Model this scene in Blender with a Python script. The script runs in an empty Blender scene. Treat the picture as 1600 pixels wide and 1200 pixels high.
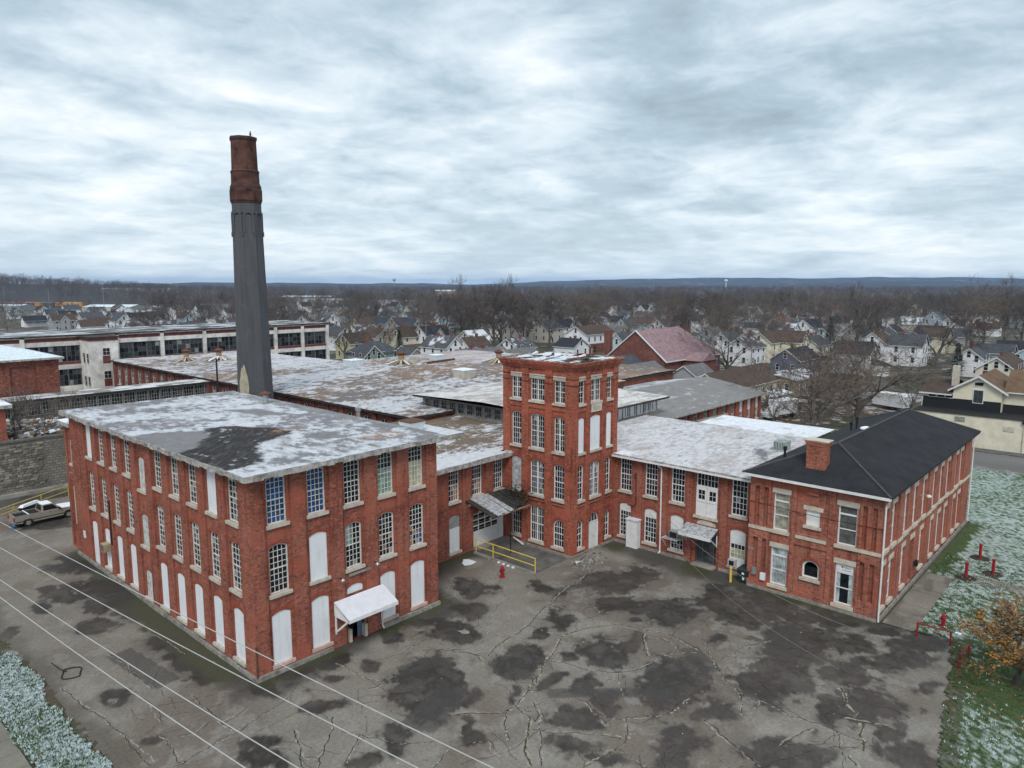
import bpy, math, random
import numpy as np
from mathutils import Matrix, Vector

random.seed(7)
RNG = np.random.default_rng(7)
SC = bpy.context.scene
COL = SC.collection

# ------------------------------------------------------------------ camera
cam_data = bpy.data.cameras.new('camera')
cam_data.sensor_width = 36.0
cam_data.lens = 36.0 * 1133.0 / 1600.0
cam_data.clip_start = 0.5
cam_data.clip_end = 30000.0
cam = bpy.data.objects.new('camera', cam_data)
COL.objects.link(cam)
SC.camera = cam
PITCH = math.atan(158.0 / 1133.0)
fwd_h = Vector((0.73993, 0.67268, 0.0)).normalized()
fwd = fwd_h * math.cos(PITCH) + Vector((0, 0, -math.sin(PITCH)))
right = fwd_h.cross(Vector((0, 0, 1))).normalized()
upv = right.cross(fwd)
cam.matrix_world = Matrix(((right.x, upv.x, -fwd.x, 0), (right.y, upv.y, -fwd.y, 0),
                           (right.z, upv.z, -fwd.z, 24.0), (0, 0, 0, 1)))

# ------------------------------------------------------------------ sky and sun
SUN_EL, SUN_AZ = math.radians(48), math.radians(-142)     # azimuth measured from +X towards +Y
world = bpy.data.worlds.new('World')
SC.world = world
world.use_nodes = True
wt = world.node_tree
wt.nodes.clear()
def wn(t, **kw):
    n = wt.nodes.new(t)
    for k, v in kw.items():
        setattr(n, k, v)
    return n
def wl(a, b):
    wt.links.new(a, b)
w_out = wn('ShaderNodeOutputWorld')
w_bg1, w_bg2, w_mix = wn('ShaderNodeBackground'), wn('ShaderNodeBackground'), wn('ShaderNodeMixShader')
sky = wn('ShaderNodeTexSky', sky_type='NISHITA', sun_disc=False)
sky.sun_elevation = SUN_EL
sky.sun_rotation = math.pi / 2 - SUN_AZ
sky.air_density, sky.dust_density = 1.2, 2.0
w_bg1.inputs[1].default_value = 0.10
wl(sky.outputs[0], w_bg1.inputs[0])
tc = wn('ShaderNodeTexCoord')
sep = wn('ShaderNodeSeparateXYZ')
wl(tc.outputs['Generated'], sep.inputs[0])
def wmath(op, a, b=None, c=None):
    n = wn('ShaderNodeMath', operation=op)
    for i, x in enumerate((a, b, c)):
        if x is None:
            continue
        if isinstance(x, (int, float)):
            n.inputs[i].default_value = x
        else:
            wl(x, n.inputs[i])
    return n.outputs[0]
zc = wmath('MAXIMUM', sep.outputs[2], 0.0)
den = wmath('ADD', zc, 0.15)
cmb = wn('ShaderNodeCombineXYZ')
wl(wmath('DIVIDE', sep.outputs[0], den), cmb.inputs[0])
wl(wmath('DIVIDE', sep.outputs[1], den), cmb.inputs[1])
wl(wmath('MULTIPLY', zc, 2.2), cmb.inputs[2])
def wnoise(scale, detail, rough, dist, vec, off):
    mp = wn('ShaderNodeMapping')
    mp.inputs['Location'].default_value = off
    wl(vec, mp.inputs[0])
    n = wn('ShaderNodeTexNoise')
    n.inputs['Scale'].default_value = scale
    n.inputs['Detail'].default_value = detail
    n.inputs['Roughness'].default_value = rough
    n.inputs['Distortion'].default_value = dist
    wl(mp.outputs[0], n.inputs['Vector'])
    return n.outputs[0]
n_big = wnoise(0.62, 3.0, 0.5, 0.3, cmb.outputs[0], (3.1, 7.7, 0))
n_mid = wnoise(2.0, 9.0, 0.56, 0.35, cmb.outputs[0], (11.3, 2.9, 0))
n_fine = wnoise(5.2, 7.0, 0.62, 0.5, cmb.outputs[0], (5.3, 1.9, 0))
n_all = wmath('ADD', wmath('ADD', wmath('MULTIPLY', n_big, 0.52), wmath('MULTIPLY', n_mid, 0.45)), wmath('MULTIPLY', n_fine, 0.19))
ramp = wn('ShaderNodeValToRGB')
wl(n_all, ramp.inputs[0])
cr = ramp.color_ramp
cr.elements[0].position, cr.elements[0].color = 0.43, (0.28, 0.355, 0.41, 1)
cr.elements[1].position, cr.elements[1].color = 0.75, (0.92, 0.93, 0.92, 1)
e = cr.elements.new(0.53); e.color = (0.395, 0.495, 0.57, 1)
e = cr.elements.new(0.615); e.color = (0.58, 0.67, 0.735, 1)
# the cloud deck thins into a pale even band close to the horizon
hz = wmath('POWER', wmath('SUBTRACT', 1.0, wmath('MINIMUM', wmath('MULTIPLY', zc, 4.0), 1.0)), 2.0)
mixc = wn('ShaderNodeMixRGB')
wl(wmath('MULTIPLY', hz, 0.55), mixc.inputs[0])
wl(ramp.outputs[0], mixc.inputs[1])
mixc.inputs[2].default_value = (0.64, 0.76, 0.84, 1)
wl(mixc.outputs[0], w_bg2.inputs[0])
w_bg2.inputs[1].default_value = 1.0
w_mix.inputs[0].default_value = 0.93
wl(w_bg1.outputs[0], w_mix.inputs[1])
wl(w_bg2.outputs[0], w_mix.inputs[2])
wl(w_mix.outputs[0], w_out.inputs[0])

sun_data = bpy.data.lights.new('sun', 'SUN')
sun_data.energy = 1.5
sun_data.angle = math.radians(18)
sun_data.color = (1.0, 0.96, 0.91)
sun = bpy.data.objects.new('sun', sun_data)
COL.objects.link(sun)
sd = Vector((math.cos(SUN_EL) * math.cos(SUN_AZ), math.cos(SUN_EL) * math.sin(SUN_AZ), math.sin(SUN_EL)))
sun.rotation_euler = (-sd).to_track_quat('-Z', 'Y').to_euler()
sun.location = (0, 0, 200)

SC.view_settings.view_transform = 'Standard'
SC.view_settings.look = 'None'
SC.view_settings.gamma = 1.0
SC.view_settings.use_curve_mapping = False
SC.view_settings.exposure = 0.38
SC.render.engine = 'CYCLES'
SC.cycles.max_bounces = 5
SC.cycles.diffuse_bounces = 2
SC.cycles.glossy_bounces = 2
SC.cycles.transparent_max_bounces = 4
SC.cycles.volume_bounces = 0
SC.cycles.use_denoising = True

# ------------------------------------------------------------------ helpers
ORG = {}
def tag(o, label=None, cat=None, group=None, kind=None):
    if label: o['label'] = label
    if cat: o['category'] = cat
    if group: o['group'] = group
    if kind: o['kind'] = kind
    return o
def thing(name, loc, label, cat, group=None, rz=0.0, local=False):
    o = bpy.data.objects.new(name, None)
    o.empty_display_size = 0.3
    COL.objects.link(o)
    o.location = loc
    o.rotation_euler = (0, 0, rz)
    ORG[o.name] = Vector((0, 0, 0)) if local else Vector(loc)
    return tag(o, label, cat, group)
def link_mesh(name, me, parent=None):
    o = bpy.data.objects.new(name, me)
    COL.objects.link(o)
    if parent is not None:
        o.parent = parent
        ORG[o.name] = ORG.get(parent.name, Vector((0, 0, 0)))
    return o
def copy_tree(o, parent=None):
    c = o.copy()
    COL.objects.link(c)
    c.parent = parent
    for ch in o.children:
        copy_tree(ch, c)
    return c

class MB:
    """collects polygons and links them as ONE mesh object"""
    def __init__(s):
        s.v, s.f, s.m, s.mats = [], [], [], []
    def mi(s, mat):
        if mat not in s.mats:
            s.mats.append(mat)
        return s.mats.index(mat)
    def poly(s, pts, mat):
        n = len(s.v)
        s.v.extend([tuple(p) for p in pts])
        s.f.append(tuple(range(n, n + len(pts))))
        s.m.append(s.mi(mat))
    def box(s, x0, x1, y0, y1, z0, z1, mat, skip=''):
        n = len(s.v)
        s.v.extend([(x0, y0, z0), (x1, y0, z0), (x1, y1, z0), (x0, y1, z0), (x0, y0, z1), (x1, y0, z1), (x1, y1, z1), (x0, y1, z1)])
        i = s.mi(mat)
        for k, q in (('b', (0, 3, 2, 1)), ('t', (4, 5, 6, 7)), ('f', (0, 1, 5, 4)), ('r', (1, 2, 6, 5)), ('k', (2, 3, 7, 6)), ('l', (3, 0, 4, 7))):
            if k not in skip:
                s.f.append(tuple(n + a for a in q)); s.m.append(i)
    def hexa(s, P, mat):
        n = len(s.v)
        s.v.extend([tuple(p) for p in P])
        i = s.mi(mat)
        for q in ((0, 3, 2, 1), (4, 5, 6, 7), (0, 1, 5, 4), (1, 2, 6, 5), (2, 3, 7, 6), (3, 0, 4, 7)):
            s.f.append(tuple(n + a for a in q)); s.m.append(i)
    def fbox(s, fr, u0, u1, z0, z1, w0, w1, mat):
        s.hexa([fr(u0, z0, w0), fr(u1, z0, w0), fr(u1, z0, w1), fr(u0, z0, w1), fr(u0, z1, w0), fr(u1, z1, w0), fr(u1, z1, w1), fr(u0, z1, w1)], mat)
    def tube(s, p0, p1, r0, r1, mat, n=8, caps=True):
        p0, p1 = Vector(p0), Vector(p1)
        d = (p1 - p0)
        if d.length < 1e-6:
            return
        d.normalize()
        a = d.orthogonal().normalized()
        b = d.cross(a)
        k = len(s.v)
        for p, r in ((p0, r0), (p1, r1)):
            for i in range(n):
                t = 2 * math.pi * i / n
                s.v.append(tuple(p + a * (r * math.cos(t)) + b * (r * math.sin(t))))
        i_ = s.mi(mat)
        for i in range(n):
            j = (i + 1) % n
            s.f.append((k + i, k + j, k + n + j, k + n + i)); s.m.append(i_)
        if caps:
            s.f.append(tuple(k + i for i in range(n))[::-1]); s.m.append(i_)
            s.f.append(tuple(k + n + i for i in range(n))); s.m.append(i_)
    def path(s, pts, r, mat, n=6):
        for a, b in zip(pts[:-1], pts[1:]):
            s.tube(a, b, r, r, mat, n)
    def lathe(s, c, prof, mat, n=16, phase=0.0, cap=True):
        k = len(s.v)
        for r, z in prof:
            for i in range(n):
                t = 2 * math.pi * i / n + phase
                s.v.append((c[0] + r * math.cos(t), c[1] + r * math.sin(t), c[2] + z))
        mats = mat if isinstance(mat, list) else [mat] * (len(prof) - 1)
        for q in range(len(prof) - 1):
            i_ = s.mi(mats[q])
            for i in range(n):
                j = (i + 1) % n
                s.f.append((k + q * n + i, k + q * n + j, k + (q + 1) * n + j, k + (q + 1) * n + i)); s.m.append(i_)
        if cap:
            s.f.append(tuple(k + (len(prof) - 1) * n + i for i in range(n))); s.m.append(s.mi(mats[-1]))
            s.f.append(tuple(k + i for i in range(n))[::-1]); s.m.append(s.mi(mats[0]))
    def build(s, name, parent=None, smooth=False, label=None, kind=None, mesh_only=False):
        me = bpy.data.meshes.new(name)
        o = ORG.get(parent.name, Vector((0, 0, 0))) if parent is not None else Vector((0, 0, 0))
        vs = [(a - o.x, b - o.y, c - o.z) for a, b, c in s.v]
        me.from_pydata(vs, [], s.f)
        for m in s.mats:
            me.materials.append(m)
        me.polygons.foreach_set('material_index', s.m)
        if smooth:
            me.polygons.foreach_set('use_smooth', [True] * len(s.f))
        me.update()
        if mesh_only:
            return me
        ob = link_mesh(name, me, parent)
        if label: ob['label'] = label
        if kind: ob['kind'] = kind
        return ob

def Frame(o, u, n):
    o, u, n = Vector(o), Vector(u), Vector(n)
    def fr(a, z, w=0.0):
        return (o.x + u.x * a + n.x * w, o.y + u.y * a + n.y * w, o.z + z)
    return fr

# value noise in numpy, for stains, snow cover and wear
_T = RNG.random((257, 257))
def vnoise(x, y):
    x, y = np.asarray(x, float), np.asarray(y, float)
    xi, yi = np.floor(x).astype(int), np.floor(y).astype(int)
    fx, fy = x - xi, y - yi
    fx, fy = fx * fx * (3 - 2 * fx), fy * fy * (3 - 2 * fy)
    a, b = _T[xi & 255, yi & 255], _T[(xi + 1) & 255, yi & 255]
    c, d = _T[xi & 255, (yi + 1) & 255], _T[(xi + 1) & 255, (yi + 1) & 255]
    return (a * (1 - fx) + b * fx) * (1 - fy) + (c * (1 - fx) + d * fx) * fy
def fbm(x, y, oct=4, gain=0.5):
    t, a, s = 0.0, 1.0, 0.0
    for k in range(oct):
        t = t + a * vnoise(x * 2 ** k + 17.3 * k, y * 2 ** k + 5.1 * k)
        s += a
        a *= gain
    return t / s
def sstep(a, b, x):
    t = np.clip((x - a) / (b - a), 0, 1)
    return t * t * (3 - 2 * t)
def mixc3(a, b, t):
    return a * (1 - t[..., None]) + np.asarray(b) * t[..., None]

def sheet(name, x0, x1, y0, y1, res, zfn, cfn, mat, parent=None, mask=None, kind=None):
    """a gridded surface whose worn colours sit in a colour attribute"""
    nx, ny = max(2, int(round((x1 - x0) / res)) + 1), max(2, int(round((y1 - y0) / res)) + 1)
    X, Y = np.meshgrid(np.linspace(x0, x1, nx), np.linspace(y0, y1, ny), indexing='ij')
    Z = zfn(X, Y) if callable(zfn) else np.full_like(X, zfn)
    o = ORG.get(parent.name, Vector((0, 0, 0))) if parent is not None else Vector((0, 0, 0))
    idx = np.arange(nx * ny).reshape(nx, ny)
    q = np.stack([idx[:-1, :-1], idx[1:, :-1], idx[1:, 1:], idx[:-1, 1:]], -1).reshape(-1, 4)
    if mask is not None:
        xc = (X[:-1, :-1] + X[1:, 1:]) / 2
        yc = (Y[:-1, :-1] + Y[1:, 1:]) / 2
        q = q[mask(xc, yc).reshape(-1)]
    C = np.clip(cfn(X, Y), 0, 1)
    me = bpy.data.meshes.new(name)
    me.vertices.add(nx * ny)
    me.vertices.foreach_set('co', np.stack([X - o.x, Y - o.y, Z - o.z], -1).astype(np.float32).reshape(-1))
    me.loops.add(len(q) * 4)
    me.loops.foreach_set('vertex_index', q.astype(np.int32).reshape(-1))
    me.polygons.add(len(q))
    me.polygons.foreach_set('loop_start', (np.arange(len(q)) * 4).astype(np.int32))
    me.update(calc_edges=True)
    ca = me.color_attributes.new('wear', 'FLOAT_COLOR', 'POINT')
    ca.data.foreach_set('color', np.concatenate([C, np.ones((nx, ny, 1))], -1).astype(np.float32).reshape(-1))
    me.materials.append(mat)
    me.polygons.foreach_set('use_smooth', [True] * len(q))
    ob = link_mesh(name, me, parent)
    if kind: ob['kind'] = kind
    return ob

# ------------------------------------------------------------------ materials
class NT:
    def __init__(s, name):
        s.mat = bpy.data.materials.new(name)
        s.mat.use_nodes = True
        s.t = s.mat.node_tree
        s.b = s.t.nodes['Principled BSDF']
    def n(s, t, **kw):
        x = s.t.nodes.new(t)
        for k, v in kw.items():
            if k.startswith('i_'):
                x.inputs[k[2:].replace('_', ' ')].default_value = v
            else:
                setattr(x, k, v)
        return x
    def l(s, a, b):
        s.t.links.new(a, b)
    def noise(s, scale, detail=4.0, rough=0.55, vec=None, dist=0.0):
        x = s.n('ShaderNodeTexNoise')
        x.inputs['Scale'].default_value = scale
        x.inputs['Detail'].default_value = detail
        x.inputs['Roughness'].default_value = rough
        x.inputs['Distortion'].default_value = dist
        s.l(vec if vec is not None else s.pos(), x.inputs['Vector'])
        return x.outputs[0]
    def pos(s):
        if not hasattr(s, '_p'):
            s._p = s.n('ShaderNodeNewGeometry')
        return s._p.outputs['Position']
    def obj(s):
        if not hasattr(s, '_o'):
            s._o = s.n('ShaderNodeTexCoord')
        return s._o.outputs['Object']
    def ramp(s, fac, *stops):
        r = s.n('ShaderNodeValToRGB')
        s.l(fac, r.inputs[0])
        el = r.color_ramp.elements
        for k, (p, c) in enumerate(stops):
            e_ = el[k] if k < 2 else el.new(p)
            e_.position = p
            c = (c, c, c) if isinstance(c, (int, float)) else c
            e_.color = (c[0], c[1], c[2], 1)
        return r.outputs[0]
    def mix(s, fac, a, b, mode='MIX'):
        m = s.n('ShaderNodeMixRGB', blend_type=mode)
        for i, x in ((0, fac), (1, a), (2, b)):
            if isinstance(x, (int, float)):
                m.inputs[i].default_value = x if i == 0 else (x, x, x, 1)
            elif isinstance(x, tuple):
                m.inputs[i].default_value = (x[0], x[1], x[2], 1)
            else:
                s.l(x, m.inputs[i])
        return m.outputs[0]
    def bump(s, h, strength=0.3, dist=0.02):
        b = s.n('ShaderNodeBump')
        b.inputs['Strength'].default_value = strength
        b.inputs['Distance'].default_value = dist
        s.l(h, b.inputs['Height'])
        s.l(b.outputs[0], s.b.inputs['Normal'])
    def wallvec(s):
        """(run along the wall, height) from position and facing"""
        g = s.n('ShaderNodeNewGeometry')
        sp, sn = s.n('ShaderNodeSeparateXYZ'), s.n('ShaderNodeSeparateXYZ')
        s.l(g.outputs['Position'], sp.inputs[0]); s.l(g.outputs['True Normal'], sn.inputs[0])
        def m(op, a, b=None):
            q = s.n('ShaderNodeMath', operation=op)
            s.l(a, q.inputs[0])
            if b is not None: s.l(b, q.inputs[1])
            return q.outputs[0]
        u = m('ADD', m('MULTIPLY', sp.outputs[0], m('ABSOLUTE', sn.outputs[1])), m('MULTIPLY', sp.outputs[1], m('ABSOLUTE', sn.outputs[0])))
        c = s.n('ShaderNodeCombineXYZ')
        s.l(u, c.inputs[0]); s.l(sp.outputs[2], c.inputs[1])
        return c.outputs[0]

def plain(name, col, rough=0.7, var=0.15, scale=1.5, metallic=0.0, spec=0.3, bump=0.0, space='pos'):
    k = NT(name)
    k.b.inputs['Roughness'].default_value = rough
    k.b.inputs['Metallic'].default_value = metallic
    k.b.inputs['Specular IOR Level'].default_value = spec
    f = k.noise(scale, 5.0, 0.6, k.pos() if space == 'pos' else k.obj())
    lo = tuple(max(0, c * (1 - var * 1.6)) for c in col)
    hi = tuple(min(1, c * (1 + var)) for c in col)
    k.l(k.ramp(f, (0.3, lo), (0.7, hi)), k.b.inputs['Base Color'])
    if bump:
        k.bump(k.noise(scale * 12, 4.0), bump, 0.02)
    return k.mat

def brick_mat(name, c1, c2, mortar, stain=0.35, pale=0.0, scale=1.0):
    k = NT(name)
    v = k.wallvec()
    b = k.n('ShaderNodeTexBrick')
    b.inputs['Color1'].default_value = (*c1, 1)
    b.inputs['Color2'].default_value = (*c2, 1)
    b.inputs['Mortar'].default_value = (*mortar, 1)
    b.inputs['Scale'].default_value = scale
    b.inputs['Mortar Size'].default_value = 0.010
    b.inputs['Brick Width'].default_value = 0.215
    b.inputs['Row Height'].default_value = 0.075
    b.inputs['Bias'].default_value = 0.0
    k.l(v, b.inputs['Vector'])
    big = k.noise(0.33, 6.0, 0.62)
    col = k.mix(k.ramp(big, (0.35, stain), (0.62, 0.0)), b.outputs[0], tuple(c * 0.42 for c in c1))
    fine = k.noise(3.1, 5.0, 0.7)
    col = k.mix(k.ramp(fine, (0.45, 0.0), (0.75, 0.45)), col, tuple(min(1, c * 1.35 + 0.01) for c in c2))
    spk = k.noise(9.0, 3.0, 0.8)
    col = k.mix(k.ramp(spk, (0.62, 0.0), (0.78, 0.30 + pale)), col, (0.52, 0.36, 0.28))
    # single fired bricks paler or darker than their neighbours
    vb = k.n('ShaderNodeTexVoronoi', feature='F1')
    mp = k.n('ShaderNodeMapping')
    mp.inputs['Scale'].default_value = (4.6, 13.3, 1)
    k.l(v, mp.inputs[0]); k.l(mp.outputs[0], vb.inputs['Vector'])
    vb.inputs['Scale'].default_value = 1.0
    sr = k.n('ShaderNodeSeparateColor')
    k.l(vb.outputs['Color'], sr.inputs[0])
    col = k.mix(k.ramp(sr.outputs[0], (0.0, 0.65), (0.28, 0.0)), col, tuple(c * 0.45 for c in c1))
    col = k.mix(k.ramp(sr.outputs[1], (0.7, 0.0), (1.0, 0.75)), col, tuple(min(1, c * 1.55 + .05) for c in c2))
    # soot and lime washed down the wall, and bays rebuilt in other bricks
    ms = k.n('ShaderNodeMapping'); ms.inputs['Scale'].default_value = (1.7, 0.16, 1)
    k.l(v, ms.inputs[0])
    run = k.noise(1.0, 6.0, 0.7, ms.outputs[0])
    col = k.mix(k.ramp(run, (0.50, 0.0), (0.70, 0.7)), col, tuple(c * 0.33 for c in c1))
    col = k.mix(k.ramp(run, (0.26, 0.14), (0.38, 0.0)), col, (0.46, 0.33, 0.27))
    mr = k.n('ShaderNodeMapping'); mr.inputs['Scale'].default_value = (0.11, 0.17, 1); mr.inputs['Location'].default_value = (7.3, 2.2, 0)
    k.l(v, mr.inputs[0])
    reb = k.noise(2.0, 3.0, 0.6, mr.outputs[0])
    col = k.mix(k.ramp(reb, (0.54, 0.0), (0.62, 0.6)), col, tuple(min(1, c * 1.2 + .015) for c in c2))
    k.l(col, k.b.inputs['Base Color'])
    k.b.inputs['Roughness'].default_value = 0.9
    k.b.inputs['Specular IOR Level'].default_value = 0.15
    k.bump(b.outputs['Fac'], -0.35, 0.01)
    return k.mat

def wear_mat(name, rough=(0.75, 0.95), scale=6.0, amt=0.22, bump=0.4, spec=0.25, bscale=18.0, wet=None):
    """base colour from the wear attribute, broken up by grain"""
    k = NT(name)
    a = k.n('ShaderNodeVertexColor', layer_name='wear')
    f = k.noise(scale, 6.0, 0.65)
    g = k.noise(scale * 7, 3.0, 0.7)
    c = k.mix(1.0, a.outputs[0], k.ramp(f, (0.25, 1 - amt * 1.5), (0.75, 1 + amt)), 'MULTIPLY')
    c = k.mix(1.0, c, k.ramp(g, (0.2, 1 - amt), (0.8, 1 + amt)), 'MULTIPLY')
    k.l(c, k.b.inputs['Base Color'])
    if wet is None:
        k.l(k.ramp(f, (0.3, rough[0]), (0.7, rough[1])), k.b.inputs['Roughness'])
    else:
        bw = k.n('ShaderNodeRGBToBW')
        k.l(a.outputs[0], bw.inputs[0])
        k.l(k.ramp(bw.outputs[0], (wet[0], rough[0]), (wet[1], rough[1])), k.b.inputs['Roughness'])
    k.b.inputs['Specular IOR Level'].default_value = spec
    k.bump(k.noise(bscale, 5.0, 0.7), bump, 0.03)
    return k.mat

def glass_mat(name, col, rough=0.12, spec=0.5):
    k = NT(name)
    f = k.noise(2.2, 3.0, 0.6)
    k.l(k.ramp(f, (0.3, tuple(c * 0.5 for c in col)), (0.7, tuple(min(1, c * 1.5) for c in col))), k.b.inputs['Base Color'])
    k.b.inputs['Roughness'].default_value = rough
    k.b.inputs['Specular IOR Level'].default_value = spec
    return k.mat

BRICK = brick_mat('red_brick', (0.215, 0.048, 0.028), (0.30, 0.074, 0.042), (0.40, 0.26, 0.20), stain=0.5, pale=0.15)
BRICK_HOUSE = brick_mat('office_brick', (0.24, 0.052, 0.029), (0.33, 0.084, 0.046), (0.46, 0.32, 0.25), stain=0.4, pale=0.3)
BRICK_TOWER = brick_mat('tower_brick', (0.25, 0.052, 0.029), (0.34, 0.080, 0.043), (0.38, 0.21, 0.15), stain=0.45, pale=0.1)
BRICK_OLD = brick_mat('old_dark_brick', (0.17, 0.055, 0.038), (0.22, 0.07, 0.045), (0.16, 0.09, 0.07), stain=0.5)
BRICK_BROWN = brick_mat('brown_brick', (0.16, 0.055, 0.04), (0.2, 0.07, 0.05), (0.16, 0.10, 0.08), stain=0.3)
ARCH = plain('arch_brick', (0.30, 0.072, 0.042), 0.9, 0.2, 4.0)
STONE = plain('limestone', (0.56, 0.50, 0.41), 0.85, 0.14, 2.0, bump=0.15)
STONE_DK = plain('foundation_stone', (0.27, 0.255, 0.225), 0.9, 0.3, 2.5, bump=0.4)
SILL = plain('sill_stone', (0.52, 0.48, 0.41), 0.85, 0.18, 2.5)
SILL_PINK = plain('pink_sill_stone', (0.52, 0.38, 0.33), 0.85, 0.15, 2.5)
WHITE = plain('white_paint', (0.74, 0.74, 0.73), 0.55, 0.08, 2.0)
_k = NT('white_board')
_m = _k.n('ShaderNodeMapping'); _m.inputs['Scale'].default_value = (3.4, 0.35, 1)
_k.l(_k.wallvec(), _m.inputs[0])
_c = _k.mix(_k.ramp(_k.noise(1.0, 6.0, 0.7, _m.outputs[0]), (0.50, 0.0), (0.74, 0.55)), (0.76, 0.78, 0.81), (0.50, 0.47, 0.43))
_c = _k.mix(_k.ramp(_k.noise(0.9, 6.0, 0.65), (0.55, 0.0), (0.75, 0.4)), _c, (0.60, 0.60, 0.60))
_k.l(_c, _k.b.inputs['Base Color']); _k.b.inputs['Roughness'].default_value = 0.65
BOARD = _k.mat
FRAME = plain('old_white_frame', (0.68, 0.665, 0.63), 0.65, 0.16, 4.0)
FRAME_W = plain('fresh_white_frame', (0.76, 0.76, 0.76), 0.5, 0.06, 4.0)
FASCIA = plain('weathered_fascia', (0.40, 0.38, 0.355), 0.8, 0.4, 2.3, bump=0.2)
GL_DARK = glass_mat('dark_glass', (0.012, 0.014, 0.016), 0.12, 0.35)
GL_MID = glass_mat('grey_glass', (0.05, 0.055, 0.06), 0.2, 0.4)
GL_LITE = glass_mat('dusty_glass', (0.24, 0.25, 0.25), 0.4, 0.4)
GL_BLUE = glass_mat('blue_film_glass', (0.025, 0.075, 0.19), 0.2, 0.4)
GL_GREEN = glass_mat('green_film_glass', (0.19, 0.30, 0.24), 0.3, 0.4)
GL_CREAM = glass_mat('cream_blind_glass', (0.42, 0.40, 0.26), 0.4, 0.35)
GL_ORANGE = glass_mat('boarded_tan_glass', (0.30, 0.16, 0.08), 0.5, 0.3)
GL_SHADE = glass_mat('shade_behind_glass', (0.30, 0.29, 0.23), 0.25, 0.5)
GL_CURTAIN = glass_mat('curtain_behind_glass', (0.42, 0.48, 0.48), 0.25, 0.5)
GL_GREYSH = glass_mat('grey_shade_glass', (0.10, 0.10, 0.095), 0.2, 0.5)
HOLE = plain('dark_opening', (0.006, 0.006, 0.006), 0.9, 0.1)
SHINGLE = NT('black_shingle')
_v = SHINGLE.noise(0.7, 5.0, 0.6); _g = SHINGLE.noise(9.0, 4.0, 0.8)
_c = SHINGLE.ramp(_v, (0.3, (0.016, 0.017, 0.020)), (0.7, (0.030, 0.031, 0.035)))
SHINGLE.l(SHINGLE.mix(1.0, _c, SHINGLE.ramp(_g, (0.25, 0.65), (0.75, 1.5)), 'MULTIPLY'), SHINGLE.b.inputs['Base Color'])
SHINGLE.b.inputs['Roughness'].default_value = 0.9
SHINGLE.b.inputs['Specular IOR Level'].default_value = 0.2
SHINGLE.bump(_g, 0.4, 0.02)
SHINGLE = SHINGLE.mat
RIDGE = plain('ridge_cap', (0.075, 0.075, 0.08), 0.85, 0.2, 3.0)
YELLOW = plain('yellow_paint', (0.70, 0.52, 0.09), 0.5, 0.12, 4.0)
RED = plain('red_paint', (0.30, 0.014, 0.018), 0.5, 0.15, 5.0)
BLACK = plain('black_rubber', (0.018, 0.018, 0.019), 0.7, 0.15, 4.0)
STEEL = plain('galvanised_steel', (0.42, 0.43, 0.43), 0.45, 0.15, 5.0, metallic=0.6)
RUST = plain('rusty_metal', (0.14, 0.06, 0.035), 0.8, 0.3, 6.0)
CONC = plain('old_concrete', (0.30, 0.28, 0.25), 0.9, 0.22, 0.9, bump=0.25)
CONC_DK = plain('dark_concrete', (0.13, 0.125, 0.115), 0.9, 0.3, 0.8, bump=0.25)
SNOW = plain('thin_snow', (0.80, 0.83, 0.87), 0.85, 0.07, 3.0, bump=0.2)
SNOW_ICE = plain('melting_snow', (0.66, 0.74, 0.80), 0.8, 0.15, 3.0, bump=0.2)
WOOD = plain('weathered_wood', (0.30, 0.22, 0.14), 0.85, 0.25, 3.0)
WOOD_LT = plain('bare_lath', (0.50, 0.41, 0.29), 0.85, 0.2, 3.0)
GREEN_PAINT = plain('pale_green_metal', (0.34, 0.42, 0.39), 0.55, 0.1, 3.0)
WEAR_ASPHALT = wear_mat('asphalt', (0.42, 0.95), 5.0, 0.2, 0.35, 0.25, 25.0, wet=(0.03, 0.11))
WEAR_ROOF = wear_mat('roof_membrane', (0.7, 0.95), 2.2, 0.18, 0.45, 0.2, 9.0)
WEAR_GRASS = wear_mat('lawn', (0.85, 0.98), 9.0, 0.35, 0.9, 0.1, 22.0)
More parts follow.
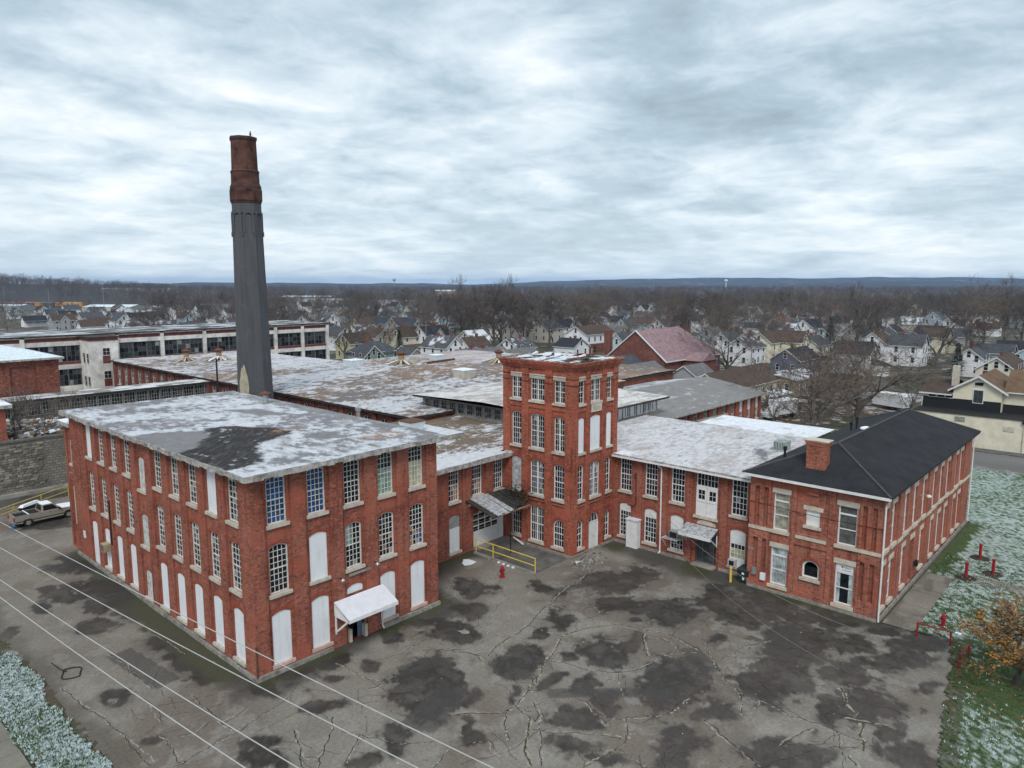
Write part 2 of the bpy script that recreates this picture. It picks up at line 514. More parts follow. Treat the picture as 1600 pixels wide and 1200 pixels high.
# ------------------------------------------------------------------ ground
BLOTCH = [(38.67, 30.68, 0.99, -1.09, 1.37, 1.09), (32.63, 29.22, 1.05, -1.15, 1.39, 1.25), (37.11, 25.37, 1.31, -1.44, 1.69, 1.18), (39.48, 24.89, 0.51, -0.56, 1.09, 0.7), (35.21, 26.98, 0.41, -0.45, 0.47, 0.37), (45.54, 25.41, 1.3, -1.43, 2.05, 1.18), (44.23, 28.63, 1.42, -1.57, 1.22, 0.81), (47.26, 31.53, 1.73, -1.91, 1.87, 1.27), (49.76, 31.0, 1.36, -1.5, 1.51, 0.96), (36.61, 20.51, 1.43, -1.58, 2.72, 1.58), (39.13, 20.65, 0.71, -0.78, 1.21, 0.67), (29.97, 22.78, 0.84, -0.92, 1.05, 0.81), (29.95, 21.48, 0.48, -0.53, 0.55, 0.4), (32.65, 22.0, 0.65, -0.72, 1.17, 0.81), (33.43, 24.03, 0.61, -0.67, 0.84, 0.61), (32.15, 25.75, 0.38, -0.42, 0.81, 0.65), (29.65, 26.84, 0.26, -0.29, 0.73, 0.66), (25.27, 26.15, 0.31, -0.34, 0.58, 0.59), (27.82, 20.76, 0.71, -0.79, 0.72, 0.55), (31.62, 17.17, 0.98, -1.08, 1.78, 1.01), (27.6, 28.38, 0.44, -0.48, 0.81, 0.83), (35.83, 30.03, 0.43, -0.47, 0.61, 0.51), (35.46, 36.39, 0.83, -0.92, 0.97, 0.99), (32.53, 34.51, 0.61, -0.67, 1.12, 1.17), (38.54, 38.89, 0.9, -0.98, 1.0, 1.0), (42.08, 35.5, 0.6, -0.66, 0.68, 0.58), (27.99, 19.23, 0.51, -0.56, 0.36, 0.25), (42.12, 33.62, 0.39, -0.43, 0.48, 0.39), (42.58, 26.74, 0.54, -0.6, 0.45, 0.29), (26.53, 30.83, 1.34, -1.48, 2.27, 2.59), (28.55, 30.9, 0.73, -0.8, 0.89, 0.95), (27.44, 28.22, 0.41, -0.45, 0.69, 0.7), (22.09, 28.58, 0.69, -0.75, 0.78, 0.97), (25.4, 26.15, 0.32, -0.35, 0.6, 0.61), (20.05, 28.08, 0.71, -0.78, 0.38, 0.51), (17.55, 33.53, 0.51, -0.57, 0.35, 0.63), (16.8, 32.04, 0.88, -0.97, 0.45, 0.81), (23.68, 36.22, 0.66, -0.73, 0.37, 0.55), (25.9, 35.46, 0.61, -0.67, 0.47, 0.63), (29.11, 37.58, 0.52, -0.57, 0.86, 1.08), (24.56, 38.41, 0.9, -1.0, 0.46, 0.69), (22.42, 38.72, 1.08, -1.19, 0.46, 0.76), (20.53, 38.1, 0.71, -0.79, 0.55, 0.96), (21.67, 34.07, 0.68, -0.75, 0.46, 0.69), (32.0, 35.08, 1.12, -1.23, 0.94, 1.02), (31.81, 37.37, 0.92, -1.01, 0.64, 0.74), (35.38, 36.48, 0.79, -0.87, 0.92, 0.94), (38.37, 40.45, 0.69, -0.76, 0.87, 0.91), (41.76, 16.12, 1.65, -1.81, 3.22, 1.34), (46.89, 16.93, 1.88, -2.07, 3.07, 1.19), (50.49, 20.85, 2.17, -2.38, 2.87, 1.25), (49.29, 23.72, 1.15, -1.26, 2.34, 1.17), (42.43, 11.13, 1.11, -1.23, 2.22, 0.66), (45.16, 12.69, 1.06, -1.17, 1.94, 0.61), (40.07, 12.47, 0.55, -0.6, 1.27, 0.44), (49.2, 10.74, 1.66, -1.82, 1.31, 0.33), (52.21, 10.52, 1.59, -1.74, 1.45, 0.34), (49.19, 14.16, 0.94, -1.04, 1.38, 0.44), (35.02, 12.4, 1.44, -1.58, 1.14, 0.45), (35.96, 17.23, 0.55, -0.6, 1.29, 0.66), (39.76, 9.14, 0.51, -0.57, 1.18, 0.32), (39.14, 7.84, 0.83, -0.91, 0.85, 0.21), (46.61, 8.87, 0.39, -0.42, 0.78, 0.18), (43.56, 8.58, 0.24, -0.27, 0.51, 0.12), (51.42, 17.3, 1.56, -1.71, 1.29, 0.47), (43.77, 21.43, 0.44, -0.49, 0.84, 0.43), (52.83, 13.18, 1.13, -1.24, 1.02, 0.29), (51.55, 15.67, 0.76, -0.84, 1.01, 0.34), (18.84, 48.7, 1.34, -1.47, 0.94, 2.25), (18.43, 44.68, 1.16, -1.28, 0.74, 1.67), (18.61, 41.67, 1.11, -1.23, 0.6, 1.25), (18.77, 56.47, 1.82, -2.0, 0.67, 1.84), (16.22, 54.39, 0.64, -0.71, 0.43, 1.3), (19.01, 51.34, 1.18, -1.29, 0.56, 1.41), (18.54, 60.91, 1.67, -1.84, 0.62, 1.85), (18.82, 68.16, 1.43, -1.57, 0.59, 1.96), (20.41, 82.09, 2.27, -2.5, 0.53, 1.96), (13.77, 43.68, 0.53, -0.58, 0.22, 0.62), (13.7, 38.09, 0.4, -0.44, 0.2, 0.5), (11.2, 57.0, 0.51, -0.57, 0.34, 1.49), (11.14, 53.05, 0.39, -0.43, 0.2, 0.83), (14.66, 60.36, 0.56, -0.62, 0.3, 1.08), (16.11, 62.31, 1.29, -1.42, 0.4, 1.4), (23.27, 84.24, 1.11, -1.22, 0.35, 1.18), (18.7, 53.73, 0.88, -0.97, 0.43, 1.13)]
CRACK = [(0.07, [(31.62, 30.92), (32.91, 31.31), (34.45, 31.54), (36.66, 31.95), (39.51, 32.59), (42.17, 33.29), (45.45, 33.95), (48.29, 34.32)]), (0.05, [(30.43, 33.38), (31.06, 32.25), (31.38, 31.19), (30.99, 30.23)]), (0.1, [(36.85, 28.89), (34.85, 28.09), (32.92, 27.43), (31.45, 26.49), (30.22, 26.03)]), (0.07, [(36.85, 28.89), (38.38, 28.61), (39.86, 28.09), (40.94, 27.24), (41.24, 25.87), (41.53, 25.15), (42.19, 24.21), (41.91, 22.74), (41.5, 21.13)]), (0.05, [(36.95, 28.97), (36.8, 30.34), (36.45, 31.76)]), (0.05, [(33.9, 27.54), (34.39, 26.49), (34.66, 25.51), (35.13, 24.27), (35.61, 23.48), (36.77, 22.86), (37.81, 22.56), (39.12, 22.67), (40.01, 22.22), (41.19, 21.11)]), (0.05, [(35.61, 23.48), (34.79, 22.65), (33.68, 21.65)]), (0.06, [(41.09, 25.02), (39.43, 23.77), (38.68, 23.16)]), (0.05, [(40.94, 24.78), (41.37, 23.72), (41.06, 22.54), (40.44, 22.12)]), (0.06, [(31.69, 26.84), (30.6, 26.5), (29.49, 25.97), (28.6, 25.61), (27.94, 25.87), (27.23, 25.21), (26.15, 23.95)]), (0.05, [(28.6, 25.61), (28.33, 24.39), (28.21, 23.88), (28.92, 24.14), (29.64, 25.24)]), (0.13, [(28.37, 24.35), (27.03, 23.46), (26.02, 22.71), (25.3, 21.77)]), (0.05, [(28.22, 23.75), (27.25, 22.74), (26.34, 21.91), (25.74, 21.28)]), (0.05, [(27.69, 23.7), (28.05, 22.69), (28.87, 21.68), (29.91, 20.34), (30.21, 19.6)]), (0.04, [(25.56, 28.1), (26.47, 27.23), (27.77, 25.85)]), (0.05, [(31.54, 23.72), (31.67, 23.01), (31.29, 22.33), (31.06, 21.52), (30.66, 20.93), (31.47, 20.81), (32.39, 20.06), (33.23, 19.14), (34.19, 18.87), (36.17, 18.9)]), (0.08, [(31.86, 20.51), (31.1, 19.71), (30.15, 19.32), (29.17, 19.36), (28.04, 19.61), (27.06, 19.83)]), (0.05, [(29.3, 19.22), (29.25, 18.39), (29.2, 17.47)]), (0.04, [(23.98, 25.53), (24.84, 25.15), (25.36, 24.7), (24.88, 23.96), (24.94, 23.23)]), (0.04, [(42.37, 31.1), (41.9, 29.72), (41.03, 28.43)]), (0.05, [(20.65, 31.24), (21.01, 30.22), (21.38, 29.31), (22.05, 28.01), (23.37, 26.72)]), (0.05, [(21.01, 30.22), (20.08, 29.35), (19.21, 28.81)]), (0.07, [(18.97, 33.2), (18.41, 31.97), (18.15, 31.09), (17.59, 30.04)]), (0.07, [(21.1, 32.59), (20.15, 31.48), (19.02, 30.52), (18.47, 30.18), (18.08, 29.5)]), (0.04, [(18.03, 30.74), (18.5, 30.23)]), (0.05, [(24.5, 37.43), (24.67, 35.95), (24.65, 34.6), (25.08, 33.58), (26.13, 33.51)]), (0.05, [(24.03, 33.44), (25.35, 33.15)]), (0.05, [(23.66, 25.8), (22.63, 25.41), (21.95, 25.25)]), (0.05, [(18.68, 35.71), (19.47, 35.88), (20.37, 36.21)]), (0.05, [(29.9, 34.68), (30.4, 33.34), (31.31, 31.42), (30.94, 30.34)]), (0.04, [(25.48, 28.01), (26.72, 26.98), (27.66, 25.88), (28.16, 25.85)]), (0.05, [(42.64, 21.32), (40.95, 19.76), (39.21, 18.04), (38.68, 17.07), (38.52, 16.5), (38.7, 15.8), (38.73, 15.05), (38.23, 13.75), (38.61, 12.57), (38.51, 11.6), (38.41, 10.57), (38.72, 10.03)]), (0.05, [(35.24, 13.16), (36.99, 12.74), (38.15, 12.31)]), (0.05, [(38.94, 17.29), (37.61, 16.28), (36.52, 15.86)]), (0.06, [(34.71, 17.18), (33.96, 15.67), (33.45, 14.26), (32.98, 13.21)]), (0.04, [(43.04, 19.45), (44.71, 18.88), (46.08, 18.36)]), (0.12, [(40.31, 10.58), (39.1, 10.22), (37.79, 9.67)]), (0.04, [(38.76, 11.43), (37.29, 10.62), (36.2, 10.11)]), (0.09, [(36.91, 10.26), (36.25, 9.52)]), (0.14, [(43.12, 12.69), (41.87, 11.84), (40.92, 11.02)]), (0.07, [(40.02, 11.67), (40.52, 10.57), (41.02, 9.48)]), (0.04, [(38.7, 15.8), (38.3, 15.53), (37.59, 15.6)]), (0.04, [(15.19, 46.94), (15.34, 44.84), (15.38, 42.95)]), (0.06, [(16.68, 40.46), (16.58, 38.25), (16.67, 36.58), (16.62, 35.45)]), (0.05, [(18.6, 35.71), (17.22, 35.37), (16.52, 35.26), (15.35, 35.13), (14.08, 34.92), (13.25, 34.81)]), (0.04, [(18.52, 37.08), (17.39, 36.72), (16.59, 36.67)]), (0.04, [(14.42, 37.29), (15.24, 36.97), (16.27, 37.33)]), (0.04, [(14.31, 44.13), (14.65, 42.36), (14.53, 40.18), (14.27, 38.92)]), (0.05, [(11.78, 47.27), (12.05, 43.88), (12.36, 41.32), (12.59, 38.17), (12.71, 35.91)]), (0.05, [(13.77, 38.28), (13.85, 36.78), (13.7, 34.83)]), (0.03, [(18.03, 50.39), (18.53, 47.96), (18.59, 45.69)]), (0.03, [(15.14, 49.48), (15.39, 47.12), (15.42, 44.37)])]
def town_ground(name):
    k = NT(name)
    big = k.noise(0.012, 6.0, 0.6)
    med = k.noise(0.09, 5.0, 0.65)
    fine = k.noise(1.1, 4.0, 0.7)
    c = k.ramp(med, (0.30, (0.050, 0.047, 0.042)), (0.44, (0.085, 0.080, 0.05)), (0.55, (0.10, 0.082, 0.058)), (0.70, (0.12, 0.118, 0.112)))
    sn = k.mix(1.0, k.ramp(big, (0.40, 0.15), (0.62, 1.0)), k.ramp(k.noise(0.16, 7.0, 0.68), (0.54, 0.0), (0.64, 0.8)), 'MULTIPLY')
    c = k.mix(sn, c, (0.62, 0.65, 0.68))
    c = k.mix(1.0, c, k.ramp(fine, (0.3, 0.7), (0.7, 1.2)), 'MULTIPLY')
    k.l(c, k.b.inputs['Base Color'])
    k.b.inputs['Roughness'].default_value = 0.95
    k.b.inputs['Specular IOR Level'].default_value = 0.1
    return k.mat
GROUND = town_ground('winter_ground')
mb = MB()
rad = [0, 60, 150, 300, 600, 1200, 2500, 5000, 9000]
for a, b in zip(rad[:-1], rad[1:]):
    for i in range(48):
        t0, t1 = 2 * math.pi * i / 48, 2 * math.pi * (i + 1) / 48
        P = [(r * math.cos(t), r * math.sin(t), -0.02) for r, t in ((a, t0), (b, t0), (b, t1), (a, t1))]
        mb.poly(P if a > 0 else [P[0], P[1], P[2]], GROUND)
tag(mb.build('ground'), kind='structure')

def blotch_field(X, Y):
    """how strongly each spot of the yard is covered by dark sealed or wet asphalt"""
    nx = X + (fbm(X * 0.55, Y * 0.55, 4) - 0.5) * 2.6
    ny = Y + (fbm(X * 0.55 + 40, Y * 0.55 + 9, 4) - 0.5) * 2.6
    best = np.full_like(X, 9.0)
    for cx, cy, ax, ay, bx, by in BLOTCH:
        det = ax * by - ay * bx
        if abs(det) < 1e-4:
            continue
        dx, dy = nx - cx, ny - cy
        s, t = (dx * by - dy * bx) / det, (ax * dy - ay * dx) / det
        best = np.minimum(best, np.sqrt(s * s + t * t))
    return best
LOTP = np.array([(11.2, 30.0), (11.3, 55.5), (9.0, 62.0), (2.0, 70.0), (2.0, 96.0), (50.0, 96.0), (56.0, 46.0), (56.0, 12.6), (53.9, 12.3), (54.3, 10.8), (54.6, 9.3), (50.4, 8.35), (45.0, 7.6), (38.9, 6.6), (33.0, 5.4), (10.9, 5.0)])
def in_poly(x, y, P):
    c = np.zeros(x.shape, bool)
    j = len(P) - 1
    for i in range(len(P)):
        xi, yi, xj, yj = P[i][0], P[i][1], P[j][0], P[j][1]
        c ^= ((yi > y) != (yj > y)) & (x < (xj - xi) * (y - yi) / (yj - yi + 1e-9) + xi)
        j = i
    return c
def lot_mask(x, y):
    wob = (fbm(x * 1.9, y * 1.9, 3) - 0.5) * 0.7
    m = in_poly(x + wob, y + wob, LOTP)
    return m & ~((x > 20.6) & (x < 34.2) & (y > 39.6) & (y < 70)) & ~((x > 34) & (y > 60) & (x > 36)) & ~((x > 49.4) & (y > 38))
def lot_col(X, Y):
    g = fbm(X * 0.35, Y * 0.35, 5, 0.6)
    f = fbm(X * 2.7, Y * 2.7, 4, 0.6)
    base = np.ones(X.shape + (3,)) * np.array([0.222, 0.200, 0.170])
    base = base * (0.72 + 0.5 * g)[..., None]
    base = mixc3(base, [0.225, 0.207, 0.182], sstep(0.56, 0.75, f) * 0.5)
    warm = fbm(X * 0.16 + 3, Y * 0.16 + 8, 3)
    base = mixc3(base, [0.138, 0.108, 0.088], sstep(0.5, 0.68, warm) * 0.65)
    b = blotch_field(X, Y)
    h2 = fbm(X * 1.3 + 70, Y * 1.3, 5, 0.65)
    dk = (1 - sstep(0.84, 1.04, b * 0.94 + (f - 0.5) * 0.5 + (h2 - 0.5) * 0.9)) * (0.82 + 0.18 * sstep(0.35, 0.6, h2))
    dark = np.ones(X.shape + (3,)) * np.array([0.027, 0.0245, 0.022])
    dark = mixc3(dark, [0.050, 0.040, 0.036], sstep(0.45, 0.62, fbm(X * 0.22 + 30, Y * 0.22, 3)))
    dark = dark * (0.6 + 0.9 * f)[..., None]
    dark = mixc3(dark, [0.085, 0.076, 0.066], sstep(0.55, 0.75, h2) * 0.5)
    out = base * (1 - (dk * 0.95)[..., None]) + dark * (dk * 0.95)[..., None]
    # damp halo round the dark patches, pale worn rims between them, squarish tar repairs
    halo = (1 - sstep(1.0, 1.4, b * 0.94 + (h2 - 0.5) * 0.8)) * (1 - dk)
    out = mixc3(out, [0.090, 0.080, 0.069], halo * 0.4)
    worn = sstep(0.54, 0.66, fbm(X * 0.8 + 12, Y * 0.8 + 33, 5, 0.65)) * (1 - dk)
    out = mixc3(out, [0.28, 0.262, 0.235], worn * 0.5)
    for (px, py, pw, ph, pa) in ((25.5, 29.0, 2.2, 1.1, 0.3), (40.5, 20.5, 1.6, 0.7, 1.0), (46.5, 17.5, 2.6, 0.9, 0.2), (16.0, 46.0, 0.8, 3.2, 0.1), (33.5, 22.5, 0.5, 3.8, 0.75), (28.0, 33.2, 1.5, 0.6, -0.3), (44.8, 33.0, 0.45, 3.5, 1.2)):
        ca, sa = math.cos(pa), math.sin(pa)
        u, v = (X - px) * ca + (Y - py) * sa, -(X - px) * sa + (Y - py) * ca
        r = np.maximum(np.abs(u) / pw, np.abs(v) / ph) + (f - 0.5) * 0.12
        out = mixc3(out, [0.060, 0.057, 0.053], (1 - sstep(0.96, 1.02, r)) * 0.65)
    # ground darkens towards the walls, with moss where they meet the paving
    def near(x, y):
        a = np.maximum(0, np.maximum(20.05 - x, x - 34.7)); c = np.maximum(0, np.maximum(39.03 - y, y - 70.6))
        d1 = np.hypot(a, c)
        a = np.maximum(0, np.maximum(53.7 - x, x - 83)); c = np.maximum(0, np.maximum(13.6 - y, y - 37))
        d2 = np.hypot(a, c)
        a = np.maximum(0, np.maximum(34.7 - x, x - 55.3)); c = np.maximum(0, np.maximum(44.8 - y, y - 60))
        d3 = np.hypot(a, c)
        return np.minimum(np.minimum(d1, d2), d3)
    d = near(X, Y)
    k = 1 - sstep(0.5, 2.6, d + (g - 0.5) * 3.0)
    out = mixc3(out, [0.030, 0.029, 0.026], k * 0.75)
    moss = (1 - sstep(0.25, 1.3, d + (f - 0.5) * 1.6)) * sstep(0.42, 0.6, fbm(X * 0.5 + 9, Y * 0.5, 3))
    out = mixc3(out, [0.060, 0.066, 0.026], moss * 0.8)
    strip = (1 - sstep(0.6, 1.5, np.abs(X - 19.2) + (f - 0.5) * 1.5)) * sstep(39.5, 41, Y) * (1 - sstep(53, 60, Y))
    out = mixc3(out, [0.075, 0.073, 0.042], strip * 0.85)
    edge = 1 - sstep(0.2, 1.4, np.minimum(np.abs(X - 11.2), 9) + (g - 0.5) * 2.5)
    out = mixc3(out, [0.12, 0.105, 0.085], edge * 0.8 * (Y > 30))
    return out
lot = sheet('asphalt_yard', 2.0, 56.5, 4.5, 96.0, 0.14, 0.004, lot_col, WEAR_ASPHALT, mask=lot_mask, kind='structure')
CRACKM = plain('crack_grit', (0.030, 0.028, 0.022), 0.95, 0.3, 3.0)
CRACK_MOSS = plain('crack_moss', (0.085, 0.075, 0.035), 0.95, 0.35, 2.0)
CRACK_PALE = plain('crack_edge', (0.30, 0.275, 0.235), 0.95, 0.3, 3.0)
mb = MB()
def ribbon(mb, pts, w, mat, z, skip=0.07):
    fine = []
    for (a, b) in zip(pts[:-1], pts[1:]):
        n = max(2, int(math.hypot(b[0] - a[0], b[1] - a[1]) / 0.16))
        for i in range(n):
            t = i / n
            fine.append([a[0] + (b[0] - a[0]) * t, a[1] + (b[1] - a[1]) * t])
    fine.append(list(pts[-1]))
    off = 0.0
    P = np.array(fine)
    for i in range(len(P)):
        off = off * 0.85 + random.uniform(-0.075, 0.075)
        d = P[min(i + 1, len(P) - 1)] - P[max(i - 1, 0)]
        d = d / (np.hypot(*d) + 1e-9)
        fine[i] = [P[i][0] - d[1] * off, P[i][1] + d[0] * off, d[0], d[1]]
    for a, b in zip(fine[:-1], fine[1:]):
        if random.random() < skip:
            continue
        wa = w * random.uniform(0.35, 1.0) / 2
        wb = w * random.uniform(0.35, 1.0) / 2
        mb.poly([(a[0] - a[3] * wa, a[1] + a[2] * wa, z), (a[0] + a[3] * wa, a[1] - a[2] * wa, z), (b[0] + b[3] * wb, b[1] - b[2] * wb, z), (b[0] - b[3] * wb, b[1] + b[2] * wb, z)], mat)
for w, pts in CRACK:
    ribbon(mb, pts, w * 2.3, CRACK_PALE, 0.006, 0.28)
    ribbon(mb, pts, w * 1.2, CRACK_MOSS if w > 0.075 else CRACKM, 0.009)
for i in range(190):                                   # hairline cracks running off on their own
    x, y = random.uniform(13, 53), random.uniform(8, 42)
    if 20 < x < 35 and y > 38:
        continue
    a = random.uniform(0, 6.28)
    pts = [(x, y)]
    for j in range(random.randint(2, 6)):
        a += random.uniform(-0.7, 0.7)
        x, y = x + math.cos(a) * 0.8, y + math.sin(a) * 0.8
        pts.append((x, y))
    if all(12 < p[0] < 52.8 and p[1] > 8.2 and not (19.8 < p[0] < 35 and p[1] > 38.8) for p in pts):
        ribbon(mb, pts, 0.035, CRACKM, 0.012)
tag(mb.build('crack', lot), kind='stuff')

# lawn to the right of the offices and the verge on the left, both half under snow
def lawn_col(X, Y):
    g = fbm(X * 0.28, Y * 0.28, 5, 0.6)
    f = fbm(X * 4.6, Y * 4.6, 4, 0.75)
    h = vnoise(X * 9, Y * 9)
    out = np.ones(X.shape + (3,)) * np.array([0.068, 0.100, 0.040])
    out = out * (0.6 + 0.9 * f)[..., None]
    cover = 0.64 + (g - 0.5) * 0.55 + (f - 0.5) * 1.5 + (h - 0.5) * 0.7
    # shelter of the oak keeps the ground below it clear, and so does the house wall
    cover = cover - 0.55 * (1 - sstep(2.2, 6.0, np.hypot((X - 51.0), (Y - 4.6)))) - 0.16 * (1 - sstep(46, 60, X))
    cover = cover - 0.9 * (1 - sstep(0.3, 1.2, np.abs(Y - 12.9) + (g - .5))) * (X > 66.8) * (1 - sstep(80, 85, X))
    cover = cover + 0.08 * sstep(60, 75, X) - 0.12 * sstep(86, 104, X)
    out = mixc3(out, [0.44, 0.52, 0.50], sstep(0.42, 0.86, cover) * 0.86)
    rim = in_poly(X - 0.15 + (f - .5) * .9, Y + 0.85 + (g - .5) * 1.2, LOTP).astype(float)
    out = mixc3(out, [0.085, 0.070, 0.048], rim * 0.75 * sstep(0.3, 0.55, f))
    leaf = sstep(0.78, 0.88, vnoise(X * 6.3 + 5, Y * 6.3)) * (1 - sstep(4, 9, np.hypot(X - 51, Y - 4.6)))
    return mixc3(out, [0.20, 0.09, 0.03], leaf * 0.8)
def lawn_mask(x, y):
    wob = (fbm(x * 1.9, y * 1.9, 3) - 0.5) * 0.7
    return ~in_poly(x + wob * 0.9, y + wob * 0.9, LOTP) & ~((y > 13.3) & (x < 83.6)) & ~((x > 53.6) & (x < 66.2) & (y > 11.2) & (y < 13.5))
lawn = sheet('lawn', 32.0, 109.0, -14.0, 30.0, 0.22, lambda X, Y: 0.03 + 0.06 * fbm(X * 1.6, Y * 1.6, 3), lawn_col, WEAR_GRASS, mask=lawn_mask, kind='structure')
def verge_col(X, Y):
    f = fbm(X * 3.3, Y * 3.3, 4, 0.7); g = fbm(X * 0.4, Y * 0.4, 4)
    out = np.ones(X.shape + (3,)) * np.array([0.055, 0.085, 0.03])
    return mixc3(out * (0.6 + 0.9 * f)[..., None], [0.48, 0.57, 0.60], sstep(0.36, 0.70, 0.60 + (g - .5) * 1.1 + (f - .5) * 1.3))
def verge_mask(x, y):
    wob = (fbm(x * 0.8, y * 0.8, 3) - 0.5) * 1.3
    return (x + wob < 11.1 - 0.03 * np.maximum(0, y - 48) ** 1.5) & (x + wob * 0.3 > 8.5)
verge = sheet('grass_verge', 7.8, 12.2, 30.0, 62.0, 0.12, lambda X, Y: 0.03 + 0.06 * fbm(X * 1.6, Y * 1.6, 3), verge_col, WEAR_GRASS, mask=verge_mask, kind='structure')

# stiff blades and frosted tufts standing out of both lawns
BLADE_G = plain('grass_blade', (0.060, 0.095, 0.03), 0.9, 0.3, 4.0)
BLADE_W = plain('frosted_blade', (0.44, 0.52, 0.51), 0.9, 0.12, 4.0)
def tufts(name, n, area, ok, colf):
    mb = MB()
    i = 0
    while i < n:
        x, y = random.uniform(area[0], area[1]), random.uniform(area[2], area[3])
        if not ok(x, y):
            continue
        i += 1
        m = BLADE_W if random.random() < colf(x, y) else BLADE_G
        for j in range(3):
            a = random.uniform(0, 6.28)
            h, w, ln = random.uniform(0.06, 0.13), random.uniform(0.03, 0.06), random.uniform(0.04, 0.16)
            px, py = x + random.uniform(-.08, .08), y + random.uniform(-.08, .08)
            mb.poly([(px - math.sin(a) * w, py + math.cos(a) * w, 0.03), (px + math.sin(a) * w, py - math.cos(a) * w, 0.03), (px + math.cos(a) * ln, py + math.sin(a) * ln, 0.04 + h)], m)
    return mb
one = lambda fn: (lambda x, y: bool(fn(np.array([x]), np.array([y]))[0]))
def snowy(x, y):
    v = lawn_col(np.array([x]), np.array([y]))[0]
    return 0.12 if v[2] < 0.2 else 0.72
lm, vm = one(lawn_mask), one(verge_mask)
tag(tufts('t', 9000, (38, 72, -4, 13), lm, snowy).build('grass_blades'), 'frost-tipped grass blades of the snowy lawn beside the offices', 'grass', kind='stuff')
tag(tufts('t', 5500, (8.0, 12.0, 36, 60), vm, lambda x, y: 0.62).build('verge_blades'), 'snow-crusted grass blades of the verge by the left pavement', 'grass', kind='stuff')

def walk_col(X, Y):
    g = fbm(X * 0.6, Y * 0.6, 4); f = fbm(X * 3, Y * 3, 4)
    out = np.ones(X.shape + (3,)) * np.array([0.24, 0.22, 0.185]) * (0.65 + 0.6 * g)[..., None]
    out = mixc3(out, [0.12, 0.105, 0.088], sstep(0.5, 0.62, fbm(X * 0.35 + 7, Y * 1.2, 4)) * 0.7)
    j = np.minimum(np.abs(((X - 53.7) / 1.55) % 1.0), 1 - np.abs(((X - 53.7) / 1.55) % 1.0)) * 1.55
    return mixc3(out, [0.10, 0.095, 0.08], (1 - sstep(0.02, 0.07, j)) * 0.7)
CONC_W = wear_mat('walk_concrete', (0.8, 0.95), 6.0, 0.15, 0.25, 0.2, 25.0)
def slab_row(name, xs, ys, z, colf):
    first = None
    for i in range(len(xs) - 1):
        for j in range(len(ys) - 1):
            first_ = sheet('paving_slab', xs[i] + 0.012, xs[i + 1] - 0.012, ys[j] + 0.012, ys[j + 1] - 0.012, 0.12, z + random.uniform(-.008, .008), colf, CONC_W, first)
            if first is None:
                first = first_
                first.name = name
                first['kind'] = 'structure'
                ORG[first.name] = Vector((0, 0, 0))
    return first
slab_row('concrete_walk', [53.85, 55.9, 58.0, 60.1, 62.2, 64.3, 66.3], [11.3, 13.35], 0.05, walk_col)
slab_row('footpath', [66.0, 68.0], [-6, -4, -2, 0, 2, 4, 6, 8, 10, 11.28], 0.075, walk_col)
def pave_col(X, Y):
    g = fbm(X * 0.5, Y * 0.5, 4)
    return np.ones(X.shape + (3,)) * np.array([0.21, 0.20, 0.165]) * (0.75 + 0.45 * g)[..., None]
slab_row('pavement', [3.5, 6.0, 8.45], [34 + 1.6 * i for i in range(14)], 0.055, pave_col)
def road_col(X, Y):
    g = fbm(X * 0.3, Y * 0.08, 4); f = fbm(X * 3, Y * 3, 3)
    out = np.ones(X.shape + (3,)) * np.array([0.16, 0.155, 0.15]) * (0.75 + 0.5 * g)[..., None]
    out = mixc3(out, [0.55, 0.56, 0.57], sstep(0.58, 0.66, f) * (1 - sstep(0.0, 1.6, np.minimum(np.abs(X - 109.6), np.abs(X - 121.2)))) * 0.7)
    return out
sheet('side_road', 109.4, 120.2, -30.0, 95.0, 0.5, 0.004, road_col, WEAR_ASPHALT, kind='structure')
mb = MB(); mb.box(109.1, 109.35, -30, 95, -0.02, 0.12, CONC); mb.box(120.25, 122.5, -30, 27, -0.02, 0.13, CONC_DK)
tag(mb.build('kerb'), kind='structure')
# the leaf-strewn yard behind the complex
def yard_col(X, Y):
    g = fbm(X * 0.12, Y * 0.12, 5); f = fbm(X * 1.1, Y * 1.1, 4)
    out = np.ones(X.shape + (3,)) * np.array([0.105, 0.085, 0.058])
    out = mixc3(out, [0.16, 0.085, 0.05], sstep(0.45, 0.6, g) * 0.8)
    out = mixc3(out, [0.07, 0.075, 0.035], sstep(0.5, 0.62, fbm(X * 0.1 + 5, Y * 0.1 + 50, 4)) * 0.7)
    out = mixc3(out, [0.12, 0.12, 0.12], sstep(0.55, 0.62, fbm(X * 0.06 + 15, Y * 0.06 + 5, 3)) * 0.8)
    out = mixc3(out, [0.58, 0.61, 0.64], sstep(0.58, 0.70, f + (g - .5) * .6) * 0.6)
    return out * (0.7 + 0.6 * f)[..., None]
sheet('back_yard', 83.8, 175.0, 26.0, 84.0, 0.5, lambda X, Y: np.where((X > 108.9) & (X < 122.6), -0.012, 0.0) + 0.0 * Y, yard_col, WEAR_GRASS, kind='structure')
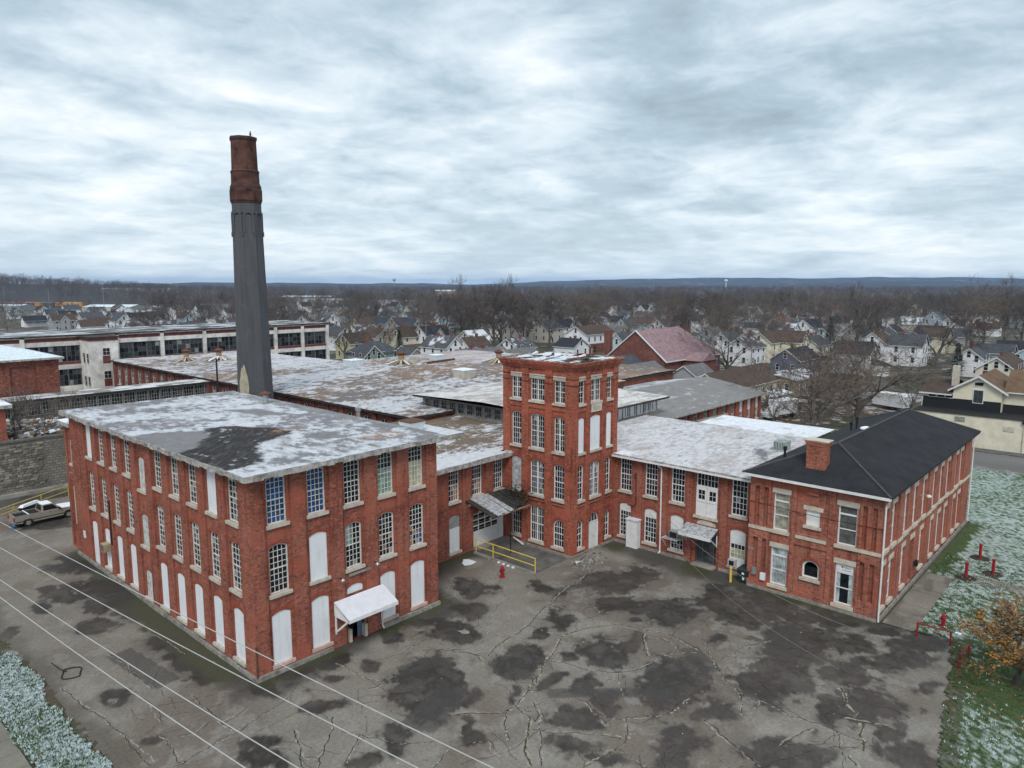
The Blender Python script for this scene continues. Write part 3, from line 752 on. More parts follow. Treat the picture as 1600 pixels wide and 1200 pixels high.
# ------------------------------------------------------------------ walls, windows
def arc_fn(u0, u1, zb, rise):
    a, uc = (u1 - u0) / 2, (u0 + u1) / 2
    if rise < 1e-3:
        return lambda u: zb
    R = (a * a + rise * rise) / (2 * rise)
    return lambda u: zb - R + math.sqrt(max(0.0, R * R - (u - uc) ** 2))
def arch_outline(u0, u1, za, zb, rise, n=8):
    f = arc_fn(u0, u1, zb, rise)
    top = [(u1 + (u0 - u1) * i / n, f(u1 + (u0 - u1) * i / n)) for i in range(n + 1)] if rise > 1e-3 else [(u1, zb), (u0, zb)]
    return [(u0, za), (u1, za)] + top
def wall_face(mb, fr, ua, ub, z0, z1, w, ops, mat, depth=0.2, arch=None):
    """a flat wall between ua..ub, z0..z1 with real openings cut into it"""
    q = lambda a, b, c, d: b > a and d > c and mb.poly([fr(a, c, w), fr(b, c, w), fr(b, d, w), fr(a, d, w)], mat)
    zc = z0
    for (u0, u1, za, zb, rise) in sorted(ops, key=lambda o: o[2]):
        q(ua, ub, zc, za)
        q(ua, u0, za, zb); q(u1, ub, za, zb)
        f = arc_fn(u0, u1, zb, rise)
        n = 8
        if rise > 1e-3:
            us = [u0 + (u1 - u0) * i / n for i in range(n + 1)]
            for a, b in zip(us[:-1], us[1:]):
                mb.poly([fr(a, f(a), w), fr(b, f(b), w), fr(b, zb + 1e-4, w), fr(a, zb + 1e-4, w)], mat)
        ol = arch_outline(u0, u1, za, zb, rise)
        for a, b in zip(ol, ol[1:] + ol[:1]):
            mb.poly([fr(a[0], a[1], w), fr(b[0], b[1], w), fr(b[0], b[1], w - depth), fr(a[0], a[1], w - depth)], mat)
        if arch is not None and rise > 1e-3:                # a ring of header bricks standing a little proud
            us = [u0 - 0.16 + (u1 - u0 + 0.32) * i / n for i in range(n + 1)]
            g = arc_fn(u0 - 0.16, u1 + 0.16, zb + 0.26, rise + 0.10)
            h = arc_fn(u0 - 0.16, u1 + 0.16, zb + 0.03, rise + 0.02)
            for a, b in zip(us[:-1], us[1:]):
                mb.poly([fr(a, h(a), w + .025), fr(b, h(b), w + .025), fr(b, g(b), w + .025), fr(a, g(a), w + .025)], arch)
                mb.poly([fr(a, g(a), w + .025), fr(b, g(b), w + .025), fr(b, g(b), w), fr(a, g(a), w)], arch)
                mb.poly([fr(a, h(a), w + .025), fr(b, h(b), w + .025), fr(b, h(b), w), fr(a, h(a), w)], arch)
        zc = zb + (1e-4 if rise > 1e-3 else 0)
    q(ua, ub, zc, z1)
def facade(mb, fr, L, z0, z1, bays, d, mat, arch=None, u_start=0.0):
    """bays: (ua, ub, [(r0, r1, openings), ...]) set back by d between proud piers"""
    cur = u_start
    q = lambda a, b, c, e, w: b > a and e > c and mb.poly([fr(a, c, w), fr(b, c, w), fr(b, e, w), fr(a, e, w)], mat)
    d_ = d
    for ua, ub, recs, *dd in bays:
        d = dd[0] if dd else d_
        q(cur, ua, z0, z1, 0)
        zc = z0
        for r0, r1, ops in recs:
            q(ua, ub, zc, r0, 0)
            wall_face(mb, fr, ua, ub, r0, r1, -d, ops, mat, 0.2, arch)
            for a in (ua, ub):
                mb.poly([fr(a, r0, 0), fr(a, r1, 0), fr(a, r1, -d), fr(a, r0, -d)], mat)
            for z in (r0, r1):
                mb.poly([fr(ua, z, 0), fr(ub, z, 0), fr(ub, z, -d), fr(ua, z, -d)], mat)
            zc = r1
        q(ua, ub, zc, z1, 0)
        cur = ub
    q(cur, L, z0, z1, 0)

PANES = [(GL_DARK, 0.66), (GL_MID, 0.20), (GL_LITE, 0.07), (HOLE, 0.07)]
def pick(weights):
    r = random.random() * sum(w for _, w in weights)
    for m, w in weights:
        r -= w
        if r <= 0:
            return m
    return weights[-1][0]
def sill_part(fr, u0, u1, za, w, parent, mat=SILL, h=0.2, ext=0.14, out=0.16):
    mb = MB()
    mb.fbox(fr, u0 - ext, u1 + ext, za - h, za + 0.001, w - 0.05, w + out, mat)
    return mb.build('sill', parent)
def window(parent, fr, u0, u1, za, zb, rise, w, cols=4, rows=6, frame=FRAME, fw=0.085, panes=None, paint=None, sill=SILL, wallw=None, rail=True, bar=0.035, name='window', sill_h=0.2, twin=False, lintel=None):
    """frame mesh > glass (panes), muntin, sill"""
    wallw = w + 0.15 if wallw is None else wallw
    panes = panes or PANES
    mb = MB()
    ol = arch_outline(u0, u1, za, zb, rise)
    ui0, ui1 = u0 + fw, u1 - fw
    inn = arch_outline(ui0, ui1, za + fw, zb - fw, max(0.0, rise - 0.02) if rise > 1e-3 else 0)
    k = len(ol)
    for i in range(k):
        a, b, c, d = ol[i], ol[(i + 1) % k], inn[(i + 1) % k], inn[i]
        mb.poly([fr(a[0], a[1], w), fr(b[0], b[1], w), fr(c[0], c[1], w), fr(d[0], d[1], w)], frame)
        mb.poly([fr(d[0], d[1], w), fr(c[0], c[1], w), fr(c[0], c[1], w - .07), fr(d[0], d[1], w - .07)], frame)
    f = arc_fn(ui0, ui1, zb - fw, max(0.0, rise - 0.02) if rise > 1e-3 else 0)
    if rail:
        zm = za + (zb - za) * 0.5
        mb.fbox(fr, ui0, ui1, zm - .035, zm + .035, w - .06, w - 0.004, frame)
    if twin:
        uc = (u0 + u1) / 2
        mb.fbox(fr, uc - .07, uc + .07, za + fw, f(uc), w - .06, w - 0.002, frame)
    o = mb.build(name, parent)
    g, mu = MB(), MB()
    H = zb - fw - (za + fw)
    gw = w - 0.055
    for i in range(cols):
        a, b = ui0 + (ui1 - ui0) * i / cols, ui0 + (ui1 - ui0) * (i + 1) / cols
        for j in range(rows):
            c, d = za + fw + H * j / rows, za + fw + H * (j + 1) / rows
            m = paint(i, j, cols, rows) if paint else None
            m = m or pick(panes)
            ja, jb, jc, jd = [random.uniform(-.008, .008) for _ in range(4)]
            g.poly([fr(a, min(c, f(a)), gw + ja), fr(b, min(c, f(b)), gw + jb), fr(b, min(d, f(b)) , gw + jc), fr(a, min(d, f(a)), gw + jd)], m)
    for i in range(1, cols):
        a = ui0 + (ui1 - ui0) * i / cols
        mu.fbox(fr, a - bar / 2, a + bar / 2, za + fw, f(a), gw, gw + .03, frame)
    for j in range(1, rows):
        c = za + fw + H * j / rows
        if rail and abs(c - (za + (zb - za) * 0.5)) < 0.06:
            continue
        if rise > 0.2 and c > zb - rise - fw:
            aa = [u for u in np.linspace(ui0, ui1, 25) if f(u) > c]
            if not aa: continue
            mu.fbox(fr, aa[0], aa[-1], c - bar / 2, c + bar / 2, gw + .001, gw + .028, frame)
        else:
            mu.fbox(fr, ui0, ui1, c - bar / 2, c + bar / 2, gw + .001, gw + .028, frame)
    tag(g.build('pane', o), kind='stuff')
    if mu.f:
        mu.build('muntin', o)
    if sill is not None:
        sill_part(fr, u0, u1, za, wallw, o, sill, sill_h)
    if lintel is not None:
        l = MB()
        l.fbox(fr, u0 - .12, u1 + .12, zb + .001, zb + lintel, wallw - .12, wallw + .035, STONE)
        l.build('lintel', o)
    return o
def board(parent, fr, u0, u1, za, zb, rise, w, mat=BOARD, sill=SILL, wallw=None, name='window_board'):
    mb = MB()
    ol = arch_outline(u0, u1, za, zb, rise)
    mb.poly([fr(a, b, w) for a, b in ol], mat)
    for a, b in zip(ol, ol[1:] + ol[:1]):
        mb.poly([fr(a[0], a[1], w), fr(b[0], b[1], w), fr(b[0], b[1], w - .05), fr(a[0], a[1], w - .05)], mat)
    # seam between two sheets of plywood, and battens
    zs = za + (zb - za) * random.uniform(0.62, 0.72)
    mb.fbox(fr, u0 + .02, u1 - .02, zs - .012, zs + .012, w, w + .008, mat)
    o = mb.build(name, parent)
    if sill is not None:
        sill_part(fr, u0, u1, za, (w + 0.1) if wallw is None else wallw, o, sill)
    return o
def back_walls(mb, pts, z0, z1, mat):
    for a, b in zip(pts[:-1], pts[1:]):
        mb.poly([(a[0], a[1], z0), (b[0], b[1], z0), (b[0], b[1], z1), (a[0], a[1], z1)], mat)

# ------------------------------------------------------------------ three-storey mill
mill = thing('mill_building', (20.05, 39.03, 0), 'three-storey red brick mill with snowy flat roof and many-paned windows, nearest at left', 'factory')
RD = 0.13
f_front = Frame((20.05, 39.03, 0), (1, 0, 0), (0, -1, 0))
f_left = Frame((20.05, 39.03, 0), (0, 1, 0), (-1, 0, 0))
FC = [1.80, 4.58, 7.30, 10.05, 12.77]
LC = [2.32, 5.07, 7.82, 10.54, 13.37, 16.27, 19.02, 21.77, 24.47, 27.27]
FL = [(0.55, 3.92), (5.10, 8.23), (9.50, 12.52)]
WL_A, WT = 31.57, 12.72
HW, RISE = 0.65, 0.2
bays = []
for k, c in enumerate(FC):
    ops = [(c - HW, c + HW, za, zb, RISE) for za, zb in FL]
    if k == 2:
        ops[0] = (c - HW, c + HW, 0.02, 3.92, RISE)
    bays.append((c - 0.88, c + 0.88, [(0.34 if k != 2 else 0.012, WT - 0.03, ops)]))
mb = MB(); facade(mb, f_front, 14.65, 0.0, WT, bays, RD, BRICK, ARCH); mb.build('front_wall', mill)
bays = []
for k, c in enumerate(LC):
    if k == 5:
        ops = [(c - .62, c + .62, 0.37, 2.55, .12), (c - .68, c + .68, 4.46, 6.94, .2), (c - .62, c + .62, 8.79, 11.30, .2)]
    elif k == 9:
        ops = [(c - .78, c + .78, 0.06, 3.9, RISE)] + [(c - HW, c + HW, za, zb, RISE) for za, zb in FL[1:]]
    else:
        ops = [(c - HW, c + HW, za, zb, RISE) for za, zb in FL]
    bays.append((c - 0.88, c + 0.88, [(0.03, WT - 0.03, ops)]))
mb = MB(); facade(mb, f_left, WL_A, 0.0, WT, bays, RD, BRICK, ARCH); mb.build('side_wall', mill)
mb = MB(); back_walls(mb, [(34.7, 39.03), (34.7, 70.6), (20.05, 70.6)], 0, WT, BRICK); mb.build('rear_wall', mill)
for i in range(11):                                  # rough foundation course
    mb = MB()
    a, b = 20.0 + 14.75 * i / 11, 20.0 + 14.75 * (i + 1) / 11
    if a < 28.1 and b > 26.6: continue
    mb.box(a, b - .015, 38.86 + random.uniform(-.03, .03), 39.03, 0, 0.26 + random.uniform(-.03, .04), STONE_DK)
    mb.build('foundation_stone', mill)
for i in range(24):
    mb = MB()
    a, b = 38.9 + 31.7 * i / 24, 38.9 + 31.7 * (i + 1) / 24
    mb.box(19.86 + random.uniform(-.03, .03), 20.05, a, b - .015, 0, 0.24 + random.uniform(-.03, .04), STONE_DK)
    mb.build('foundation_stone', mill)

GW = -RD - 0.10
def paint_blue(i, j, c, r): return GL_BLUE if random.random() < 0.93 else GL_MID
def paint_green(i, j, c, r): return (GL_GREEN if random.random() < .9 else GL_LITE) if j < r * .55 else None
def paint_cream(i, j, c, r): return GL_CREAM if j < r * .6 else None
def paint_half(i, j, c, r): return (GL_LITE if random.random() < .6 else GL_GREEN) if (j > r * .45 and i < 2) else None
def paint_low(i, j, c, r): return pick([(GL_ORANGE, .3), (GL_LITE, .3), (GL_BLUE, .2), (GL_DARK, .2)]) if j < r * .45 and random.random() < .55 else None
for k, c in enumerate(FC):
    for fl, (za, zb) in enumerate(FL):
        u0, u1 = c - HW, c + HW
        if fl == 0:
            if k != 2:
                board(mill, f_front, u0, u1, za, zb, RISE, GW + .05, sill=SILL_PINK, wallw=-RD)
        elif fl == 1 and k == 1:
            board(mill, f_front, u0, u1, za, zb, RISE, GW + .05, wallw=-RD)
        else:
            p = {(2, 0): paint_blue, (2, 1): paint_blue, (2, 3): paint_green, (2, 4): paint_cream, (1, 2): paint_half, (1, 3): paint_low, (1, 4): paint_low}.get((fl, k))
            window(mill, f_front, u0, u1, za, zb, RISE, GW, 4 if fl == 1 else 4, 8, panes=[(GL_DARK, .80), (GL_MID, .12), (GL_LITE, .03), (HOLE, .05)], paint=p, wallw=-RD)
for k, c in enumerate(LC):
    for fl, (za, zb) in enumerate(FL):
        u0, u1 = c - HW, c + HW
        if k == 5:
            continue
        if fl == 0:
            if k == 9:
                board(mill, f_left, c - .78, c + .78, 0.06, 3.9, RISE, GW + .05, sill=None)
            else:
                board(mill, f_left, u0, u1, za, zb, RISE, GW + .05, wallw=-RD)
        elif fl == 2 and k in (1, 9):
            board(mill, f_left, u0, u1, za, zb, 0.05, GW + .05, wallw=-RD)
        else:
            window(mill, f_left, u0, u1, za, zb, RISE, GW, 3, 8, panes=[(GL_DARK, .42), (GL_MID, .34), (GL_LITE, .16), (HOLE, .08)], wallw=-RD)
c = LC[5]
OLDDOOR = plain('peeling_white_door', (0.56, 0.56, 0.54), 0.75, 0.3, 3.0)
board(mill, f_left, c - .62, c + .62, 8.79, 11.30, .2, GW + .03, OLDDOOR, wallw=-RD)
board(mill, f_left, c - .68, c + .68, 4.46, 6.94, .2, GW + .03, OLDDOOR, wallw=-RD)
d = board(mill, f_left, c - .62, c + .62, 0.37, 2.55, .12, GW + .03, OLDDOOR, wallw=-RD, name='door')
mb = MB(); mb.fbox(f_left, c + .38, c + .46, 1.35, 1.47, GW + .03, GW + .09, STEEL); mb.build('handle', d)
# entrance under the canopy
c = FC[2]
ent = MB()
ent.fbox(f_front, c - .65, c + .65, 2.5, 3.3, -RD - .16, -RD - .04, BRICK)
ent.build('door_head', mill)
board(mill, f_front, c - HW + .02, c + HW - .02, 3.32, 3.91, RISE, GW + .04, sill=None, name='transom_board')
mb = MB(); mb.fbox(f_front, c - .5, c + .14, .02, 2.5, GW - .5, GW - .44, HOLE); mb.fbox(f_front, c + .14, c + .5, .02, 2.5, GW - .02, GW + .02, plain('blue_grey_door', (0.13, 0.17, 0.26), .5, .1)); mb.build('door', mill)
mb = MB(); mb.fbox(f_front, c - .68, c - .5, .02, .9, -RD - .1, .1, STONE); mb.fbox(f_front, c + .5, c + .72, .02, .9, -RD - .1, .16, STONE); mb.build('door_jamb', mill)
cn = MB()
cu0, cu1, cz, co = 5.5, 9.5, 3.24, 1.65
cn.hexa([f_front(cu0, cz - .12, .02), f_front(cu1, cz - .12, .02), f_front(cu1, cz - .87, co), f_front(cu0, cz - .87, co), f_front(cu0, cz, .02), f_front(cu1, cz, .02), f_front(cu1, cz - .75, co), f_front(cu0, cz - .75, co)], plain('white_metal_canopy', (0.68, 0.69, 0.74), .5, .06, 2.0))
can = cn.build('canopy', mill)
cn = MB()
cn.fbox(f_front, cu0, cu1, cz - .98, cz - .74, co - .05, co + .04, WHITE)
for u in (cu0 + .0, cu1 - .06):
    for e_ in (0, .06): cn.poly([f_front(u + e_, cz - .97, co), f_front(u + e_, cz - .8, co), f_front(u + e_, cz - .1, .02), f_front(u + e_, cz - .97, .02)], WHITE)
cn.build('canopy_trim', can)
for u in (cu0 + .04, cu1 - .1):
    b = MB()
    b.fbox(f_front, u, u + .09, 1.0, cz - .97, .0, .1, WHITE)
    if u < 7:
        b.hexa([f_front(u, 1.08, .08), f_front(u + .09, 1.08, .08), f_front(u + .09, 1.24, .08), f_front(u, 1.24, .08), f_front(u, 2.1, co - .35), f_front(u + .09, 2.1, co - .35), f_front(u + .09, 2.26, co - .35), f_front(u, 2.26, co - .35)], WHITE)
    b.build('canopy_bracket', can)
b = MB(); b.path([f_front(cu1 - .2, 2.3, co - .1), f_front(cu1 - .2, 2.0, .3), f_front(cu1 - .2, .3, .12), f_front(cu1 - .2, .15, .3)], .05, WHITE, 8); b.build('downpipe', can)
for u, z in ((6.02, 4.75), (8.82, 5.05)):                       # barn lamps on the wall
    b = MB(); b.tube(f_front(u, z, 0), f_front(u, z + .05, .32), .03, .03, BLACK); b.lathe(f_front(u, z - .12, .36), [(.15, 0), (.15, .06), (.07, .16), (.02, .18)], STEEL, 12); b.build('wall_lamp', mill)
b = MB(); b.fbox(f_front, 6.75, 8.55, 4.62, 4.78, 0.002, .05, STONE_DK); b.build('wall_band', mill)
# small things on the long side
b = MB(); b.fbox(f_left, LC[8] - .55, LC[8] + .25, 2.1, 2.75, -.1, .42, plain('tan_metal', (.40, .33, .22), .6, .15)); ac = b.build('air_conditioner', mill)
b = MB()
for i in range(7): b.fbox(f_left, LC[8] - .48, LC[8] + .18, 2.18 + i * .075, 2.21 + i * .075, .421, .435, BLACK)
b.build('grille', ac)
b = MB(); b.fbox(f_left, 29.5, 29.95, 1.9, 2.5, .0, .06, WHITE); b.build('wall_notice', mill)
b = MB(); b.tube(f_left(23.1, 2.9, .06), f_left(23.1, 6.6, .06), .05, .05, BLACK, 6); b.build('conduit', mill)
b = MB(); b.tube((20.0, 38.98, .2), (19.99, 38.98, 2.3), .06, .05, RUST, 6); b.build('corner_guard', mill)

# annexe stair tower at the far end
b = MB()
fa = Frame((20.35, 70.6, 0), (0, 1, 0), (-1, 0, 0))
facade(b, fa, 2.75, 0, 11.45, [(0.35, 2.3, [(0.2, 6.4, [(0.75, 1.95, 2.2, 5.9, .15)]), (7.0, 11.1, [(.8, 1.8, 7.9, 10.2, .18)])])], .14, BRICK, ARCH)
back_walls(b, [(20.35, 73.35), (24.5, 73.35), (24.5, 70.6)], 0, 11.45, BRICK)
b.build('annexe_wall', mill)
b = MB(); b.box(19.95, 24.7, 70.62, 73.7, 11.45, 11.75, FASCIA); b.build('annexe_roof', mill)
b = MB(); b.box(20.0, 24.65, 70.66, 73.65, 11.752, 11.80, SNOW); b.build('annexe_snow', mill)
board(mill, fa, .75, 1.95, 2.2, 5.9, .15, -.19, plain('cream_door', (.55, .50, .36), .6, .12), sill=None, name='door')
board(mill, fa, .8, 1.8, 7.9, 10.2, .18, -.17, OLDDOOR, wallw=-.14)

# roof: slab, ragged fascia, worn membrane with snow
b = MB(); b.box(19.52, 35.25, 38.42, 71.05, 12.7, 12.93, FASCIA, skip='t'); roofA = b.build('roof_slab', mill)
for i in range(26):
    b = MB()
    a, e = 19.5 + 15.8 * i / 26, 19.5 + 15.8 * (i + 1) / 26
    b.box(a, e - .02, 38.36 + random.uniform(-.03, .02), 38.42, 12.66 + random.uniform(-.06, .05), 12.985 + random.uniform(-.02, .01), FASCIA)
    b.build('fascia_board', mill)
for i in range(52):
    b = MB()
    a, e = 38.36 + 32.7 * i / 52, 38.36 + 32.7 * (i + 1) / 52
    b.box(19.44 + random.uniform(-.03, .02), 19.52, a, e - .02, 12.66 + random.uniform(-.06, .05), 12.985 + random.uniform(-.02, .01), FASCIA)
    b.build('fascia_board', mill)
def ell(X, Y, cx, cy, rx, ry, ang=0.0):
    c, s = math.cos(ang), math.sin(ang)
    dx, dy = X - cx, Y - cy
    return np.sqrt(((dx * c + dy * s) / rx) ** 2 + ((-dx * s + dy * c) / ry) ** 2)
def soft(x, y, P, warp=1.2, fr=0.5, res=None):
    wx = (fbm(x * fr, y * fr, 5, 0.6) - 0.5) * warp * 2
    wy = (fbm(x * fr + 31, y * fr + 13, 5, 0.6) - 0.5) * warp * 2
    fz = (fbm(x * 4.1, y * 4.1, 3, 0.7) - 0.5) * 0.5
    return sum(in_poly(x + wx + a + fz, y + wy + b_ - fz, P).astype(float) for a, b_ in ((.16, 0), (-.16, 0), (0, .16), (0, -.16), (0, 0))) / 5.0
def roofA_col(X, Y):
    g = fbm(X * 0.3, Y * 0.55, 5, 0.6); f = fbm(X * 2.1, Y * 1.1, 6, 0.72); h = fbm(X * 5, Y * 5, 3)
    grey = np.ones(X.shape + (3,)) * np.array([0.225, 0.22, 0.235]) * (0.75 + 0.5 * f)[..., None]
    cover = 0.57 + (g - .5) * 1.2 + (f - .5) * 1.5 - 0.25 * sstep(62, 70, Y) * (1 - sstep(24, 28, X)) - 0.10 * sstep(32, 34.5, X)
    out = mixc3(grey, [0.60, 0.62, 0.66], sstep(0.36, 0.70, cover) * .93)
    seam = 1 - sstep(.02, .09, np.abs((Y + .15 * g) % 1.05 - .5))
    out = out * (1 - .16 * seam * sstep(.35, .6, h))[..., None]
    out = mixc3(out, [.30, .285, .27], sstep(.58, .72, fbm(X * .9 + 50, Y * .5 + 9, 5, .65)) * .55)
    gp_ = np.maximum(soft(X, Y, [(19.0, 54.6), (21.5, 55.4), (23.8, 53.0), (24.0, 50.3), (20.5, 45.8), (19, 45)], .8),
                     np.maximum(soft(X, Y, [(29.2, 61.6), (31.5, 59), (32.4, 54.5), (31.2, 54.3), (29.6, 57)], .8), soft(X, Y, [(28.0, 47.3), (30.1, 45.2), (30.2, 43.4), (28.2, 43.6)], .7)))
    gp_ = np.maximum(gp_, soft(X, Y, [(33.6, 66), (35.6, 66), (35.6, 40), (34.4, 44), (33.9, 58)], .5) * 0.8)
    out = mixc3(out, [0.205, 0.20, 0.205], gp_ * .95) * (0.92 + 0.16 * h)[..., None]
    dk = soft(X, Y, [(24.2, 54.2), (26.8, 53.4), (28.4, 48.2), (26.0, 46.2), (24.2, 45.5), (22.6, 41.3), (19.2, 40.8), (19.2, 47.2), (21.6, 48.2), (23.6, 51.2)], .8)
    dark = np.ones(X.shape + (3,)) * np.array([0.030, 0.027, 0.026])
    ripple = sstep(0.45, 0.75, vnoise(X * 0.8 + Y * 0.8, (X - Y) * 5.5))
    dark = mixc3(dark, [0.085, 0.08, 0.08], ripple * 0.6)
    dark = mixc3(dark, [0.5, 0.52, 0.55], sstep(0.66, 0.74, f) * 0.7)
    out = out * (1 - dk[..., None]) + dark * dk[..., None]
    rust = (1 - sstep(.5, 1.2, np.minimum(ell(X, Y, 28.3, 48.8, 1.7, .8, .3), ell(X, Y, 32.0, 41.8, 2.4, 1.6)) + (f - .5) * 1.6)) * sstep(.42, .6, h)
    out = mixc3(out, [0.33, 0.19, 0.10], rust * .75)
    return out
sheet('roof_membrane', 19.5, 35.3, 38.4, 71.08, 0.13, lambda X, Y: 12.99 + 0.07 * fbm(X * .35, Y * .35, 3) - 0.035, roofA_col, WEAR_ROOF, mill)
b = MB(); b.lathe((33.6, 61.3, 13.0), [(.24, 0), (.24, .75), (.5, .8), (.52, .92), (.1, 1.12)], [STEEL, STEEL, RUST, RUST], 14); tag(b.build('roof_vent', smooth=False), 'rusty mushroom vent on the snowy roof of the three-storey mill', 'roof vent')
b = MB(); b.lathe((36.9, 51.6, 8.4), [(.17, 0), (.17, 4.6), (.26, 4.62), (.26, 4.9), (.05, 5.0)], STEEL, 12); tag(b.build('vent_pipe'), 'slim metal vent pipe rising behind the three-storey mill', 'vent pipe')

# ------------------------------------------------------------------ two-storey link with the loading door
linkb = thing('link_building', (34.7, 45.0, 0), 'two-storey red brick link between mill and tower, with garage door', 'factory')
fl_ = Frame((34.7, 45.0, 0), (1, 0, 0), (0, -1, 0))
X0 = 34.7
ops_hi = [(41.5, 42.73), (44.37, 45.58), (47.17, 48.36)]
bays = [(41.2 - X0, 43.05 - X0, [(.2, 8.0, [(41.5 - X0, 42.74 - X0, .44, 3.77, .2), (41.5 - X0, 42.73 - X0, 5.01, 7.97, .12)])]),
        (44.05 - X0, 45.9 - X0, [(4.0, 8.0, [(44.37 - X0, 45.58 - X0, 5.01, 7.97, .12)])]),
        (46.9 - X0, 48.55 - X0, [(4.0, 8.0, [(47.17 - X0, 48.36 - X0, 5.05, 7.97, .12)])])]
b = MB()
facade(b, fl_, 9.35, 0, 8.12, bays[:1], RD, BRICK, ARCH)
# over the garage opening the wall starts higher
def q4(a, e, z0, z1): b.poly([fl_(a, z0, 0), fl_(e, z0, 0), fl_(e, z1, 0), fl_(a, z1, 0)], BRICK)
facade(b, fl_, 13.9, 3.35, 8.12, bays[1:], RD, BRICK, ARCH, u_start=9.35)
b.poly([fl_(9.6, 0, -.45), fl_(13.9, 0, -.45), fl_(13.9, 3.4, -.45), fl_(9.6, 3.4, -.45)], BRICK_OLD)
q4(9.35, 9.6, 0, 3.35)
b.poly([fl_(9.6, 0, 0), fl_(9.6, 3.35, 0), fl_(9.6, 3.35, -.45), fl_(9.6, 0, -.45)], BRICK)
b.poly([fl_(9.6, 3.35, 0), fl_(13.9, 3.35, 0), fl_(13.9, 3.35, -.45), fl_(9.6, 3.35, -.45)], BRICK)
b.build('front_wall', linkb)
for u0, u1 in ops_hi:
    window(linkb, fl_, u0 - X0, u1 - X0, 5.01, 7.97, .12, GW, 4, 6, panes=[(GL_DARK, .78), (GL_MID, .12), (GL_LITE, .06), (HOLE, .04)], frame=FRAME_W, wallw=-RD,
           paint=(lambda i, j, c, r: GL_ORANGE if (j < 3 and i >= 2 and random.random() < .8) else None) if u0 < 46 else None)
b_ = board(linkb, fl_, 41.5 - X0, 42.74 - X0, .44, 2.6, 0, GW + .05, wallw=-RD, name='door')
board(linkb, fl_, 41.5 - X0, 42.74 - X0, 2.62, 3.77, .2, GW + .04, plain('dull_grey_panel', (.34, .34, .33), .6, .15), sill=None, name='transom_panel')
gd = MB()
gd.fbox(fl_, 9.62, 13.2, .12, 3.3, -.40, -.34, WHITE)
gdoor = gd.build('garage_door', linkb)
gd = MB()
for j in range(3):
    for i in range(4):
        a = 9.75 + .05 + i * .85
        gd.fbox(fl_, a, a + .72, 1.55 + j * .56, 1.98 + j * .56, -.345, -.335, GL_DARK)
gd.build('pane', gdoor)
gd = MB()
for j in range(5): gd.fbox(fl_, 9.64, 13.18, .68 + j * .53, .70 + j * .53, -.341, -.33, FRAME)
gd.build('panel_joint', gdoor)
gd = MB(); gd.fbox(fl_, 13.24, 13.88, .12, 3.3, -.42, -.30, WHITE); gd.build('side_panel', linkb)
gd = MB(); gd.fbox(fl_, 9.62, 13.9, 0.0, .115, -.45, .6, CONC); gd.build('door_step', linkb)
# torn sheet-metal awning over the loading door
aw = thing('torn_awning', (44.0, 45.0, 3.9), 'collapsed corrugated awning with snow over the garage door beside the tower', 'awning')
TIN = plain('dark_tin', (.05, .048, .046), .6, .35, 3.0)
TIN_S = plain('snowy_tin', (.42, .43, .45), .7, .4, 4.0)
for i in range(9):
    b = MB()
    x = 43.3 + i * .58
    z0, z1 = 4.85 + random.uniform(-.05, .08), 4.02 + random.uniform(-.18, .1) + (.1 if i > 6 else 0)
    y1 = 41.4 + random.uniform(-.2, .35) + (i * .06)
    m = TIN_S if 1 <= i <= 4 else TIN
    b.hexa([(x, 44.95, z0), (x + .5, 44.95, z0), (x + .56, y1, z1), (x, y1, z1), (x, 44.95, z0 + .05), (x + .5, 44.95, z0 + .05), (x + .56, y1, z1 + .05), (x, y1, z1 + .05)], m)
    b.build('metal_sheet', aw)
for i in range(3):
    b = MB(); y = 41.8 + i * 1.3; zz = 4.05 + i * .3
    b.box(43.2, 48.5, y, y + .1, zz - .2, zz - .06, WOOD); b.build('beam', aw)
b = MB(); b.tube((45.9, 41.9, 0.0), (45.9, 41.9, 4.0), .055, .055, BLACK, 8); b.build('post', aw)
MOSS = plain('dark_moss', (.028, .034, .016), .95, .4, 3.0)
b = MB()
for i in range(420):
    x, y, z = 48.0 + random.gauss(0, .55), 43.2 + random.gauss(0, .9), 4.7 + random.gauss(.1, .35)
    if x > 48.5: x = 48.5 - random.random() * .3
    a = random.uniform(0, 6.28); s = random.uniform(.08, .2)
    b.poly([(x, y, z), (x + s * math.cos(a), y + s * math.sin(a), z + s * .4), (x + s * .3, y - s * .4, z + s)], MOSS)
tag(b.build('vine_tangle', aw), kind='stuff')
# roofs of the link
b = MB(); b.box(34.75, 48.95, 44.35, 61.0, 8.12, 8.40, FASCIA, skip='t'); b.build('roof_slab', linkb)
def roofL_col(X, Y):
    g = fbm(X * .3, Y * .5, 5, .6); f = fbm(X * 1.4, Y * 3.4, 6, .72); h = fbm(X * 4.5, Y * 4.5, 3)
    out = np.ones(X.shape + (3,)) * np.array([.17, .135, .105]) * (.6 + .8 * f)[..., None]
    out = mixc3(out, [.30, .19, .11], sstep(.55, .7, h) * .6)
    cov = .60 + (g - .5) * 1.3 + (f - .5) * 1.4 + .55 * (1 - sstep(44.5, 49.5, Y)) - .3 * sstep(47, 50, X)
    return mixc3(out, [.64, .66, .70], sstep(.42, .66, cov) * .92)
sheet('roof_membrane', 34.78, 58.0, 44.33, 62.0, 0.14, lambda X, Y: 8.42 + .12 * fbm(X * .5, Y * .7, 3), roofL_col, WEAR_ROOF, linkb, mask=lambda x, y: ~((x > 48.4) & (x < 55.5) & (y < 45.5)) & ~((x > 48.9) & (y < 45.4)))
b = MB(); b.box(37.5, 50.4, 52.4, 61.9, 8.35, 8.9, FASCIA, skip='t'); b.build('raised_roof', linkb)
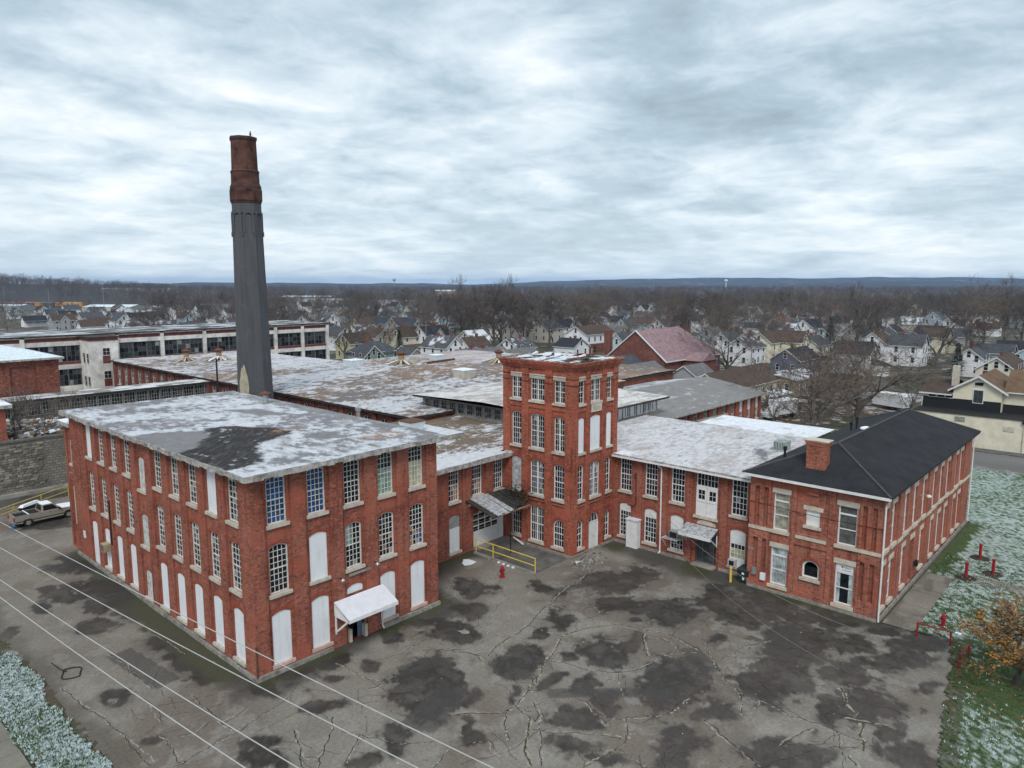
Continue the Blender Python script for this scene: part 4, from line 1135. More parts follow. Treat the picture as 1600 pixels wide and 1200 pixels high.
sheet('raised_membrane', 37.45, 50.45, 52.35, 61.95, .15, lambda X, Y: 8.91 + .05 * fbm(X * .5, Y * .7, 3), lambda X, Y: roofL_col(X * 1.1 + 40, Y * .9 - 6), WEAR_ROOF, linkb)
b = MB(); b.box(34.78, 48.9, 44.28, 44.36, 8.05, 8.45, FASCIA); b.lathe((48.65, 44.6, 8.15), [(.5, 0), (.55, .3), (.3, .45)], FASCIA, 10); b.build('fascia_board', linkb)
def roof_curb(x, y, z, s, h, mat, top, label, group=None):
    b = MB(); b.hexa([(x, y, z), (x + s, y, z), (x + s, y + s, z), (x, y + s, z), (x - .25, y - .25, z + h), (x + s + .25, y - .25, z + h), (x + s + .25, y + s + .25, z + h), (x - .25, y + s + .25, z + h)], mat)
    o = b.build('roof_hatch'); tag(o, label, 'roof hatch', group)
    b = MB(); b.box(x - .3, x + s + .3, y - .3, y + s + .3, z + h + .003, z + h + .09, top); b.build('lid', o)
    return o
HATCH_W = plain('white_hatch', (.66, .72, .76), .6, .1, 2.0)
roof_curb(46.6, 56.2, 8.93, 1.5, 1.0, HATCH_W, RUST, 'white box hatch with rusty lid on the link roof left of the tower')

# ------------------------------------------------------------------ tower
tower = thing('brick_tower', (48.6, 37.1, 0), 'four-storey square red brick tower in the courtyard corner', 'tower')
ft_l = Frame((48.6, 37.1, 0), (0, 1, 0), (-1, 0, 0))
ft_r = Frame((48.6, 37.1, 0), (1, 0, 0), (0, -1, 0))
TW_L, TW_R, TZ = 8.2, 6.7, 16.75
colsL = [(38.12, 39.30), (40.42, 42.02), (43.13, 44.28)]
colsR = [(49.47, 50.30), (51.2, 52.70), (53.63, 54.42)]
rowsT = [None, (5.0, 8.15), (9.3, 12.38), (13.62, 15.62)]
def tower_face(fr, L, cols, o, side):
    bays = []
    for k, (a, c_) in enumerate(cols):
        u0, u1 = a - o, c_ - o
        m = .16 if (u1 - u0) > 1 else .12
        low = (u0, u1, .62, 3.12, (u1 - u0) / 2)
        if side == 'l':
            if k == 1: low = (u0, u1, .62, 3.84, .0)
            if k == 2: low = (u0, u1, .72, 3.16, .2)
        else:
            if k == 1: low = (u0, u1, .06, 3.40, (u1 - u0) / 2)
        recs = [(.25 if not (side == 'r' and k == 1) else .02, 4.45, [low]), (4.5, 12.95, [(u0, u1, *rowsT[1], .16), (u0, u1, *rowsT[2], .16)]), (13.25, 16.5, [(u0, u1, *rowsT[3], 0)])]
        bays.append((u0 - m, u1 + m, recs))
    b = MB(); facade(b, fr, L, 0, TZ, bays, .1, BRICK_TOWER, ARCH); return b
tower_face(ft_l, TW_L, colsL, 37.1, 'l').build('left_wall', tower)
tower_face(ft_r, TW_R, colsR, 48.6, 'r').build('right_wall', tower)
b = MB(); back_walls(b, [(55.3, 37.1), (55.3, 45.3), (48.6, 45.3)], 0, TZ, BRICK_TOWER); b.build('rear_wall', tower)
b = MB()                                   # corbelled cornice, course by course
for i, (o, z0, z1) in enumerate(((.06, 15.55, 15.62), (.05, 16.50, 16.63), (.12, 16.63, 16.76), (.2, 16.76, 16.92), (.3, 16.92, 17.10), (.36, 17.10, 17.22))):
    for (x0, x1, y0, y1) in ((48.6 - o, 48.6, 37.1 - o, 45.3 + o), (48.6, 55.3 + o, 37.1 - o, 37.1), (55.3, 55.3 + o, 37.1, 45.3 + o), (48.6, 55.3, 45.3, 45.3 + o)):
        if i == 0: continue
        b.box(x0, x1, y0, y1, z0, z1, BRICK_TOWER)
b.build('cornice', tower)
b = MB()
for side in range(4):                       # crumbling coping bricks
    for i in range(30):
        t = i / 30
        p = [(48.26 + 7.3 * t, 36.76), (55.64, 36.78 + 8.8 * t), (48.26 + 7.3 * t, 45.62), (48.26, 36.78 + 8.8 * t)][side]
        h = random.uniform(.0, .11)
        if h > .03:
            b.box(p[0], p[0] + .22, p[1], p[1] + .22, 17.221, 17.221 + h, STONE_DK if random.random() < .6 else BRICK_TOWER)
tag(b.build('coping', tower), kind='stuff')
def towroof(X, Y):
    f = fbm(X * .9, Y * 2.6, 4, .6); g = fbm(X * .5 + 3, Y * .5, 3)
    out = np.ones(X.shape + (3,)) * np.array([.035, .034, .035]) * (.6 + .8 * f)[..., None]
    return mixc3(out, [.72, .76, .80], sstep(.46, .56, f + (g - .5) * .7) * .92)
sheet('roof_membrane', 48.5, 55.4, 37.0, 45.4, .12, lambda X, Y: 17.16 + .16 * fbm(X * .8, Y * 1.4, 3), towroof, WEAR_ROOF, tower)
for i in range(13):
    b = MB()
    x, y, a, L = random.uniform(49.2, 54.5), random.uniform(38.0, 44.6), random.uniform(-.6, .6), random.uniform(.9, 2.3)
    dx, dy = math.cos(a) * L / 2, math.sin(a) * L / 2
    z = 17.36
    b.hexa([(x - dx, y - dy - .12, z), (x + dx, y + dy - .12, z), (x + dx, y + dy + .12, z), (x - dx, y - dy + .12, z)] + [(x - dx, y - dy - .12, z + .05), (x + dx, y + dy - .12, z + .15), (x + dx, y + dy + .12, z + .15), (x - dx, y - dy + .12, z + .05)], pick([(BLACK, .5), (SNOW, .3), (RUST, .2)]))
    b.build('loose_board', tower)
TP = [(GL_DARK, .74), (GL_MID, .16), (GL_LITE, .05), (HOLE, .05)]
for fr, cols, o, side in ((ft_l, colsL, 37.1, 'l'), (ft_r, colsR, 48.6, 'r')):
    for k, (a, c_) in enumerate(cols):
        u0, u1 = a - o, c_ - o
        wide = (u1 - u0) > 1.4
        nc = 6 if wide else (4 if u1 - u0 > 1 else 2)
        tw = wide or (side == 'l')
        window(tower, fr, u0, u1, 13.62, 15.62, 0, -.2, nc, 4, panes=TP, bar=.026, twin=tw, wallw=-.1, lintel=.38)
        if side == 'r':
            board(tower, fr, u0, u1, 9.3, 12.38, .16, -.15, wallw=-.1)
        else:
            window(tower, fr, u0, u1, 9.3, 12.38, .16, -.2, nc, 6, panes=TP, bar=.026, twin=wide or k == 0, wallw=-.1)
        if side == 'l' and k == 2:
            board(tower, fr, u0, u1, 5.0, 8.15, .16, -.15, plain('grimy_board', (.46, .47, .48), .7, .35, 3.0), wallw=-.1)
        else:
            window(tower, fr, u0, u1, 5.0, 8.15, .16, -.2, nc, 6, panes=TP, bar=.026, twin=wide, wallw=-.1, frame=FRAME_W)
        if side == 'r' and k == 1:
            d = MB(); fw = 0.1
            for (x0, x1) in ((u0 + .05, u0 + .75), (u0 + .76, u1 - .05)):
                d.fbox(fr, x0, x1, .06, 2.45, -.3, -.2, WHITE)
            dd = d.build('door', tower)
            d = MB(); d.fbox(fr, u0 + .84, u0 + .90, 1.1, 1.2, -.2, -.14, STEEL); d.build('handle', dd)
            window(tower, fr, u0, u1, 2.5, 3.40, (u1 - u0) / 2 - .02, -.2, 3, 1, frame=WHITE, sill=None, rail=False, name='fanlight')
            d = MB()
            d.fbox(fr, u0, u0 + .07, .06, 2.5, -.24, -.15, WHITE); d.fbox(fr, u1 - .07, u1, .06, 2.5, -.24, -.15, WHITE)
            d.build('door_frame', tower)
            continue
        if side == 'l' and k == 1:
            window(tower, fr, u0, u1, .62, 3.84, 0, -.2, 6, 4, panes=[(GL_DARK, .8), (GL_MID, .2)], twin=True, frame=FRAME_W, wallw=-.1)
        elif side == 'l' and k == 2:
            window(tower, fr, u0, u1, .72, 3.16, .2, -.2, 4, 4, panes=TP, wallw=-.1)
        else:
            window(tower, fr, u0, u1, .62, 3.12, (u1 - u0) / 2, -.2, 4 if u1 - u0 > 1 else 2, 4, panes=[(GL_DARK, .85), (GL_MID, .15)], frame=FRAME_W, wallw=-.1)
# carved date stone: a plain tablet with a sunk panel and worn strokes
b = MB(); b.fbox(ft_r, 2.58, 4.12, 12.72, 13.40, -.12, .05, STONE); ds = b.build('date_stone', tower)
b = MB()
for i in range(4): b.fbox(ft_r, 2.86 + i * .28, 2.93 + i * .28, 12.88, 13.2, .05, .058, STONE_DK)
b.build('carving', ds)
b = MB(); b.box(48.45, 55.3, 36.96, 37.1, 0, .2, STONE_DK); b.box(48.46, 48.6, 37.1, 45, 0, .22, STONE_DK); b.build('plinth', tower)
for z in (15.0, 15.55):
    b = MB()
    b.path([(48.55, 45.3, z + .35), (48.55, 37.05, z + .3), (55.35, 37.05, z + .35)], .022, BLACK, 5); b.build('cable', tower)

# ------------------------------------------------------------------ courtyard wing
wing = thing('courtyard_wing', (55.0, 23.4, 0), 'two-storey red brick wing with white entrance canopy, between tower and offices', 'factory')
fw_ = Frame((55.0, 23.4, 0), (0, 1, 0), (-1, 0, 0))
Y0 = 23.4
W_UP = [(35.33, 36.56), (32.61, 33.88), (29.92, 31.21), (26.83, 28.83), (24.25, 25.61)]
bays = []
for k, (a, c_) in enumerate(reversed(W_UP)):
    u0, u1 = a - Y0, c_ - Y0
    if k == 1:
        recs = [(.02, 8.15, [(26.8 - Y0, 28.72 - Y0, .1, 2.85, 0), (u0, u1, 4.3, 8.1, 0)])]
    else:
        recs = [(.25, 8.15, [(u0, u1, .66, 3.84, .2), (u0, u1, 5.0, 8.1, .12)])]
    bays.append((u0 - .28 if k else max(.1, u0 - .28), u1 + .28 if k != 4 else u1 + .14, recs))
b = MB(); facade(b, fw_, 13.85, 0, 8.22, bays, RD, BRICK, ARCH); b.build('front_wall', wing)
b = MB(); back_walls(b, [(55, 23.4), (72, 23.4), (72, 44.5), (55.3, 44.5)], 0, 8.22, BRICK); b.build('rear_wall', wing)
WP = [(GL_DARK, .84), (GL_MID, .12), (GL_LITE, .02), (HOLE, .02)]
for k, (a, c_) in enumerate(W_UP):
    u0, u1 = a - Y0, c_ - Y0
    if k == 3:
        window(wing, fw_, u0, u1, 6.85, 8.1, 0, -.23, 6, 2, panes=WP, frame=WHITE, sill=None, rail=False, name='transom_window')
        d = MB()
        d.fbox(fw_, u0, u1, 4.3, 6.85, -.3, -.2, WHITE)
        dd = d.build('loading_door', wing)
        d = MB()
        for j in (0, 1):
            s = u0 + .2 + j * ((u1 - u0) / 2)
            for p in range(2):
                for q in range(2):
                    d.fbox(fw_, s + p * .31, s + p * .31 + .27, 5.75 + q * .42, 6.12 + q * .42, -.205, -.192, GL_DARK)
        d.build('pane', dd)
        d = MB(); d.fbox(fw_, u0 + .1, u1 - .1, 5.5, 5.56, -.2, -.17, FRAME); d.fbox(fw_, (u0 + u1) / 2 - .03, (u0 + u1) / 2 + .03, 4.32, 6.85, -.2, -.175, FRAME); d.build('rail', dd)
        sill_part(fw_, u0, u1, 4.3, -RD, dd, plain('rust_streaked_sill', (.52, .47, .40), .8, .25, 2.5), .22)
        continue
    window(wing, fw_, u0, u1, 5.0, 8.1, .12, -.23, 4, 6, panes=WP, frame=FRAME_W, wallw=-RD)
for k, (a, c_) in enumerate(W_UP):
    if k == 3: continue
    u0, u1 = a - Y0, c_ - Y0
    zt = {0: 3.1, 1: 3.05, 2: 2.55, 4: 2.62}[k]
    za = 1.25 if k == 4 else .66
    window(wing, fw_, u0, u1, za, zt, 0, -.23, 4, {0: 6, 1: 5, 2: 4, 4: 3}[k], panes=WP, frame=FRAME_W, wallw=-RD, rail=False, sill=None if k == 4 else SILL,
           paint=(lambda i, j, c, r: GL_CREAM if (j == 0) or (j == 1 and random.random() < .5) else None) if k == 4 else None)
    board(wing, fw_, u0, u1, zt + .003, 3.84, .2, -.22, WHITE, sill=None, name='arch_panel')
    if k == 4:
        b = MB(); b.fbox(fw_, u0 + .7, u1 - .02, .66, 1.24, -.3, .14, plain('pale_metal', (.5, .5, .49), .5, .1)); o = b.build('air_conditioner', wing)
        b = MB(); b.fbox(fw_, u0 + .8, u1 - .12, .75, 1.15, .14, .15, BLACK); b.build('grille', o)
        b = MB(); b.fbox(fw_, u0 + .02, u0 + .69, .66, 1.24, -.24, -.2, WHITE); b.build('infill_panel', wing)
        sill_part(fw_, u0, u1, .66, -RD, wing, SILL)
# glazed entrance
u0, u1 = 26.8 - Y0, 28.72 - Y0
BRONZE = plain('bronze_frame', (.16, .16, .155), .45, .15, 3.0, metallic=.4)
d = MB()
for a, c_ in ((u0, u0 + .07), (u1 - .07, u1), (u0 + 1.28, u0 + 1.36), (u0 + .28, u0 + .34)): d.fbox(fw_, a, c_, .1, 2.85, -.4, -.32, BRONZE)
d.fbox(fw_, u0, u1, 2.72, 2.85, -.41, -.31, BRONZE); d.fbox(fw_, u0, u1, .1, .2, -.41, -.31, BRONZE); d.fbox(fw_, u0 + .34, u0 + 1.28, 1.1, 1.18, -.4, -.33, BRONZE)
dd = d.build('entrance_door', wing)
d = MB(); d.fbox(fw_, u0 + .03, u1 - .03, .15, 2.8, -.38, -.36, GL_MID); d.build('glass', dd)
d = MB(); d.fbox(fw_, u0 - .1, u1 + .1, 0, .11, -.4, .55, CONC); d.build('door_step', wing)
board(wing, fw_, u0 + .1, u1 - .1, 3.55, 3.98, .25, -.1, STONE, sill=None, name='arch_panel')
cn = MB()
a, e, cz, co = 26.62 - Y0, 29.55 - Y0, 3.5, 1.35
cn.hexa([fw_(a, cz - .1, 0), fw_(e, cz - .1, 0), fw_(e, cz - .62, co), fw_(a, cz - .62, co), fw_(a, cz, 0), fw_(e, cz, 0), fw_(e, cz - .5, co), fw_(a, cz - .5, co)], TIN_S)
cp = cn.build('canopy', wing)
cn = MB(); cn.fbox(fw_, a - .02, e + .02, cz - .75, cz - .5, co - .02, co + .06, WHITE); cn.build('canopy_trim', cp)
for u in (a + .02, e - .1):
    cn = MB(); cn.fbox(fw_, u, u + .08, 1.9, cz - .62, 0, .08, WHITE)
    cn.hexa([fw_(u, 1.95, .06), fw_(u + .08, 1.95, .06), fw_(u + .08, 2.05, .06), fw_(u, 2.05, .06), fw_(u, 2.8, co - .15), fw_(u + .08, 2.8, co - .15), fw_(u + .08, 2.9, co - .15), fw_(u, 2.9, co - .15)], WHITE); cn.build('canopy_bracket', cp)
# white cupboard, drainpipe, conduits, window unit on its shelf
b = MB(); b.fbox(fw_, 34.15 - Y0, 35.3 - Y0, .02, 2.6, .02, .62, WHITE); b.fbox(fw_, 34.08 - Y0, 35.37 - Y0, 2.601, 2.70, 0, .7, SNOW_ICE)
tag(b.build('wall_cupboard'), 'tall white box cupboard standing against the courtyard wing near the tower', 'cupboard')
b = MB(); b.path([fw_(32.35 - Y0, 8.1, .35), fw_(32.1 - Y0, 7.8, .1), fw_(32.05 - Y0, .2, .1), fw_(32.05 - Y0, .1, .35)], .07, WHITE, 8); b.build('downpipe', wing)
b = MB(); b.path([fw_(34.75 - Y0, 6.6, .04), fw_(34.7 - Y0, 4.0, .04), fw_(34.95 - Y0, 3.75, .04), fw_(35.6 - Y0, 3.75, .04)], .035, BLACK, 6); b.fbox(fw_, 34.65 - Y0, 34.9 - Y0, 6.5, 6.9, 0, .12, RUST); b.build('conduit', wing)
b = MB(); b.fbox(fw_, 30.15 - Y0, 31.0 - Y0, 1.85, 2.5, -.2, .45, STEEL); o = b.build('air_conditioner', wing)
b = MB(); b.fbox(fw_, 30.22 - Y0, 30.93 - Y0, 1.92, 2.42, .45, .46, BLACK); b.build('grille', o)
b = MB()
for u in (30.1 - Y0, 31.5 - Y0): b.path([fw_(u, 1.8, 0), fw_(u, 1.8, .75), fw_(u, .9, .02)], .025, WHITE, 5)
for w in (.25, .5, .75): b.path([fw_(30.05 - Y0, 1.81, w), fw_(31.55 - Y0, 1.81, w)], .022, WHITE, 5)
b.build('unit_bracket', wing)
for i in range(9):
    b = MB()
    a_, e_ = 23.4 + 13.6 * i / 9, 23.4 + 13.6 * (i + 1) / 9
    if a_ < 28.7 and e_ > 26.7: continue
    b.box(54.84, 55.0, a_, e_ - .015, 0, .2 + random.uniform(-.03, .03), STONE_DK)
    b.build('foundation_stone', wing)
b = MB(); b.box(54.5, 72.3, 23.42, 37.0, 8.22, 8.45, FASCIA, skip='t'); b.box(55.35, 72.3, 37.0, 44.6, 8.22, 8.45, FASCIA, skip='t'); b.build('roof_slab', wing)
b = MB(); b.box(54.38, 54.5, 23.42, 37.05, 8.20, 8.36, FRAME_W); b.box(54.42, 54.5, 23.42, 37.05, 8.36, 8.49, FASCIA); b.build('gutter', wing)
def roofW_col(X, Y):
    g = fbm(X * .16, Y * .35, 5, .6); f = fbm(X * 1.5, Y * 3.2, 6, .72); h = fbm(X * 4, Y * 4, 3)
    out = np.ones(X.shape + (3,)) * np.array([.44, .41, .405]) * (.75 + .5 * f)[..., None]
    out = mixc3(out, [.64, .64, .67], sstep(.30, .75, .55 + (g - .5) * .9 + (f - .5) * 1.3) * .85)
    seam = 1 - sstep(.02, .09, np.abs((X + .12 * g) % 1.05 - .5))
    out = out * (1 - .14 * seam * sstep(.35, .6, h))[..., None]
    out = mixc3(out, [.16, .15, .16], sstep(.66, .76, fbm(X * .9 + 11, Y * 2.2 + 3, 5, .65)) * .7)
    out = mixc3(out, [.10, .10, .11], (1 - sstep(.4, 1.1, ell(X, Y, 63.0, 26.5, 2.6, .9, .5) + (f - .5) * 1.6)) * .8)
    out = mixc3(out, [.78, .81, .85], (1 - sstep(.5, 1.1, ell(X, Y, 55.2, 36.2, 1.2, .8) + (f - .5))) * .9)
    return out
sheet('roof_membrane', 54.48, 72.3, 23.42, 44.6, .14, lambda X, Y: 8.47 + .05 * fbm(X * .4, Y * .6, 3) + .012 * (X - 54.5), roofW_col, WEAR_ROOF, wing, mask=lambda x, y: ~((x < 55.4) & (y > 37.0)))
# ------------------------------------------------------------------ hip-roofed offices
office = thing('office_house', (53.7, 13.65, 0), 'red brick offices with black hipped roof and stone window heads, at right', 'building')
OX, OY = 53.7, 13.65
fo_f = Frame((OX, OY, 0), (0, 1, 0), (-1, 0, 0))
fo_r = Frame((OX, OY, 0), (1, 0, 0), (0, -1, 0))
OZ = 9.2
oy = lambda y: y - OY
D = .11
def slot(a, c_, z0, z1): return (a, c_, [(z0[0], z0[1], []), (z1[0], z1[1], [])], .26)
b = MB()
SL = ((1.2, 4.15), (5.1, 8.3))
bays = [slot(.40, .72, *SL), slot(1.07, 1.39, *SL),
        (oy(15.2), oy(16.95), [(.25, 9.0, [(oy(15.41), oy(16.73), .52, 3.62, 0), (oy(15.41), oy(16.75), 5.05, 8.0, 0)])]),
        (oy(17.35), oy(19.75), [(.6, 4.3, [(oy(17.87), oy(19.14), 1.85, 3.25, .4)]), (5.2, 8.7, [(oy(18.0), oy(19.05), 5.95, 7.15, 0)])]),
        (oy(20.1), oy(21.75), [(.25, 9.0, [(oy(20.28), oy(21.58), .62, 3.65, 0), (oy(20.32), oy(21.54), 5.05, 8.0, 0)])]),
        slot(oy(21.93), oy(22.27), *SL), slot(oy(22.62), oy(23.0), *SL)]
facade(b, fo_f, oy(23.4), 0, OZ, bays, D, BRICK_HOUSE, ARCH)
b.build('front_wall', office)
RX = [54.75, 56.7, 59.95, 62.6, 65.4, 68.75, 71.3, 73.8, 77.15, 79.3]
b = MB()
groups = [(0, 1), (2, 3, 4), (5, 6, 7), (8, 9)]
bays = []
for g in groups:
    ops = []
    for i in g:
        c = RX[i] - OX
        ops.append((c - .52, c + .52))
    u0, u1 = ops[0][0] - .45, ops[-1][1] + .45
    bays.append((u0, u1, ops, g))
cur = 0.0
def quad(a, e, z0, z1, w): b.poly([fo_r(a, z0, w), fo_r(e, z0, w), fo_r(e, z1, w), fo_r(a, z1, w)], BRICK_HOUSE)
for u0, u1, ops, g in bays:
    quad(cur, u0, 0, OZ, 0)
    edges = [u0] + [(ops[i][1] + ops[i + 1][0]) / 2 for i in range(len(ops) - 1)] + [u1]
    for i, (a, c_) in enumerate(ops):
        lo = (a, c_, .25 if g[i] == 3 else .75, 3.85, 0)
        wall_face(b, fo_r, edges[i], edges[i + 1], 0, OZ, -D, [lo, (a, c_, 5.05, 8.1, 0)], BRICK_HOUSE, .3)
    for u in (u0, u1):
        b.poly([fo_r(u, 0, 0), fo_r(u, OZ, 0), fo_r(u, OZ, -D), fo_r(u, 0, -D)], BRICK_HOUSE)
    cur = u1
LEN = 29.6
quad(cur, LEN, 0, OZ, 0)
b.build('side_wall', office)
b = MB(); back_walls(b, [(OX + LEN, OY), (OX + LEN, 23.4), (OX, 23.4)], 0, OZ, BRICK_HOUSE); b.build('rear_wall', office)
def sash(fr, u0, u1, za, zb, pan, name='window', upper=.72):
    o = window(office, fr, u0, u1, za, zb, 0, -D - .14, 1, 1, frame=FRAME_W, fw=.1, panes=[(pan, 1)], sill=STONE, wallw=-D, rail=False, lintel=.38, sill_h=.24, name=name)
    m = MB(); z1 = za + (zb - za) * .78; z2 = za + (zb - za) * .40
    m.fbox(fr, u0 + .05, u1 - .05, z1 - .06, z1 + .06, -D - .2, -D - .13, FRAME_W); m.fbox(fr, u0 + .08, u1 - .08, z2 - .035, z2 + .035, -D - .2, -D - .135, FRAME_W); m.build('sash_rail', o)
    return o
sash(fo_f, oy(20.32), oy(21.54), 5.05, 8.0, GL_SHADE); sash(fo_f, oy(15.41), oy(16.75), 5.05, 8.0, GL_GREYSH)
o = sash(fo_f, oy(20.28), oy(21.58), .62, 3.65, GL_CURTAIN)
m = MB()
for i in range(9):
    u = oy(20.45) + i * .115
    m.fbox(fo_f, u, u + .045, .8, 3.0, -D - .193, -D - .186, GL_LITE)
m.build('curtain', o)
o = sash(fo_f, oy(15.41), oy(16.73), .52, 3.62, GL_DARK)
m = MB(); m.fbox(fo_f, oy(15.5), oy(15.78), .64, 2.85, -D - .193, -D - .18, GL_CURTAIN); m.fbox(fo_f, oy(16.38), oy(16.64), .64, 2.85, -D - .193, -D - .18, GL_CURTAIN); m.build('curtain', o)
SIGNINK = plain('sign_ink', (.08, .09, .12), .6, .1)
m = MB(); m.fbox(fo_f, oy(15.5), oy(16.64), 2.98, 3.55, -D - .14, -D - .11, WHITE); sg = m.build('sign_panel', o)
m = MB()
m.fbox(fo_f, oy(16.2), oy(16.32), 3.31, 3.43, -D - .11, -D - .103, SIGNINK)
for i in range(8): m.fbox(fo_f, oy(16.12) - i * .07, oy(16.16) - i * .07, 3.30, 3.30 + random.uniform(.06, .1), -D - .11, -D - .103, SIGNINK)
for i in range(13): m.fbox(fo_f, oy(16.25) - i * .052, oy(16.28) - i * .052, 3.12, 3.12 + random.uniform(.035, .06), -D - .11, -D - .103, SIGNINK)
m.build('lettering', sg)
o = board(office, fo_f, oy(18.0), oy(19.05), 5.95, 7.15, 0, -D - .1, WHITE, sill=STONE, wallw=-D)
m = MB(); m.fbox(fo_f, oy(17.8), oy(19.25), 7.151, 7.47, -D - .1, -D + .05, STONE); m.build('lintel', o)
window(office, fo_f, oy(17.87), oy(19.14), 1.85, 3.25, .4, -D - .14, 1, 1, frame=FRAME_W, fw=.13, panes=[(GL_DARK, 1)], sill=SILL, wallw=-D, rail=False)
m = MB()
for (a, e) in ((OY - .02, 15.38), (17.45, 19.7), (21.6, 23.42)):
    m.fbox(fo_f, oy(a), oy(e), 4.83, 5.07, -.02, .07, STONE)
m.fbox(fo_f, oy(19.8) + 3.1, oy(23.35), 3.05, 3.2, -.02, .05, STONE_DK)
m.build('stone_band', office)
for i, x in enumerate(RX):
    c = x - OX
    for lv in (0, 1):
        za, zb = ((.75, 3.85), (5.05, 8.1))[lv]
        if lv == 0 and i == 3:
            d = MB(); d.fbox(fo_r, c - .5, c + .5, .25, 2.6, -D - .3, -D - .24, plain('grey_door', (.20, .22, .24), .5, .1)); dd = d.build('door', office)
            d = MB(); d.fbox(fo_r, c - .42, c + .42, 2.65, 3.75, -D - .29, -D - .26, GL_MID); d.build('glass', dd)
            d = MB(); d.fbox(fo_r, c - .64, c + .64, 3.851, 4.25, -D - .15, -D + .04, STONE); d.build('lintel', dd)
            continue
        sash(fo_r, c - .52, c + .52, za, zb, pick([(GL_SHADE, .5), (GL_GREYSH, .3), (GL_LITE, .2)]))
m = MB()
cur = 0
for u0, u1, ops, g in bays:
    m.fbox(fo_r, cur, u0, 4.78, 5.03, -.02, .07, STONE); m.fbox(fo_r, u0, u1, 4.78, 5.03, -D - .02, -D + .07, STONE); cur = u1
m.fbox(fo_r, cur, LEN, 4.78, 5.03, -.02, .07, STONE); m.build('stone_band', office, label=None)
for i in range(20):
    m = MB()
    a, e = LEN * i / 20, LEN * (i + 1) / 20
    m.fbox(fo_r, a, e - .015, 0, .3 + random.uniform(-.02, .03), 0.002, .14, STONE_DK)
    m.build('foundation_stone', office)
for i in range(7):
    m = MB()
    a, e = 9.7 * i / 7, 9.7 * (i + 1) / 7
    m.fbox(fo_f, a, e - .015, 0, .2 + random.uniform(-.02, .05), 0.002, .13, STONE_DK)
    m.build('foundation_stone', office)
m = MB()
for i, (h_, z0_, z1_) in enumerate(((.95, 8.72, 8.9), (.7, 8.56, 8.72), (.45, 8.38, 8.56))): m.fbox(fo_f, oy(18.55) - h_, oy(18.55) + h_, z0_, z1_, -D - .02, .10 - .02 * i, BRICK_HOUSE)
m.build('corbel', office)
# roof with white eave boards
ex0, ex1, ey0, ey1, ez = OX - .55, OX + LEN + .55, OY - .5, 23.9, 9.32
rz, rx0, rx1, ryc = 11.55, 58.5, 78.9, 18.55
m = MB()
C = [(ex0, ey0, ez), (ex1, ey0, ez), (ex1, ey1, ez), (ex0, ey1, ez)]
R0, R1 = (rx0, ryc, rz), (rx1, ryc, rz)
m.poly([C[0], C[1], R1, R0], SHINGLE); m.poly([C[1], C[2], R1], SHINGLE); m.poly([C[2], C[3], R0, R1], SHINGLE); m.poly([C[3], C[0], R0], SHINGLE)
rf = m.build('roof', office)
m = MB()
for a, e in ((C[0], R0), (C[1], R1), (C[3], R0), (C[2], R1), (R0, R1)):
    a2, e2 = Vector(a) + Vector((0, 0, .02)), Vector(e) + Vector((0, 0, .02))
    m.tube(a2, e2, .09, .09, RIDGE, 6)
m.build('ridge_cap', rf)
m = MB()
m.box(ex0, ex0 + .12, ey0, ey1, ez - .22, ez - .01, WHITE); m.box(ex0 + .12, ex1, ey0, ey0 + .1, ez - .16, ez - .012, BLACK); m.box(ex0 + .12, ex1, ey0 + .1, OY - .001, ez - .2, ez - .06, FASCIA); m.box(ex0 + .12, OX - .001, ey0 + .12, ey1, ez - .2, ez - .06, WHITE)
m.box(ex1 - .1, ex1, ey0 + .1, ey1, ez - .2, ez - .012, FASCIA)
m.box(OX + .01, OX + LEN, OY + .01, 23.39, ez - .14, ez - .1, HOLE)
m.build('eave_board', rf)
m = MB()
m.path([(ex0 + .05, ey0 + .05, ez - .2), (OX - .12, OY - .12, ez - .7), (OX - .12, OY - .12, 4.6), (OX - .14, OY - .14, 4.5), (OX - .12, OY - .12, 2.6), (OX - .12, OY - .12, .1)], .06, WHITE, 8)
m.build('downpipe', office)
m = MB(); m.path([(OX + LEN + .1, OY - .12, ez - .2), (OX + LEN + .1, OY - .12, .1)], .06, WHITE, 8); m.build('downpipe', office)
m = MB()
cx, cy = 55.35, 18.95
for i, (h, z0, z1) in enumerate(((.80, 9.3, 9.75), (.72, 9.75, 11.85), (.80, 11.85, 12.05), (.86, 12.05, 12.2))):
    m.box(cx - h * .62, cx + h * .62, cy - h, cy + h, z0, z1, BRICK_HOUSE)
ch = m.build('chimney', rf)
m = MB(); m.box(cx - .56, cx + .56, cy - .9, cy + .9, 12.201, 12.27, STONE); m.build('chimney_cap', ch)
def up(x, y): return min(ez + (x - ex0) * (rz - ez) / (rx0 - ex0), ez + (y - ey0) * (rz - ez) / (ryc - ey0), ez + (ey1 - y) * (rz - ez) / (ey1 - ryc))
for (x, y, h, m_) in ((57.2, 22.2, .9, BLACK), (69.5, 21.0, .8, BLACK), (70.4, 20.8, 1.1, BLACK)):
    m = MB(); m.tube((x, y, up(x, y) - .1), (x, y, up(x, y) + h), .1, .1, m_, 8); m.tube((x, y, up(x, y) + h - .25), (x, y, up(x, y) + h), .17, .17, m_, 8); m.build('vent_pipe', rf)
m = MB(); m.lathe((67.0, 19.0, up(67, 19) - .02), [(.5, 0), (.42, .12), (.2, .2)], SNOW, 12); m.build('snow_patch', rf)
for y in (22.05, 22.75):
    z = 1.4 if y > 22.5 else 1.1
    m = MB(); m.fbox(fo_f, oy(y) - .19, oy(y) + .19, z - .28, z + .28, .0, .2, STEEL if y > 22.5 else BOARD); m.build('meter_box', office)
